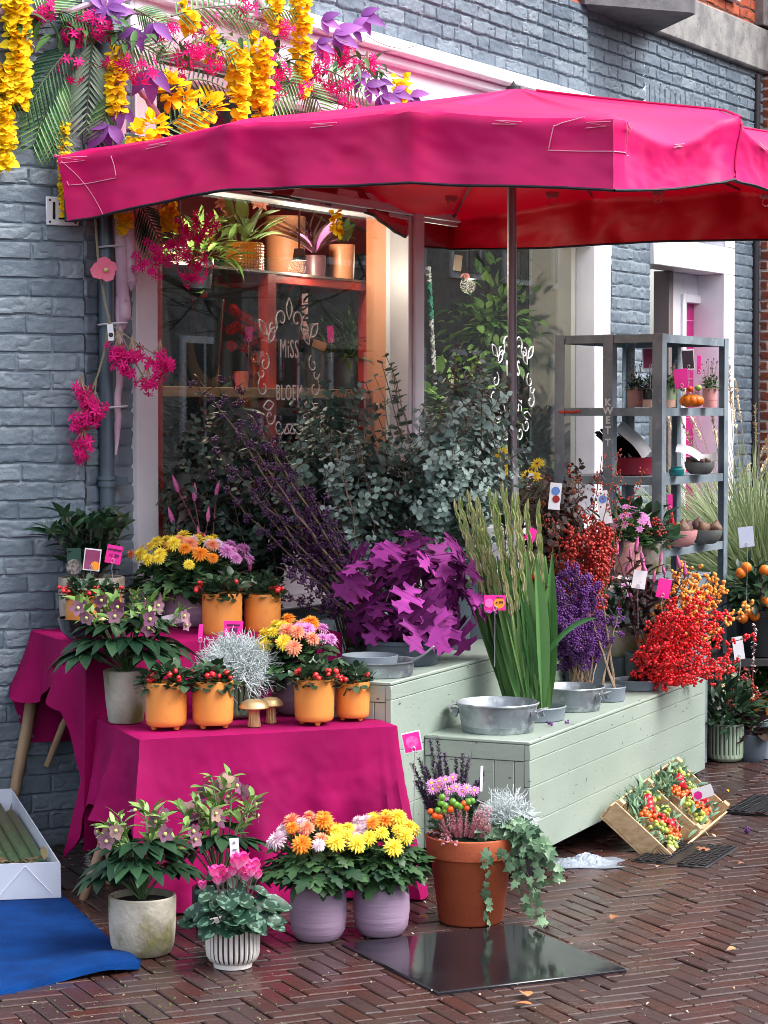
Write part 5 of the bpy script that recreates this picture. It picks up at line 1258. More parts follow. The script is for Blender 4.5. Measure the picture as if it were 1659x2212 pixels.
# celosia with pink plumes
m_plume = mat('celosia_plume', C(196, 70, 140), .7, C(222, 120, 176), 120, rnd=C(214, 110, 168), bump=.6, bscale=300)
PL_ = MB(); t_ = np.linspace(0, 1, 8); lathe(PL_, np.c_[.17 * np.sin(np.pi * (.12 + .88 * t_)) ** .8 * (1 - .45 * t_) + .002, t_], 9, flute=.12, nfl=9); PLM = (PL_.V[0][:, [0, 2, 1]] * [1, 1, -1], [f for f, _ in PL_.F], PL_.g[0])
def celosia(label, x, Y, z, spikes, zl, ln=.055):
    c = at(x, 1200, Y); c[2] = z; o = thing('celosia_pot', label, 'potted flowers', c, 0, 'celosia pots'); h = .12; potobj(o, pot_mossy(.075, h), m_greybd)
    l = MB(); s = MB(); f = MB()
    for sx, sy in spikes:
        q = at(sx, sy + 22, Y + (R.rand() - .5) * .16) - c; P = bez(((R.rand() - .5) * .08, (R.rand() - .5) * .06, h), q, .1, 8, .05); tube(s, P, .0022, 5, rnd=R.rand(), cap=False)
        f.many(PLM, [q], basis([norm(np.array([(R.rand() - .5) * .7, (R.rand() - .5) * .4, 1]))]), ln * (.8 + .5 * R.rand()))
        pp, dd, t = along(P, 10, .2, .95); leaves(l, LANCE, pp, norm(dd * .6 + rdir(10, -.2, .5)), .08, .4)
    l.build('foliage', L_brz, o); s.build('stems', mat('red_stem', C(120, 60, 70), .6), o); f.build('blossom', m_plume, o)
celosia('bronze leaved celosia with pink plumes on the corner table before the window', 450, 8.30, Z2, [(385, 1040), (420, 1060), (466, 1048), (449, 1105), (445, 1160), (397, 1190), (405, 1226), (457, 1185), (511, 1185), (523, 1240), (430, 1140), (540, 1210), (375, 1110)], 0)
celosia('bronze leaved celosia with pink plumes among the pots before the rack', 1392, 9.05, ZF, [(1317, 1188), (1333, 1176), (1373, 1168), (1362, 1185), (1468, 1205), (1390, 1202), (1436, 1220), (1397, 1224), (1412, 1235), (1352, 1215), (1480, 1225), (1425, 1195)], 0)
# yellow daisies and their green stems by the pole
c = step_bucket('slate bucket of yellow daisies beside the parasol pole', 1095, 9.15, ZR, .08, .2)
yb = thing('daisy_bunch', 'loose bunch of yellow daisies beside the parasol pole', 'cut flowers', c); s = MB(); l = MB()
yh = ring_head([(16, .03, .05, .006, 0), (12, .024, .3, .005, .002)], .28).mesh('flower_head', FM['yellow'])
for x, y in ((1087, 978), (1093, 1013), (1141, 1027), (1154, 1030), (1100, 1022), (1160, 1002), (1070, 990)):
    q = at(x, y, c[1] - .05 + R.rand() * .1) - c; P = bez((0, 0, 0), q, .1, 8, .05); tube(s, P, .0025, 5, cap=False); dv_ = Vector((R.rand() - .5, -.7, .8)); objm('flower_head', yh, yb, q, dv_.to_track_quat('Z', 'Y').to_euler(), 1.0)
    pp, dd, t = along(P, 8, .3, .95); leaves(l, LANCE, pp, norm(dd * .5 + rdir(8, -.2, .5)), .08, .4)
l.build('foliage', L_mid, yb); s.build('stems', m_stem, yb)
price_tag('lilac paper label hanging on the daisies', 1145, 1040, 9.0, 11, 36, m_tagw, -.15, None, zbase=1.0, name='plant_label', stick=False)
price_tag('white plant label with a blue print among the rose hips', 1199, 1072, 8.75, 26, 58, m_tagw, -.1, None, zbase=.9, name='plant_label', dots=[(0, .2, .16, mat('blue_print', C(90, 130, 200), .5)), (.1, -.1, .14, m_hip)], stick=False)
price_tag('long white plant label slanting before the dark hydrangea', 1305, 1096, 8.95, 26, 72, m_tagw, .18, None, zbase=.9, name='plant_label', dots=[(0, .25, .12, mat('blue_print', C(90, 130, 200), .5))], stick=False)
price_tag('white card between the celosia plumes and the winterberries', 1381, 1252, 8.95, 30, 40, m_tagw, -.15, None, zbase=.7)
# fallen berries on the bench
for i, (x, y) in enumerate([(1185, 1565), (1190, 1568), (1240, 1538), (1260, 1530), (1330, 1490), (1345, 1486), (1368, 1481), (1225, 1590 - 28), (1405, 1470)]):
    m = MB(); q = rdir(5) * .006; m.many(SPHL, q + [0, 0, .006], np.repeat(np.eye(3)[None], 5, 0), .0038); b_ = m.build('fallen_berry', m_calli); b_.location = gz(x, y, ZF + .001); tag(b_, 'tiny purple berries fallen on the low green bench top', 'berry', 'fallen purple berries on the bench')
# ---------------------------------------------------------------- steel rack and what stands on it
RC = np.array([1.216, 10.0]); RW, RL = .52, .80; DW = np.array([-.87, .4925])
RXX = np.array([[*U2, 0], [*DW, 0], [0, 0, 1]])
def K(l, w, z): p = RC + l * U2 + w * DW; return np.array([p[0], p[1], z])
m_rack = mat('galvanised_angle', C(140, 154, 165), .5, C(108, 121, 132), 7, metal=.12, bump=.1, bscale=80, col3=C(150, 158, 166), nscale3=22, thr3=(.6, .7))
rk = thing('storage_rack', 'tall grey galvanised angle iron rack with open shelves before the shop door', 'rack')
def kb(mb, l0, l1, w0, w1, z0, z1, bev=.002): box(mb, K((l0 + l1) / 2, (w0 + w1) / 2, (z0 + z1) / 2), (l1 - l0, w1 - w0, z1 - z0), bev=bev, X=RXX)
ZS = [.34, .63, .945, 1.262, 1.566, 1.888]
a = .048; tk = .004
kp = None
for l, w, sl, sw in ((0, 0, 1, 1), (RL, 0, -1, 1), (0, RW, 1, -1), (RL, RW, -1, -1), (0, RW * .5 - a / 2, 1, 1), (RL, RW * .5 - a / 2, -1, 1)):
    m = MB(); kb(m, min(l, l + sl * tk), max(l, l + sl * tk), min(w, w + sw * a), max(w, w + sw * a), 0, 1.89, .001); kb(m, min(l + sl * tk, l + sl * a), max(l + sl * tk, l + sl * a), min(w, w + sw * tk), max(w, w + sw * tk), 0, 1.89, .001)
    p = m.build('post', m_rack, rk)
    if l == 0 and 0 < w < RW: kp = p
for z in ZS:
    m = MB(); kb(m, .006, RL - .006, .006, RW - .006, z - .006, z - .001, 0)
    for w in (.005, RW - .008): kb(m, .05, RL - .05, w, w + .003, z - .036, z, 0)
    for l in (.005, RL - .008): kb(m, l, l + .003, .05, RW - .05, z - .036, z, 0)
    m.build('shelf', m_rack, rk)
XK = np.array([[-DW[0], -DW[1], 0], [-U2[0], -U2[1], 0], [0, 0, 1]])
for i, (ch, y) in enumerate((('K', 870), ('W', 888), ('E', 908), ('T', 930), ('T', 957))):
    q = K(-.002, RW * .5 - .002, at(1310, y, 10.1)[2]); text_obj(ch, .045, mat('white_chalk', C(225, 228, 232), .7), kp, q, XK, 'lettering', bold=.0012)
m = MB(); q0, q1 = K(-.001, .49, 1.548), K(-.001, .40, 1.548); 
for i in range(9): m.many(SPHL, [q0 + (q1 - q0) * i / 8 + [0, 0, (R.rand() - .5) * .01]], RXX[None], np.array([[.0015, .010, .006]]))
m.build('red_paint_smear', mat('red_paint', C(205, 50, 36), .5), kp)
def on_shelf(x, Y, z): c = at(x, 900, Y); c[2] = z; return c
s4, s3, s2 = 1.568, 1.264, .947
def simple_pot(o, r, h, m, m2=None):
    b = MB(); lathe(b, potprof([(r * .9, 0), (r * .92, .004), (r * .94, h * .38), (r, h * .40), (r, h)], .005, .015), 36); p = b.build('pot', m, o); soil(o, r * .9, h - .01)
    if m2: b = MB(); lathe(b, [(r * 1.004, h * .41), (r * 1.004, h * .985), (r * .99, h + .001)], 36, capb=False); b.build('glaze_band', m2, p)
m_podd = mat('dark_violet_berry', C(50, 46, 84), .4)
for x, Y, w, m1, m2, lb in ((1373, 10.25, 36, mat('rose_clay', C(176, 130, 124), .6), None, 'dull rose pot of green herb with tiny dark berries on the top rack shelf'),
                            (1404, 10.20, 30, mat('peach_clay', C(224, 182, 160), .5), mat('black_glaze2', C(30, 28, 36), .25), 'black and peach pot of green herb on the top rack shelf behind the corner post'),
                            (1446, 10.22, 30, mat('peach_clay', C(224, 182, 160), .5), mat('mint_glaze', C(150, 172, 140), .35), 'pale green pot of trailing herb on the top rack shelf'),
                            (1533, 10.42, 32, m_pinkp, None, 'clean pink pot of green herb at the end of the top rack shelf')):
    c = on_shelf(x, Y, s4); o = thing('herb_pot', lb, 'potted plant', c, 0, 'herb pots on the rack'); h = sz(41, Y); simple_pot(o, sz(w / 2, Y), h, m1, m2)
    m = MB(); p, d = dome(190, sz(w * .62, Y), .062, h, .3, -.1); leaves(m, OVATE, p, d, .018, .9); m.build('foliage', L_mid if x > 1440 else L_dark, o)
    s = MB(); b = MB()
    for i in range(12): 
        q = np.array([(R.rand() - .5) * .07, (R.rand() - .5) * .05, h + .08 + R.rand() * .06]); tube(s, bez((q[0] * .4, q[1] * .4, h), q, .1, 5), .0008, 4, cap=False); b.many(SPHL, [q], np.eye(3)[None], .0035)
    s.build('stems', m_pale_twig, o); b.build('berry_clumps', m_podd, o)
# pumpkin with moss and small gourds
c = on_shelf(1494, 10.22, s4); o = thing('pumpkin_arrangement', 'small orange pumpkin topped with moss, a red and a green gourd', 'pumpkin', c)
b = MB(); t = np.linspace(-1.35, 1.4, 12); rr = sz(27, 10.2); lathe(b, np.c_[rr * np.cos(t) ** .7, .029 + .029 * np.sin(t)], 60, flute=.0, capb=True)
V = b.V[0]; an = np.arctan2(V[:, 1], V[:, 0]); rad = 1 - .10 * np.abs(np.cos(an * 5)) ** 6; V[:, 0] *= rad; V[:, 1] *= rad; b.build('pumpkin', mat('pumpkin_skin', C(236, 128, 14), .4, C(222, 104, 10), 20), o)
m = MB(); p, d = dome(500, rr * .85, .022, .054, .5, -.1); leaves(m, BLADE, p, d, .014, 1.2); m.build('moss', mat('moss', C(56, 62, 34), .9, rnd=C(92, 96, 52)), o)
for dx, dz, r, col, nm in ((-.012, .082, .016, C(222, 72, 20), 'red_gourd_skin'), (.026, .086, .017, C(150, 178, 84), 'green_gourd_skin'), (-.042, .08, .012, C(110, 134, 70), 'dull_green_skin')):
    b = MB(); b.many(SPH, [[dx, -.02, dz]], np.eye(3)[None], np.array([[r, r, r * .85]])); b.build('gourd', mat(nm, col, .4), o)
price_tag('plum coloured card above the black and peach herb pot', 1404, 774, 10.15, 33, 46, m_plum, .05, None, zbase=s4 + .08, border=m_tagw)
price_tag('almost black card above the small pumpkin', 1486, 777, 10.3, 28, 44, mat('black_card', C(44, 22, 40), .4), .08, None, zbase=s4 + .08, border=m_tagw)
price_tag('pink card leaning beside the small pumpkin', 1471, 818, 10.12, 30, 42, m_tagp, .12, None, zbase=s4 + .04)
price_tag('narrow pink card behind the small pumpkin', 1510, 788, 10.45, 8, 40, m_tagp, .0, None, zbase=s4 + .06)
# second shelf: red box, bulbs in paper, grey bowl, teal jar
c = on_shelf(1368, 10.28, s3); o = thing('planter_box', 'dark red oval planter box on the rack with black film and grey paper', 'planter', c)
b = MB(); lathe(b, potprof([(.082, 0), (.088, .004), (.098, .074), (.099, .078)], .005, .02), 48); [v.__setitem__((slice(None), 1), v[:, 1] * .8) for v in b.V]; b.build('box_wall', mat('wine_red_plastic', C(126, 18, 42), .35), o)
m_film = mat('black_film', C(16, 20, 20), .15)
m_paper = mat('grey_paper', C(206, 204, 208), .7, C(190, 190, 196), 10)
m = MB()
for i in range(16):
    q = np.array([(R.rand() - .55) * .14, (R.rand() - .5) * .06, .07]); d = norm(np.array([-.7 + .5 * R.rand(), -.1 + .2 * R.rand(), .5 + .5 * R.rand()])); m.many(leaf_t(.35, 5, .5, .15, .5, .1), [q], basis([d]), .10 + .07 * R.rand())
m.build('plastic_film', m_film, o)
def sheet(mb, c, ax, ay, nx=10, ny=6, curl=.02, seed=1):
    u, v = np.meshgrid(np.linspace(-.5, .5, nx), np.linspace(-.5, .5, ny), indexing='ij'); nn = norm(np.cross(ax, ay))
    P = np.asarray(c) + u[..., None] * np.asarray(ax) + v[..., None] * np.asarray(ay) + (curl * np.sin(u * 4 + seed) + curl * .6 * np.cos(v * 5 + seed))[..., None] * nn
    grid(mb, P); grid(mb, P + nn * .0012)
m = MB(); sheet(m, (.0, -.03, .16), (.12, -.01, -.14), (.05, .06, .04), 12, 7, .012, 1); m.build('paper', m_paper, o)
c = on_shelf(1512, 10.34, s3); o = thing('bulb_bowl', 'grey bowl of bulbs wrapped in a curled white paper on the rack', 'bowl', c)
def bowl(o, r, h, m, name='bowl_shell'):
    t = np.linspace(.12, 1, 12); b = MB(); lathe(b, [(.001, 0)] + [(r * (.42 + .58 * np.sin(x * np.pi / 2)), h * (1 - np.cos(x * np.pi / 2)) ** .9) for x in t] + [(r * .97, h), (r * .6, h * .45), (.001, h * .35)], 44); b.build(name, m, o)
m_bowlg = mat('grey_stoneware', C(120, 124, 122), .6, C(98, 102, 102), 14, bump=.2)
bowl(o, sz(33, 10.3), sz(27, 10.3), m_bowlg)
m = MB(); sheet(m, (-.045, -.01, .095), (.13, .02, -.045), (.02, .05, .04), 12, 7, .014, 2); m.build('paper', m_paper, o)
m = MB(); sheet(m, (.015, .0, .078), (.11, -.02, .015), (.01, .06, .03), 12, 7, .016, 4); m.build('grey_wrapper', mat('kraft_grey', C(172, 170, 172), .7), o)
m_bulb = mat('bulb_skin', C(92, 64, 54), .6, C(150, 118, 92), 26, bump=.5, bscale=70, rnd=C(70, 44, 44))
def bulbs(o, r, z, n, br, seed=1):
    for i in range(n):
        a = i * 2.4; q = math.sqrt((i + .3) / n) * r; b = MB(); t = np.linspace(0, 1, 10); rr = br * (.8 + .4 * R.rand()); lathe(b, np.c_[rr * np.sin(np.pi * t ** .8) ** .9 * (1 - .5 * t ** 3) + .002, t * rr * 2.3], 14, rnd=R.rand()); k = b.build('bulb', m_bulb, o)
        k.location = (q * math.cos(a), q * math.sin(a), z); k.rotation_euler = ((R.rand() - .5) * 1.2, (R.rand() - .5) * 1.2, R.rand() * 6)
bulbs(o, .05, .048, 6, .013)
c = on_shelf(1462, 10.12, s3); o = thing('glass_jar', 'small teal glass jar behind the rack corner post', 'jar', c); b = MB(); lathe(b, [(.001, 0), (.03, 0), (.034, .012), (.033, .03), (.024, .036), (.026, .042), (.022, .042), (.02, .03), (.001, .006)], 30); b.build('glass_body', mat('teal_glass', C(18, 112, 118), .08, coat=.5), o)
# third shelf: bowls with big bulbs and a terracotta pot
c = on_shelf(1468, 10.16, s2); o = thing('bulb_bowl', 'pink bowl of large sprouting bulbs on the lower rack shelf', 'bowl', c); bowl(o, sz(40, 10.16), sz(37, 10.16), m_pinkp); bulbs(o, .055, .05, 5, .034)
b = MB(); b.many(SPH, [[.0, -.045, .085]], np.eye(3)[None], np.array([[.03, .03, .032]])); b.build('pale_bulb', mat('pale_bulb_skin', C(186, 178, 112), .5, C(120, 92, 66), 14), o)
b = MB(); tube(b, [(-.03, -.02, .08), (-.04, -.03, .14), (-.046, -.03, .185)], [.014, .010, .008], 8); b.build('sprout', m_berry, o)
c = on_shelf(1525, 10.40, s2); o = thing('bulb_bowl', 'dark grey bowl of brown bulbs beside the pink bowl on the rack', 'bowl', c); bowl(o, sz(37, 10.4), sz(31, 10.4), m_bowlg); bulbs(o, .05, .045, 6, .03)
c = on_shelf(1438, 10.10, s2); o = thing('terracotta_pot', 'tiny terracotta pot between the rack corner post and the pink bowl', 'pot', c); potobj(o, [(.026, 0), (.034, .06), (.038, .06), (.039, .08)], m_terra)
price_tag('pink strip card in the small terracotta pot on the rack', 1447, 1085, 10.05, 12, 34, m_tagp, 0, None, zbase=s2 + .08)
# ---------------------------------------------------------------- behind the shop glass
def wp(x, y, off):
    s = s_of(x, off); p = W(s, 0, off); return at(x, y, p[1])
m_redp = mat('coral_red_paint', C(240, 84, 74), .45, C(216, 60, 56), 5)
m_wood = mat('raw_pine', C(222, 184, 140), .6, C(204, 160, 116), 6, stretch=(1, 1, 8), bump=.05)
# coral shelf frame
sf = thing('display_shelf', 'coral red painted shelving frame behind the first window pane', 'shelf')
of, ob_ = -.22, -.62
sl0, sl1 = s_of(580, of), s_of(598, of); sr0, sr1 = s_of(794, of), s_of(808, of); ht = w_at(590, 592, of)[1]
for s0, s1, o0, o1 in ((sl0, sl1, of - .05, of), (sr0, sr1, of - .05, of), (sl0, sl1, ob_, ob_ + .05), (sr0, sr1, ob_, ob_ + .05)):
    m = MB(); wbox(m, s0, s1, .82, ht, o0, o1, .002); m.build('post', m_redp, sf)
for h in (ht - .035, w_at(590, 1000, of)[1] - .25):
    m = MB(); wbox(m, sl1 + .001, sr0 - .001, h, h + .035, of - .045, of - .005, .002); wbox(m, sl1 + .001, sr0 - .001, h, h + .035, ob_ + .005, ob_ + .045, .002); wbox(m, sl0 + .01, sl1 - .01, h, h + .034, ob_ + .05, of - .05, .002); wbox(m, sr0 + .01, sr1 - .01, h, h + .034, ob_ + .05, of - .05, .002); m.build('rail', m_redp, sf)
m = MB(); wbox(m, sl0 - .7, sr1, ht + .001, ht + .012, ob_, of, .001); m.build('glass_shelf', mat('shelf_board', C(150, 130, 120), .4), sf)
so_ = MB(); wbox(so_, SL1 + .0, s_of(351, -.07), .95, 2.4, -.10, -.066, .002); so_ = so_.build('red_batten', m_redp, shop)
pk0, pk1, hpk = s_of(340, -.17), s_of(806, -.17), w_at(575, 838, -.17)[1]
pk = MB(); wbox(pk, pk0, pk1, hpk - .04, hpk, -.48, -.17, .002); o = pk.build('wooden_shelf', m_wood); tag(o, 'raw pine plank shelf running behind the first window pane', 'shelf')
def wrest(x, h, off): p = W(s_of(x, off), h, off); return p
def wpot(name, label, cat, x0, x1, y0, y1, off, m, prof=None, group=None, flute=0, nfl=0):
    c = wp((x0 + x1) / 2, y1, off); r = sz((x1 - x0) / 2, c[1]); h = sz(y1 - y0, c[1]); o = thing(name, label, cat, c, 0, group); b = MB()
    prof = prof or [(.82, 0), (.92, .05), (1, .6), (1, 1)]
    lathe(b, potprof([(a * r, z * h) for a, z in prof], .006, .02), 40, flute=flute, nfl=nfl); b.build('pot', m, o); soil(o, prof[-1][0] * r * .9, h - .015); return o, r, h
o, r, h = wpot('ribbed_pot', 'mustard orange beaded pot with a green plant on the upper window shelf', 'potted plant', 489, 568, 526, 592, -.34, mat('amber_glaze', C(226, 146, 40), .35, C(200, 116, 26), 12, coat=.4))
for k in range(9):
    b = MB(); a = np.arange(40) * 2 * np.pi / 40; b.many(SPHL, np.stack([np.cos(a) * r * 1.0, np.sin(a) * r * 1.0, np.full(40, h * (.12 + .1 * k))], 1), np.repeat(np.eye(3)[None], 40, 0), .006); b.build('bead_row', bpy.data.materials['amber_glaze'], o)
b = MB(); p, d = dome(40, .10, .16, h, .2, .1); leaves(b, LANCE, p, norm(d + [0, 0, .4]), .13, .4); b.build('foliage', L_lite, o)
b = MB(); 
for i in range(6): flower5(b, np.array([(R.rand() - .5) * .2, -.05, h + .10 + .12 * R.rand()]), norm([R.rand() - .5, -1, .3]), .03, OVATE, 6)
b.build('blossom', FM['peach'], o)
o, r, h = wpot('planter', 'tall brown earthenware planter on the upper window shelf', 'planter', 572, 660, 470, 592, -.5, mat('brown_clay', C(172, 112, 74), .6, C(150, 94, 60), 5), [(.9, 0), (.95, .03), (1, .9), (1, 1)])
o, r, h = wpot('dark_pot', 'dark plum pot with a spiky bromeliad on the upper window shelf', 'potted plant', 655, 704, 553, 602, -.34, mat('plum_glaze', C(86, 50, 56), .4))
b = MB(); p, d = dome(22, .04, .05, h, .2, .3); leaves(b, leaf_t(.12, 6, .3, .4, .4), p, norm(d + [0, 0, .6]), .17, .4); b.build('foliage', L_brz, o)
b = MB(); p, d = dome(8, .03, .05, h, .2, .5); leaves(b, LANCE, p, norm(d + [0, 0, .9]), .15, .3); b.build('blossom', FM['pink'], o)
o, r, h = wpot('peach_pot', 'plain peach pot with a lily on the upper window shelf beside the pillar', 'potted plant', 710, 767, 530, 604, -.32, mat('peach_glaze', C(236, 160, 116), .4), [(.86, 0), (.92, .04), (1, .95), (1, 1)])
b = MB(); p, d = dome(16, .04, .05, h, .2, .3); leaves(b, LANCE, p, norm(d + [0, 0, .6]), .16, .4); b.build('foliage', L_mid, o)
o, r, h = wpot('black_vase', 'tall black glossy vase on the pine plank in the window corner', 'vase', 360, 488, 648, 838, -.36, mat('black_gloss', C(20, 24, 26), .08, coat=.6), [(.75, 0), (.78, .02), (.98, .95), (1, .97), (1, 1)])
b = MB(); p, d = dome(26, .05, .06, h, .2, .2); leaves(b, OVATE, p, norm(d + [0, 0, .5]), .12, .5); b.build('foliage', L_lite, o)
o, r, h = wpot('copper_vase', 'round copper vase of red gerberas on the pine plank', 'vase', 524, 572, 757, 838, -.30, mat('copper', C(196, 104, 58), .2, metal=.8), [(.45, 0), (.5, .3), (.55, .4), (1, .62), (1, .75), (.6, .95), (.5, 1)])
rh = ring_head([(16, .02, .05, .004, 0), (12, .016, .3, .003, .002)], .3).mesh('flower_head', mat('petal_red', C(214, 26, 40), .6, rnd=C(230, 60, 60), trans=.2)); s = MB()
cc = np.array(o.location)
for x, y in ((505, 668), (520, 682), (535, 690), (498, 712), (500, 747), (530, 752), (545, 735), (525, 712), (548, 705), (512, 705)):
    q = wp(x, y, -.28) - cc; tube(s, bez((0, 0, h * .9), q, .1, 6), .0018, 4, cap=False); dv_ = Vector((.5 * R.rand(), -1, .4)); objm('flower_head', rh, o, q, dv_.to_track_quat('Z', 'Y').to_euler(), 1.15)
s.build('stems', m_stem, o)
wpot('small_pot', 'small salmon pot on the pine plank beside the copper vase', 'pot', 502, 537, 803, 838, -.27, mat('salmon', C(228, 120, 96), .5))
o, r, h = wpot('ribbed_vase', 'dark ribbed glass vase on the pine plank inside the coral frame', 'vase', 645, 700, 735, 838, -.34, mat('smoky_glass', C(48, 56, 62), .12, coat=.5), [(.7, 0), (.8, .05), (1, .5), (.8, .9), (.85, 1)], flute=.06, nfl=18)
o, r, h = wpot('zinc_planter', 'pale zinc planter with fern on the pine plank beside the coral post', 'potted plant', 722, 790, 775, 838, -.36, m_zinc)
b = MB(); p, d = dome(160, .13, .20, h, .3, -.1); leaves(b, leaf_t(.14, 5, .2, .5, .4), p, norm(d + [0, 0, .3]), .11, .5); b.build('foliage', L_lite, o)
for i, (x0, x1, y0, off, lm, lb) in enumerate(((370, 470, 1010, -.5, L_dark, 'bushy green plant in a pale pot low in the window corner'), (600, 690, 1010, -.45, L_mid, 'leafy plant behind the coral post below the pine plank'), (700, 800, 1030, -.5, L_lite, 'light green plant below the pine plank at the pillar'))):
    o, r, h = wpot('window_plant', lb, 'potted plant', x0, x1, y0, y0 + 90, off, m_pinkp if i else m_moss); b = MB(); p, d = dome(150, .15, .24, h, .3, -.1); leaves(b, OVATE, p, norm(d + [0, 0, .2]), .08, .7); b.build('foliage', lm, o)
    f = MB()
    for k in range(5): flower5(f, np.array([(R.rand() - .5) * .2, -.1, h + .1 + .1 * R.rand()]), norm([R.rand() - .5, -1, .3]), .03, OVATE, 5)
    f.build('blossom', m_magf, o)
o, r, h = wpot('red_bucket', 'coral red bucket standing low in the first window pane', 'bucket', 520, 596, 1130, 1230, -.3, m_redp)
price_tag('pink card in front of the copper vase of gerberas', 537, 722, wp(537, 722, -.26)[1], 18, 32, m_tagp, -.05, None, name='price_tag', yaw=.5)
price_tag('magenta card inside the coral frame above the ribbed vase', 714, 722, wp(714, 722, -.26)[1], 16, 36, m_tagp, .1, None, yaw=.5)
price_tag('brown kraft tag inside the coral frame', 690, 745, wp(690, 745, -.27)[1], 34, 18, mat('kraft', C(176, 118, 78), .7), -.3, None, yaw=.5, stick=False)
for x, y, off, rx, rz, lm, T, L_, lb in ((430, 560, -.3, .14, .16, L_lite, LANCE, .10, 'light green plant in the top corner of the first window pane'), (620, 700, -.45, .14, .18, L_mid, OVATE, .06, 'green plant behind the painted lettering on the first pane'), (680, 930, -.28, .16, .16, L_dark, OVATE, .07, 'dark green plant under the plank near the coral post'), (440, 930, -.28, .18, .2, L_dark, LANCE, .10, 'dark strappy plant under the plank by the window jamb')):
    c = wp(x, y, off); o = thing('window_plant', lb, 'potted plant', c); r = .06; potobj(o, [(r * .8, -.12), (r, -.02), (r, 0)], m_greybd, depth=.01); b = MB(); p, d = dome(110, rx, rz, .0, .25, -.2); leaves(b, T, p, norm(d + [0, 0, .2]), L_, .6); b.build('foliage', lm, o)
# second pane: house plants, macrame, hanging rose
for i, (x, y, off, rx, rz, lm, T, L_, lb) in enumerate(((990, 900, -.45, .22, .34, L_lite, OVATE, .10, 'tall light green house plant in the second window pane'), (1090, 960, -.5, .20, .30, L_mid, LANCE, .14, 'spreading green house plant in the second window pane'), (1060, 680, -.5, .22, .3, L_lite, OVATE, .07, 'small leaved climbing plant high in the second window pane'), (1010, 1010, -.3, .2, .25, L_dark, OVATE, .09, 'dark leafed house plant low in the second window pane'), (1150, 1000, -.35, .16, .3, L_dark, OVATE, .12, 'broad dark house plant beside the fiddle fig'))):
    c = wp(x, y, off); z0 = .81; o = thing('house_plant', lb, 'potted plant', (c[0], c[1], z0)); h = .2; potobj(o, pot_mossy(.10, h), m_moss); b = MB(); top = c[2] - z0
    s = MB(); tube(s, [(0, 0, h - .03), (.01, 0, top)], .008, 6, cap=False); p, d = dome(300, rx * 1.25, rz * 1.1, top - .05, .2, -.9); leaves(b, T, p, norm(d + [0, 0, .1]), L_, .7); b.build('foliage', lm, o); s.build('stems', m_stem, o)
c = wp(1185, 845, -.4); o = thing('fig_plant', 'big leaved fiddle fig in the far half of the second window pane', 'potted plant', (c[0], c[1], .81)); potobj(o, pot_mossy(.11, .22), m_greybd)
s = MB(); b = MB(); tube(s, [(0, 0, .2), (.03, 0, .5), (0, 0, 1.1)], .01, 6, cap=False); s.build('stems', m_twig, o); pp = np.stack([np.zeros(11), np.zeros(11), np.linspace(.35, 1.15, 11)], 1); leaves(b, leaf_t(.6, 5, .1, .35, .55), pp, rdir(11, -.1, .5), .26, .2); b.build('foliage', L_mid, o)
mc = thing('macrame_hanger', 'white and green knotted macrame hanger just inside the second pane', 'plant hanger', wp(931, 700, -.12)); cc = np.array(mc.location); m_rope = mat('white_rope', C(226, 222, 214), .8, bump=.1, bscale=90); m_ropeg = mat('green_rope', C(46, 150, 112), .8, bump=.1, bscale=90)
for y0, y1, mm, nm, w in ((578, 612, m_rope, 'wrapped_top', .016), (612, 690, m_ropeg, 'green_knots', .017), (690, 780, m_rope, 'white_cord', .012), (780, 830, m_rope, 'tassel', .010)):
    b = MB(); 
    for k in (-1, 0, 1):
        t = np.linspace(0, 1, 14); P = np.array([wp(925 + 7 * (y0 + (y1 - y0) * f - 578) / 120 + 3.5 * math.sin(f * 16 + k * 2.1), y0 + (y1 - y0) * f, -.12 + .006 * k) - cc for f in t]); tube(b, P, w * .5, 6)
    b.build(nm, mm, mc)
ro = thing('dried_rose', 'dried pink rose hanging head down inside the second pane', 'dried flower', wp(1005, 590, -.15)); b = MB(); b.many(OVATE, np.zeros((18, 3)), basis(norm(rdir(18, -1, .2) + [.5, 0, -.3])), .035); b.build('blossom', FM['peach'], ro); s = MB(); tube(s, [(0, 0, 0), (-.02, 0, .06), (-.03, 0, .2)], .002, 5); s.build('stems', m_twig, ro)
price_tag('cream card hanging above the dried rose inside the second pane', 989, 568, wp(989, 568, -.15)[1], 20, 34, mat('cream_card', C(240, 200, 160), .5), -.12, None, stick=False, yaw=.5)
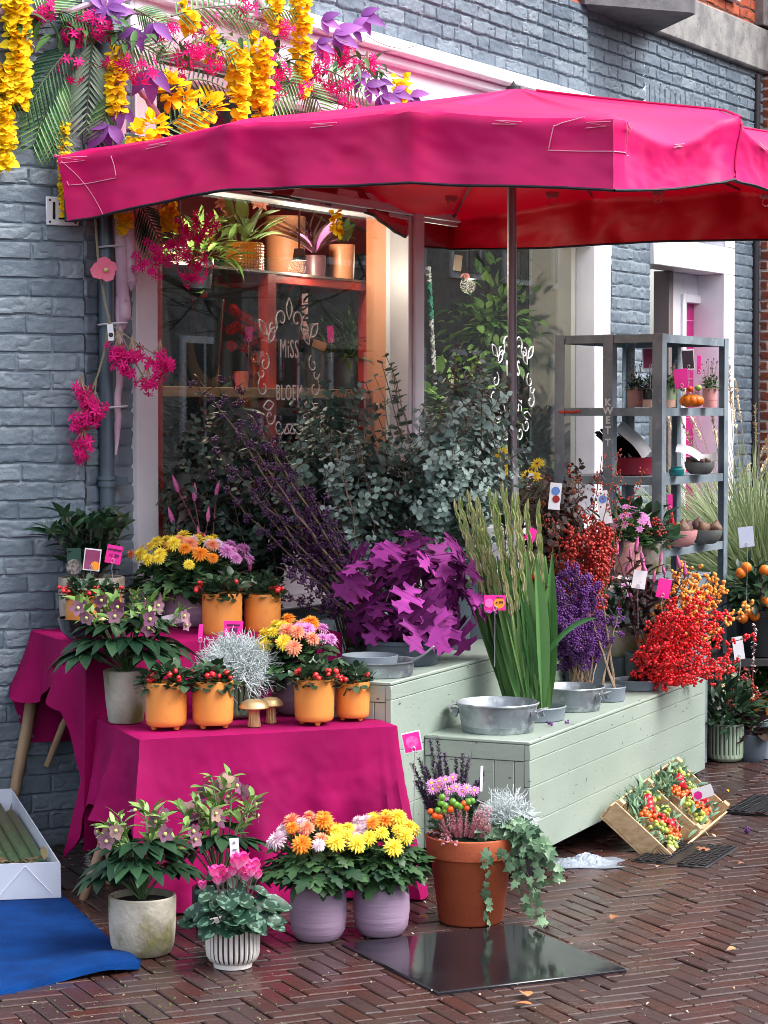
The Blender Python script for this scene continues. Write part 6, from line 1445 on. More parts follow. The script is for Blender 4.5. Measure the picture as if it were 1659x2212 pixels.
# painted lettering and wreaths on the glass
m_chalk = mat('white_window_paint', C(236, 236, 238), .6)
XG = np.array([[*U2, 0], [*N2, 0], [0, 0, 1]])
def wreath(label, xc, yc, word1, word2, sc_):
    o = thing('window_lettering', label, 'lettering', wp(xc, yc, -.052)); cc = np.array(o.location); k = sc_
    text_obj(word1, .088 * k, m_chalk, o, XG[2] * .075 * k, XG, stretch=(.8, 1.25), spacing=1.15); text_obj(word2, .078 * k, m_chalk, o, -XG[2] * .105 * k, XG, stretch=(.8, 1.2), spacing=1.1)
    def P(a, b): return XG[0] * a * k + XG[2] * b * k
    def curl(a, b, r, t0, t1, flip=1):
        w = MB(); t = np.linspace(0, 1, 16); th = t0 + (t1 - t0) * t; rr = r * (1 - .75 * t); tube(w, [P(flip * (a + q * math.cos(h_)), b + q * math.sin(h_)) for q, h_ in zip(rr, th)], .0034 * k, 4); w.build('scroll', m_chalk, o)
    def leaflet(a, b, ang, L, flip=1):
        t = np.linspace(0, 1, 10); w = MB()
        for s_ in (-1, 1):
            pts = [(x * L, s_ * math.sin(x * math.pi) * L * .24) for x in t]; tube(w, [P(flip * (a + u * math.cos(ang) - v * math.sin(ang)), b + u * math.sin(ang) + v * math.cos(ang)) for u, v in pts], .0034 * k, 4)
        w.build('painted_leaf', m_chalk, o)
    for f in (-1, 1):
        leaflet(.0, .20, math.pi / 2, .09, f); curl(.06, .20, .045, -.5, 5.5, f); curl(.13, .17, .04, 2.5, 8, f); leaflet(.17, .13, .8, .085, f); leaflet(.16, .10, 2.2, .08, f)
        curl(.19, .02, .04, 2, 7.5, f); curl(.20, -.08, .045, 1.0, -4.5, f); leaflet(.20, -.16, 3.0, .08, f); curl(.15, -.2, .04, 3, 9, f); curl(.08, -.24, .04, 3.5, 9, f); leaflet(.04, -.27, 2.6, .07, f); curl(.21, -.02, .03, 0, -4, f)
wreath('white painted scroll wreath and shop lettering on the first window pane', 625, 795, 'MiSS', 'BLOEM', 1.0)
wreath('white painted scroll wreath and shop lettering on the second pane behind the parasol pole', 1108, 830, 'MiSS', 'BLOEM', 1.0)
# ---------------------------------------------------------------- artificial flower garland over the window
m_ppole = mat('pink_washed_branch', C(200, 170, 188), .7, C(176, 140, 162), 12, bump=.2, bscale=40, col3=C(120, 90, 100), nscale3=24, thr3=(.68, .74))
def gpt(x, y, off=.30):
    off = min(off, .32) * .75 + .06 * (R.rand() - .5)
    if x >= 295: return wp(x, y, off)
    return at(x, y, (8.17 if x > 181 else 8.17 - .16 * (181 - x) / 181) - .05 - .25 * abs(off - .15))
ga = thing('flower_garland', 'lavish artificial flower garland over the window corner: yellow wisteria, palm fronds, magenta blossom', 'garland', gpt(300, 150)); GO = np.array(ga.location)
def gl(x, y, off=.3): return gpt(x, y, off) - GO
for P, r in (([(225, 5), (330, 30), (470, 75), (585, 130)], .017), ([(380, -10), (470, 12), (560, 40), (640, 62)], .014), ([(278, 145), (305, 200), (335, 240), (350, 262)], .015), ([(-30, 20), (80, 30), (200, 12), (300, -10)], .013), ([(440, 20), (620, 70), (760, 120), (880, 170)], .008), ([(555, -10), (575, 40), (590, 70), (600, 110)], .013)):
    m = MB(); pts = np.array([gl(x, y, .22) for x, y in P]); t = np.linspace(0, len(pts) - 1, 14); i = np.minimum(t.astype(int), len(pts) - 2); q = pts[i] + (pts[i + 1] - pts[i]) * (t - i)[:, None]; q[1:-1] += (R.rand(12, 3) - .5) * .012; tube(m, q, np.linspace(r, r * .7, 14), 8); m.build('branch', m_ppole, ga)
def wist(x, y0, y1, w, off=.35):
    a, b = gl(x, y0, off), gl(x + 3, y1, off); n = int(max(20, (y1 - y0) * .75)); t = R.rand(n); ww = sz(w / 2, 8.4) * 1.2
    d = rdir(n, -.8, .6); p = a + (b - a) * t[:, None] + d * (ww * .55 * (1 - .45 * t) * (.5 + .5 * R.rand(n)))[:, None]
    m = MB()
    for k in range(2): leaves(m, ROUND, p, norm(d + [0, 0, -.35] + rdir(n) * .5), ww * .72, .8, up=(0, -.6, .6))
    leaves(m, ROUND, p[::2], norm(d[::2] + [0, 0, .5]), ww * .45, .6)
    m.build('wisteria', m_yelw, ga)
for a in ((36, -20, 215, 52), (12, 140, 352, 42), (138, 262, 462, 27), (514, 92, 258, 50), (562, 84, 252, 50), (590, -15, 62, 40), (650, -15, 190, 44), (866, 165, 224, 42), (455, 72, 130, 38), (250, 110, 250, 40), (265, 440, 500, 34), (365, 430, 490, 36), (725, 455, 505, 26), (405, 5, 60, 40)): wist(*a)
def bigyel(x, y, r):
    m = MB(); c = gl(x, y, .42); n = 34; d = rdir(n, -1, 1); d[:, 1] = -np.abs(d[:, 1]); leaves(m, ROUND, c + d * sz(r * .5, 8.3), d, sz(r * .75, 8.3), .5, up=(0, -.5, .8)); m.build('yellow_blossom', m_yelw, ga)
for a in ((372, 198, 36), (400, 215, 30), (438, 238, 44), (330, 272, 30), (300, 292, 28), (415, 262, 30)): bigyel(*a)
MAGT = leaf_t(.34, 4, .2, .25, .6, .02)
def maga(x, y, r=34, off=.38, par=None, o0=None, nm='magenta_blossom'):
    m = MB(); c = gl(x, y, off) if o0 is None else at(x, y, o0[1]) - o0[0]; k = 17; d = rdir(k, -1, .7); p = c + d * sz(r * 1.1, 8.3) * (.25 + .75 * R.rand(k))[:, None]
    for q, dd in zip(p, d): flower5(m, q, norm(dd + [0, -.5, -.1] + rdir(1)[0] * .4), .021, MAGT, 6, .35)
    s_ = MB(); 
    for q in p[::2]: tube(s_, [c + [0, .02, .06], (c + q) / 2 + [0, 0, .02], q], .0012, 4, cap=False)
    f = m.build(nm, m_magf, par or ga); s_.build('stems', m_pale_twig, f)
for x, y in ((155, 76), (96, 26), (218, 63), (255, 132), (304, 150), (357, 66), (397, 139), (446, 53), (423, 109), (463, 132), (529, 23), (149, 155), (172, 43), (608, 66), (588, 185), (641, 192), (691, 132), (687, 165), (740, 112), (747, 142), (793, 139), (720, 185), (747, 192), (754, 228), (601, 145), (395, 500), (430, 510), (345, 545), (415, 590), (380, 540), (440, 480), (320, 575), (425, 560)): maga(x, y)
def violet(x, y, ang, n=3, L=.075):
    m = MB(); c = gl(x, y, .42); k = n; a = ang + (np.arange(k) - (k - 1) / 2) * .75; d = np.stack([np.cos(a), -.3 + .3 * R.rand(k), -np.sin(a)], 1); m.many(leaf_t(.48, 5, .15, .35, .4), np.repeat([c], k, 0), basis(norm(d), np.repeat([[.1, -1, .35]], k, 0)), L * (.8 + .4 * R.rand(k))); m.build('violet_leaves', m_purl, ga)
for a in ((231, 22, -1.5, 5, .10), (231, 15, 1.2, 4, .09), (331, 50, 1.4), (324, 150, 1.5, 3, .11), (235, 270, 2.0, 4, .1), (258, 230, 1.5, 3), (694, 43, .3), (780, 33, .3, 3, .09), (684, 93, .4), (720, 73, .4, 3, .1), (770, 160, .8), (816, 175, .9), (823, 205, 1.0), (790, 185, .5), (885, 205, .6, 3), (850, 200, .2, 3), (760, 60, .1, 3), (290, 60, 1.9, 3)): violet(*a)
def frond(x0, y0, x1, y1, L=.14, n=17, mm=None, off=.36, bend=.1):
    a, b = gl(x0, y0, off), gl(x1, y1, off); P = bez(a, b, bend, 14); s_ = MB(); tube(s_, P, np.linspace(.004, .0015, 14), 5, cap=False); m = MB(); pp, dd, t = along(P, n, .08, 1, 0); ax = norm(b - a); nrm = np.array([.15, -1, .1])
    sd = norm(np.cross(ax, nrm))
    for s2 in (-1, 1):
        d = norm(dd * .85 + s2 * sd * .9 + np.array([0, 0, -.12])); m.many(leaf_t(.075, 6, .3, .22, .3), pp, basis(d, np.repeat([nrm], n, 0)), .85 * L * (.45 + .75 * np.sin(np.pi * (.12 + .8 * t))), R.rand(n))
    f = m.build('palm_frond', mm or m_palm, ga); s_.build('stem', m_stem, f)
frond(200, 85, 186, 275, .17, 15, leafmat('leaf_palm_pale', C(120, 158, 132), C(180, 206, 182), .4), .42)
frond(160, 95, 55, 235, .15, 15, m_palmd); frond(140, 150, 72, 312, .15, 15, m_palm); frond(105, 235, 118, 330, .12, 11, m_palm, .4)
frond(370, 35, 520, 12, .13, 13, m_palm, .42, .05); frond(235, 80, 350, 128, .12, 12, m_palm, .44, .15); frond(330, 300, 455, 222, .11, 12, m_palm, .46, .1); frond(400, 175, 490, 195, .10, 9, m_palmd)
frond(640, 165, 580, 250, .12, 12, m_palm); frond(655, 170, 700, 250, .12, 11, m_palm); frond(300, 440, 350, 530, .13, 12, m_palmd, .12); frond(80, 30, 120, -20, .12, 9, m_palm); frond(270, 290, 300, 330, .10, 8, m_palm)
for a in ((120, 20, 200, 60), (290, 20, 350, 60), (480, 40, 560, 60), (560, 20, 640, 30), (700, 150, 790, 210), (420, 90, 500, 120), (590, 130, 640, 200), (245, 200, 215, 290), (60, 120, 20, 230)): frond(*a, .10, 11, m_palm, .3 + .1 * R.rand(), .1)
fl2 = MB(); n = 170; P = np.array([gl(20 + 840 * t_, 25 + 110 * t_ + 60 * (R.rand() - .35), .2 + .2 * R.rand()) for t_ in R.rand(n)]); leaves(fl2, LANCE, P, norm(rdir(n, -.8, .4) + [0, -.3, 0]), .075, .5); fl2.build('filler_leaves', L_mid, ga)
# tendrils
tw = MB()
for k in range(26):
    x, y = 150 + 700 * R.rand(), 20 + 150 * R.rand(); tube(tw, bez(gl(x, y, .3), gl(x + 60 + 50 * R.rand(), y + 20 + 40 * R.rand(), .4), -.2, 6, .1), .0014, 4, rnd=R.rand(), cap=False)
tw.build('twig_sprays', m_twig, ga)
# upright pink driftwood lashed to the pipe
for lb, P, r in (('long pink washed driftwood pole lashed to the drainpipe', [(258, 150), (262, 400), (264, 600), (268, 680), (266, 710)], .024), ('short pink washed driftwood piece hanging beside the longer pole', [(276, 420), (280, 540), (285, 600), (285, 628)], .020), ('thin pale driftwood stick below the pole, tied to the drainpipe', [(258, 640), (258, 800), (255, 880), (250, 982)], .013)):
    pts = np.array([at(x, y, 8.17) for x, y in P]); t = np.linspace(0, len(pts) - 1, 16); i = np.minimum(t.astype(int), len(pts) - 2); q = pts[i] + (pts[i + 1] - pts[i]) * (t - i)[:, None]; q[1:-1] += (R.rand(14, 3) - .5) * .006; m = MB(); tube(m, q, r * np.r_[np.linspace(1, .95, 13), .8, .55, .25], 10); o = m.build('driftwood', m_ppole); tag(o, lb, 'driftwood', 'pink driftwood by the drainpipe')
for y, lb in ((880, 'white cable tie round the drainpipe below the magenta sprays'), (700, 'thin cable tie round the drainpipe at the driftwood tip'), (533, 'cable tie round the drainpipe close under the parasol')):
    c = at(232, y, 8.18); m = MB(); t = np.linspace(0, 2 * np.pi, 20); tube(m, c + np.stack([.02 + .052 * np.cos(t), .036 * np.sin(t) - .01, .004 * np.cos(t)], 1), .0035, 5); o = m.build('cable_tie', mat('tie_white', C(200, 196, 205), .5)); tag(o, lb, 'cable tie')
# hanging magenta sprays
c0 = at(205, 470, 8.08); hs_ = thing('blossom_spray', 'drooping artificial spray of magenta blossom with a pink poppy, before the drainpipe', 'artificial flower', c0)
def hp_(x, y, Y=8.07): return at(x, y, Y) - c0
st2 = MB()
for P, r in (([(205, 460), (212, 560), (228, 660), (236, 690)], .005), ([(236, 690), (232, 740), (215, 800), (200, 840)], .0035), ([(236, 690), (225, 760), (208, 820), (205, 850)], .003), ([(236, 690), (250, 730), (262, 760)], .003), ([(245, 705), (300, 745), (335, 765)], .003), ([(250, 700), (285, 770), (310, 815)], .003), ([(200, 840), (185, 880), (180, 920)], .0025), ([(205, 850), (200, 900), (180, 960)], .0025)):
    pts = np.array([hp_(x, y) for x, y in P]); t = np.linspace(0, len(pts) - 1, 10); i = np.minimum(t.astype(int), len(pts) - 2); tube(st2, pts[i] + (pts[i + 1] - pts[i]) * (t - i)[:, None], r, 6, cap=False)
st2.build('stems', mat('khaki_stem', C(132, 124, 100), .7), hs_)
for x, y in ((172, 845), (190, 870), (200, 905), (170, 915), (182, 950), (172, 975), (205, 880), (185, 905), (262, 775), (255, 755), (270, 795), (345, 770), (352, 790), (338, 800), (318, 825), (285, 762)): maga(x, y, 24, par=hs_, o0=(c0, 8.05))
p = MB(); flower5(p, hp_(228, 582, 8.04), norm([.1, -1, .25]), .045, leaf_t(1.25, 5, .1, .2, .6, .3), 4, .25); p.build('poppy', mat('poppy_pink', C(224, 84, 120), .55, rnd=C(232, 120, 146), trans=.2), hs_)
p = MB(); p.many(SPHL, [hp_(229, 583, 8.025)], np.eye(3)[None], .008); p.build('poppy_centre', m_hcen, hs_)
price_tag('small white paper label dangling from the magenta spray stem', 239, 718, 8.06, 13, 36, m_tagw, .08, None, name='plant_label', stick=False, dots=[(0, -.15, .14, m_black)])
# ---------------------------------------------------------------- things on the pavement
a3, b3 = np.array([*a2, 0]), np.array([*b2, 0])
m_plate = mat('wet_black_stone', C(26, 26, 32), .08, C(34, 33, 38), 3, rough2=.2, thr=(.45, .7), bump=.03, bscale=12, spec=.6)
cpl_ = (gz(735, 2046) + gz(1358, 2103)) / 2; m = MB(); box(m, (*cpl_[:2], .005), (.585, .62, .014), bev=.003, X=np.array([a3, b3, [0, 0, 1]])); o = m.build('stone_slab', m_plate); tag(o, 'square wet black slab lying on the pavers before the terracotta planter', 'slab')
# terracotta planter
c = rest(1017, 2003, .005, .09); tp = thing('terracotta_planter', 'large terracotta planter of heather, asters, berries and trailing ivy beside the cloth', 'planter', c)
hz = .262; potobj(tp, [(.092, 0), (.098, .006), (.122, hz - .062), (.124, hz - .06), (.134, hz - .058), (.138, hz - .004), (.137, hz)], m_terra, 64, .010, .025)
def tpx(x, y, dY=0.0): return at(x, y, c[1] + dY) - c
def spike(mb, a, b, n, r, size, T=OVATE):
    P = bez(a, b, .04, 8, (R.rand() - .5) * .1); pp, dd, t = along(P, n, .25, 1); d = norm(np.cross(dd, rdir(n)) + .9 * dd); mb.many(T, pp + d * (r * .3), basis(d), size * (1.15 - .6 * t)); return P
m_hea = mat('dark_heather', C(70, 46, 84), .7, rnd=C(104, 74, 116)); h_ = MB(); s = MB()
for x, y in ((905, 1640), (930, 1600), (945, 1595), (920, 1660), (960, 1630), (985, 1640), (1000, 1632), (1012, 1640), (945, 1650), (898, 1690), (1045, 1668), (965, 1660), (890, 1650), (1030, 1690)): tube(s, spike(h_, tpx(970 + (x - 960) * .4, 1790, .09), tpx(x, y, .12), 210, .012, .016), .0014, 4, cap=False)
h_.build('dark_heather_foliage', m_hea, tp)
g = MB(); p, d = dome(170, .12, .10, hz, .3, -.1); leaves(g, MUM, p + [0, .03, 0], d, .035, .7); p, d = dome(130, .07, .12, hz + .02, .3, 0); leaves(g, OVATE, p + [-.05, -.01, 0], d, .028, .8); g.build('foliage', L_dark, tp)
ash = ring_head([(14, .014, .1, .004, 0), (12, .012, .35, .003, .001)], .32).mesh('aster_head', FM['pink']); ac = MB(); ac.many(SPHL, [[0, 0, .002]], np.eye(3)[None], np.array([[.005, .005, .003]])); acm = ac.mesh('aster_centre', FM['yellow'])
for x, y in ((932, 1692), (950, 1688), (962, 1685), (978, 1680), (948, 1700), (985, 1700), (998, 1710), (1008, 1702), (970, 1705), (1025, 1708), (960, 1722), (935, 1705)):
    q = tpx(x, y, -.02 - .03 * R.rand()); tube(s, bez(q * [.4, .4, 0] + [0, 0, hz], q, .1, 5), .0013, 4, cap=False); dv_ = Vector((R.rand() - .5, -.8, .8)); f = objm('aster', ash, tp, q, dv_.to_track_quat('Z', 'Y').to_euler(), 1.0); objm('aster_centre', acm, f)
s.build('stems', m_stem, tp)
sb_ = MB(); sb_.many(SPH, [[0, 0, 0]], np.eye(3)[None], .0095, [.2]); so1 = sb_.mesh('berry', mat('green_berry', C(96, 150, 50), .25)); so2 = sb_.mesh('berry', mat('tangerine_berry', C(236, 90, 26), .25))
for i, (x, y) in enumerate([(952, 1735), (962, 1741), (960, 1752), (973, 1748), (946, 1750), (985, 1738), (1002, 1736), (1012, 1732), (1020, 1730), (940, 1762), (978, 1732), (995, 1742), (950, 1764), (1008, 1745), (930, 1752), (955, 1722)]): objm('berry', so2 if i in (3, 6, 9, 12, 14, 13) else so1, tp, tpx(x, y, -.09), (0, 0, 0), .9 + .3 * R.rand())
m_cal = mat('pink_calluna', C(190, 110, 136), .7, rnd=C(222, 178, 186), grad=C(206, 140, 150)); k = MB()
for i in range(60):
    x = 945 + 120 * R.rand(); spike(k, tpx(1000 + (x - 1000) * .5, 1818, -.09), tpx(x, 1735 + 60 * R.rand(), -.10 + .03 * R.rand()), 60, .007, .008)
for x, y in ((925, 1795), (940, 1812), (955, 1822), (985, 1825)): spike(k, tpx(985, 1812, -.1), tpx(x, y, -.14), 50, .007, .008)
k.build('calluna_blossom', m_cal, tp)
m = MB(); cushion(m, tpx(1095, 1780, .0), .075, .09, 260); m.build('sprays', m_silver, tp)
iv = MB(); vs = MB()
for x, y in inpoly([(1030, 1790), (1080, 1765), (1130, 1770), (1180, 1800), (1195, 1850), (1170, 1880), (1100, 1850), (1050, 1840)], 26):
    P = bez(tpx(1065, 1800, -.03) + [0, 0, .02], tpx(x, y, -.13 + .1 * R.rand()), .2, 8, (R.rand() - .5) * .3); tube(vs, P, .0014, 4, cap=False); n = 9; pp, dd, t = along(P, n, .25, 1); leaves(iv, IVY, pp, norm(dd * .4 + rdir(n, -.7, .3) + [.1, -.3, 0]), .042, .3, up=(.1, -1, .6), rnd=np.clip(R.rand(n) * .8, 0, 1))
for P_ in (((1055, 1830), (1052, 1880), (1050, 1940), (1052, 1990)), ((1100, 1840), (1115, 1900), (1135, 1950), (1170, 1985)), ((1120, 1830), (1140, 1890), (1165, 1940), (1185, 2005)), ((1130, 1830), (1160, 1860), (1180, 1900), (1150, 1930)), ((1080, 1830), (1110, 1860), (1120, 1880), (1128, 1900)), ((1150, 1820), (1190, 1850), (1200, 1880), (1195, 1900))):
    pts = np.array([tpx(x, y, -.15 + .02 * i) for i, (x, y) in enumerate(P_)]); t = np.linspace(0, 3, 12); i = np.minimum(t.astype(int), 2); P = pts[i] + (pts[i + 1] - pts[i]) * (t - i)[:, None]; P[:, 2] = np.maximum(P[:, 2], .008); tube(vs, P, .0014, 4, cap=False)
    n = 10; pp, dd, t = along(P, n, .05, 1); leaves(iv, IVY, pp + [0, -.006, 0], norm(rdir(n, -.8, .2) * [1, .4, 1] + dd * .4), .032, .3, up=(.1, -1, .5), rnd=np.clip(.35 + .9 * t * R.rand(n), 0, 1.4))
iv.build('ivy', L_ivy, tp); vs.build('vines', m_twig, tp)
price_tag('pink and white flower card on a curly wire above the dark heather', 890, 1603, c[1] + .1, 42, 46, m_tagp, .2, None, zbase=hz, border=m_tagw, dots=[(0, 0, .3, mat('pink_print', C(240, 120, 200), .5, C(226, 30, 150), 60))])
price_tag('thin white plant label standing among the planter berries', 1040, 1682, c[1] - .02, 6, 56, m_tagw, -.03, None, zbase=hz, name='plant_label', stick=False)
# castors under the low bench
for s_, t_ in ((.06, .05), (1.95, .05)):
    w = MB(); q = B(s_, t_, .05); t = np.linspace(-1, 1, 7); prof = [(.02, -.022), (.045, -.020), (.052, -.012), (.053, 0), (.052, .012), (.045, .020), (.02, .022)]
    lathe(w, prof, 28); w.V[0] = w.V[0][:, [0, 2, 1]] + q; w.build('castor', mat('black_rubber', C(22, 22, 26), .5), FB)
# crumpled plastic
c = gz(1262, 1868); u, v = np.meshgrid(np.linspace(-1, 1, 34), np.linspace(-1, 1, 24), indexing='ij'); rad = np.hypot(u, v) 
zz = .012 + .04 * np.clip(1 - rad ** 2 * .8, 0, 1) * (.25 + vnoise(u, v, 3.1, 3)) + .03 * np.abs(vnoise(u, v, 7, 4) - .5) + .012 * np.abs(vnoise(u, v, 15, 5) - .5) + .008 * R.rand(34, 24); zz = np.maximum(zz * np.clip(1.25 - rad, 0.02, 1) * .6, .008)
uu = u * .125 * (1 + .35 * vnoise(u, v, 2, 9) - .17) + .01 * (vnoise(u, v, 9, 10) - .5); vv2 = v * .09 * (1 + .4 * vnoise(u, v, 2.2, 12) - .2)
P = np.stack([c[0] + uu, c[1] + vv2, zz], -1); m = MB(); grid(m, P); o = m.build('plastic_bag', mat('milky_plastic', C(188, 200, 216), .18, trans=.4, coat=.4), smooth=False); tag(o, 'crumpled milky plastic bag lying by the low green bench', 'plastic bag')
# crate of ornaments leaning on the bench
BLp = gz(1455, 1850, .004); BRp = at(1580, 1745, 8.5); TLp = at(1345, 1715, 8.05); e1 = BRp - BLp; e1n = norm(e1); L1 = np.linalg.norm(e1); e2 = TLp - BLp; e2 = e2 - (e2 @ e1n) * e1n; L2 = np.linalg.norm(e2); e2n = norm(e2); en = np.cross(e1n, e2n); en = en if en @ np.array([0, -1, .5]) > 0 else -en
CR = np.array([e1n, e2n, en]); m_crate = mat('crate_wood', C(206, 176, 140), .7, C(182, 148, 112), 8, stretch=(2, 8, 8), bump=.15, bscale=60)
cr = thing('wooden_crate', 'small pale wooden crate of mixed berries and mini apples leaning against the low bench', 'crate', BLp)
dep = .085
def cbx(name, u0, u1, v0, v1, w0, w1, bev=.0015, mm=None):
    m = MB(); box(m, e1n * (u0 + u1) / 2 + e2n * (v0 + v1) / 2 + en * (w0 + w1) / 2, (u1 - u0, v1 - v0, w1 - w0), bev=bev, X=CR); return m.build(name, mm or m_crate, cr)
cbx('base_board', .0, L1, .0, L2, -dep, -dep + .008)
for u0 in (0, L1 / 2 - .004, L1 - .008): cbx('end_board' if u0 != L1 / 2 - .004 else 'divider', u0, u0 + .008, .009, L2 - .009, -dep + .009, -.004 if u0 else 0)
for v0 in (0, L2 - .008):
    cbx('side_slat', .0, L1, v0, v0 + .008, -dep + .009, -.045); cbx('side_slat', .0, L1, v0, v0 + .008, -.040, -.022)
for u0 in (.010, L1 / 2 - .03, L1 - .036):
    for v0 in (.010, L2 - .036): cbx('corner_block', u0, u0 + .026, v0, v0 + .026, -dep + .009, .012)
st = MB()
for k in range(5): box(st, e1n * -.0012 + e2n * (.035) + en * (-.02 - .009 * k), (.0006, .05 - .006 * (k % 3), .0028), X=CR)
for a, b, w, h in ((.035, -.012, .06, .002), (.035, -.064, .06, .002), (.005, -.038, .002, .052), (.065, -.038, .002, .052)): box(st, e1n * -.0012 + e2n * a + en * b, (.0006, w, h), X=CR)
st.build('ink_stamp', mat('faded_ink', C(96, 74, 60), .8), cr)
mats_ = [('lime_fruit', C(166, 176, 74)), ('orange_fruit', C(226, 104, 40)), ('apple_red', C(190, 20, 44)), ('lime_fruit', C(166, 176, 74)), ('hip_red', C(190, 40, 36))]
for hf in (0, 1):
    u0 = .03 + hf * L1 / 2; lf = MB(); n = 150; p = np.array([e1n * (u0 + R.rand() * (L1 / 2 - .06)) + e2n * (.02 + R.rand() * (L2 - .04)) + en * (-.05 + .04 * R.rand()) for _ in range(n)]); leaves(lf, LANCE, p, norm(en + rdir(n) * .9 + e2n * .3), .045, .3, up=en)
    p = np.array([e1n * (u0 + R.rand() * (L1 / 2 - .06)) + e2n * (L2 * (.62 + .3 * R.rand())) + en * -.03 for _ in range(70)]); leaves(lf, LANCE, p, norm(en + rdir(70) * .7 + e2n * .4), .055, .3, up=en); lf.build('leaves', L_lite if False else L_ivy, cr)
    for j in range(9):
        nm, col = mats_[j % 5]; cu_ = u0 + (.2 + .6 * ((j * .37) % 1)) * (L1 / 2 - .05); cv_ = (.10 + .60 * (j / 8)) * L2 + .015; f = MB(); big = nm == 'apple_red'; k = 4 if big else 20; r_ = .019 if big else .0088
        q = np.array([e1n * (cu_ + (R.rand() - .5) * .065) + e2n * (cv_ + (R.rand() - .5) * .05) + en * (-.018 + .022 * R.rand()) for _ in range(k)]); f.many(SPH, q, np.repeat(np.eye(3)[None], k, 0), r_ * (.85 + .3 * R.rand(k))); f.build('fruit_clumps', mat(nm, col, .25, coat=.3), cr)
price_tag('white and pink card standing in the leaning crate', 1518, 1712, 8.32, 46, 26, m_tagw, .35, None, stick=False, yaw=-.2, dots=[(-.25, -.1, .35, m_tagp)])
# drain grates
m_iron = mat('cast_iron', C(44, 44, 48), .4, C(30, 30, 34), 20, metal=.4)
def grate(label, p0, ux, L, Wd):
    ux = norm(np.array([*ux, 0])); vx = np.array([-ux[1], ux[0], 0]); o = thing('drain_grate', label, 'drain grate', p0); X = np.array([ux, vx, [0, 0, 1]]); m = MB(); box(m, (0, 0, .004), (L, Wd, .012), bev=.002, X=X); m.build('plate', m_iron, o); k = MB()
    for j in range(7):
        if j == 3: k.build('studs', m_iron, o); k = MB(); continue
        for i in range(14):
            box(k, ux * (-L / 2 + (i + .7) * L / 14.4) + vx * (-Wd / 2 + (j + .6) * Wd / 7.2) + [0, 0, .0125], (L / 26, Wd / 11, .005), bev=.001, X=X)
    k.build('studs', m_iron, o)
gc_ = (gz(1361, 1859) + gz(1565, 1842)) / 2 + np.array([.03, .02, -.003]); grate('black cast iron drain grate half under the leaning crate', gc_, (.411, .912), .40, .27)
grate('second cast iron drain grate at the picture edge beyond the crate', gz(1650, 1745) + [0, .0, .004], (.411, .912), .42, .2)
# blue mat
m_mat = mat('blue_carpet', C(0, 54, 116), .95, C(0, 42, 96), 9, bump=.5, bscale=300, spec=.15); fe = [gz(x, y) for x, y in ((-330, 2225), (-180, 2190), (0, 2150), (60, 2138), (130, 2122), (200, 2112), (260, 2106), (300, 2096))]; be = [gz(x, y) for x, y in ((-330, 1930), (-180, 1925), (0, 1930), (40, 1930), (70, 1930), (95, 1930), (110, 1932), (128, 1935))]
fe, be = np.array(fe), np.array(be); nu = 50; t = np.linspace(0, 7, nu); i = np.minimum(t.astype(int), 6); fi = fe[i] + (fe[i + 1] - fe[i]) * (t - i)[:, None]; bi = be[i] + (be[i + 1] - be[i]) * (t - i)[:, None]
lift = .030 * np.exp(-((t - 5.6) / 1.5) ** 2) + .004; rows = []
for v in np.linspace(0, 1, 40): q = bi + (fi - bi) * v; q[:, 2] = .012 + lift * np.clip((v - .72) / .2, 0, 1) ** 1.5 * (1 - .25 * np.clip((v - .95) / .05, 0, 1)) + .002 * vnoise(q[:, 0], q[:, 1], 25, 3); rows.append(q)
for dz, dv in ((-.006, .012), (-.014, .010)): q = rows[-1].copy(); q[:, 2] += dz; q[:, 1] -= dv * .5; rows.append(q)
q = rows[-1].copy(); q[:, 2] -= .004; q[:, 1] += .02; rows.append(q); q = q.copy(); q[:, 1] += .12; q[:, 2] = np.minimum(q[:, 2], .006); rows.append(q)
m = MB(); grid(m, np.array(rows)[::-1]); o = m.build('carpet_runner', m_mat)
if o.data.polygons[500].normal.z < 0: o.data.flip_normals()
tag(o, 'bright blue carpet runner on the pavers with its front edge curling up', 'carpet')
# white florist box with green stems
A0 = gz(131, 1938, .016); wv = gz(-40, 1945, .016) - A0; wv = wv / np.linalg.norm(wv) * .215; dv3 = at(28, 1668, 7.95) - at(131, 1822, A0[1]); hv = np.array([0, -.02, .165])
dvn = norm(dv3); wn = norm(wv); hn = norm(np.cross(dvn, wn)); hn = hn if hn[2] > 0 else -hn; bxo = thing('cardboard_box', 'long white cardboard box tilted up against the wall, holding green stems', 'box', A0); m_card = mat('white_cardboard', C(206, 212, 226), .6, C(196, 202, 218), 8); Ld = np.linalg.norm(dv3)
def pan(name, a, b, c3, th): 
    m = MB(); nn = norm(np.cross(b, c3)); v = np.array([a, a + b, a + b + c3, a + c3]); v = np.concatenate([v - nn * th / 2, v + nn * th / 2]); m.add(v, [[[0, 1, 2, 3], [7, 6, 5, 4], [0, 4, 5, 1], [1, 5, 6, 2], [2, 6, 7, 3], [3, 7, 4, 0]]]); return m.build(name, m_card, bxo, smooth=False)
hf_ = np.array([0, -.012, .115]); pan('front_panel', np.zeros(3), wv, hf_, .004); pan('side_panel', np.zeros(3), dvn * Ld, hf_ * .95, .004); pan('side_panel', wv, dvn * Ld, hf_ * .95, .004); pan('bottom_panel', np.zeros(3), wv, dvn * Ld, .004); pan('back_panel', dvn * Ld, wv, hf_, .004)
m = MB(); 
for a, b in ((.12, .5), (.88, .5)): tube(m, [wv * a + hf_ * .12 + [0, -.005, 0], wv * b + hf_ * .93 + [0, -.005, 0]], .0012, 4)
m.build('fold_crease', mat('crease', C(240, 242, 248), .6), bxo)
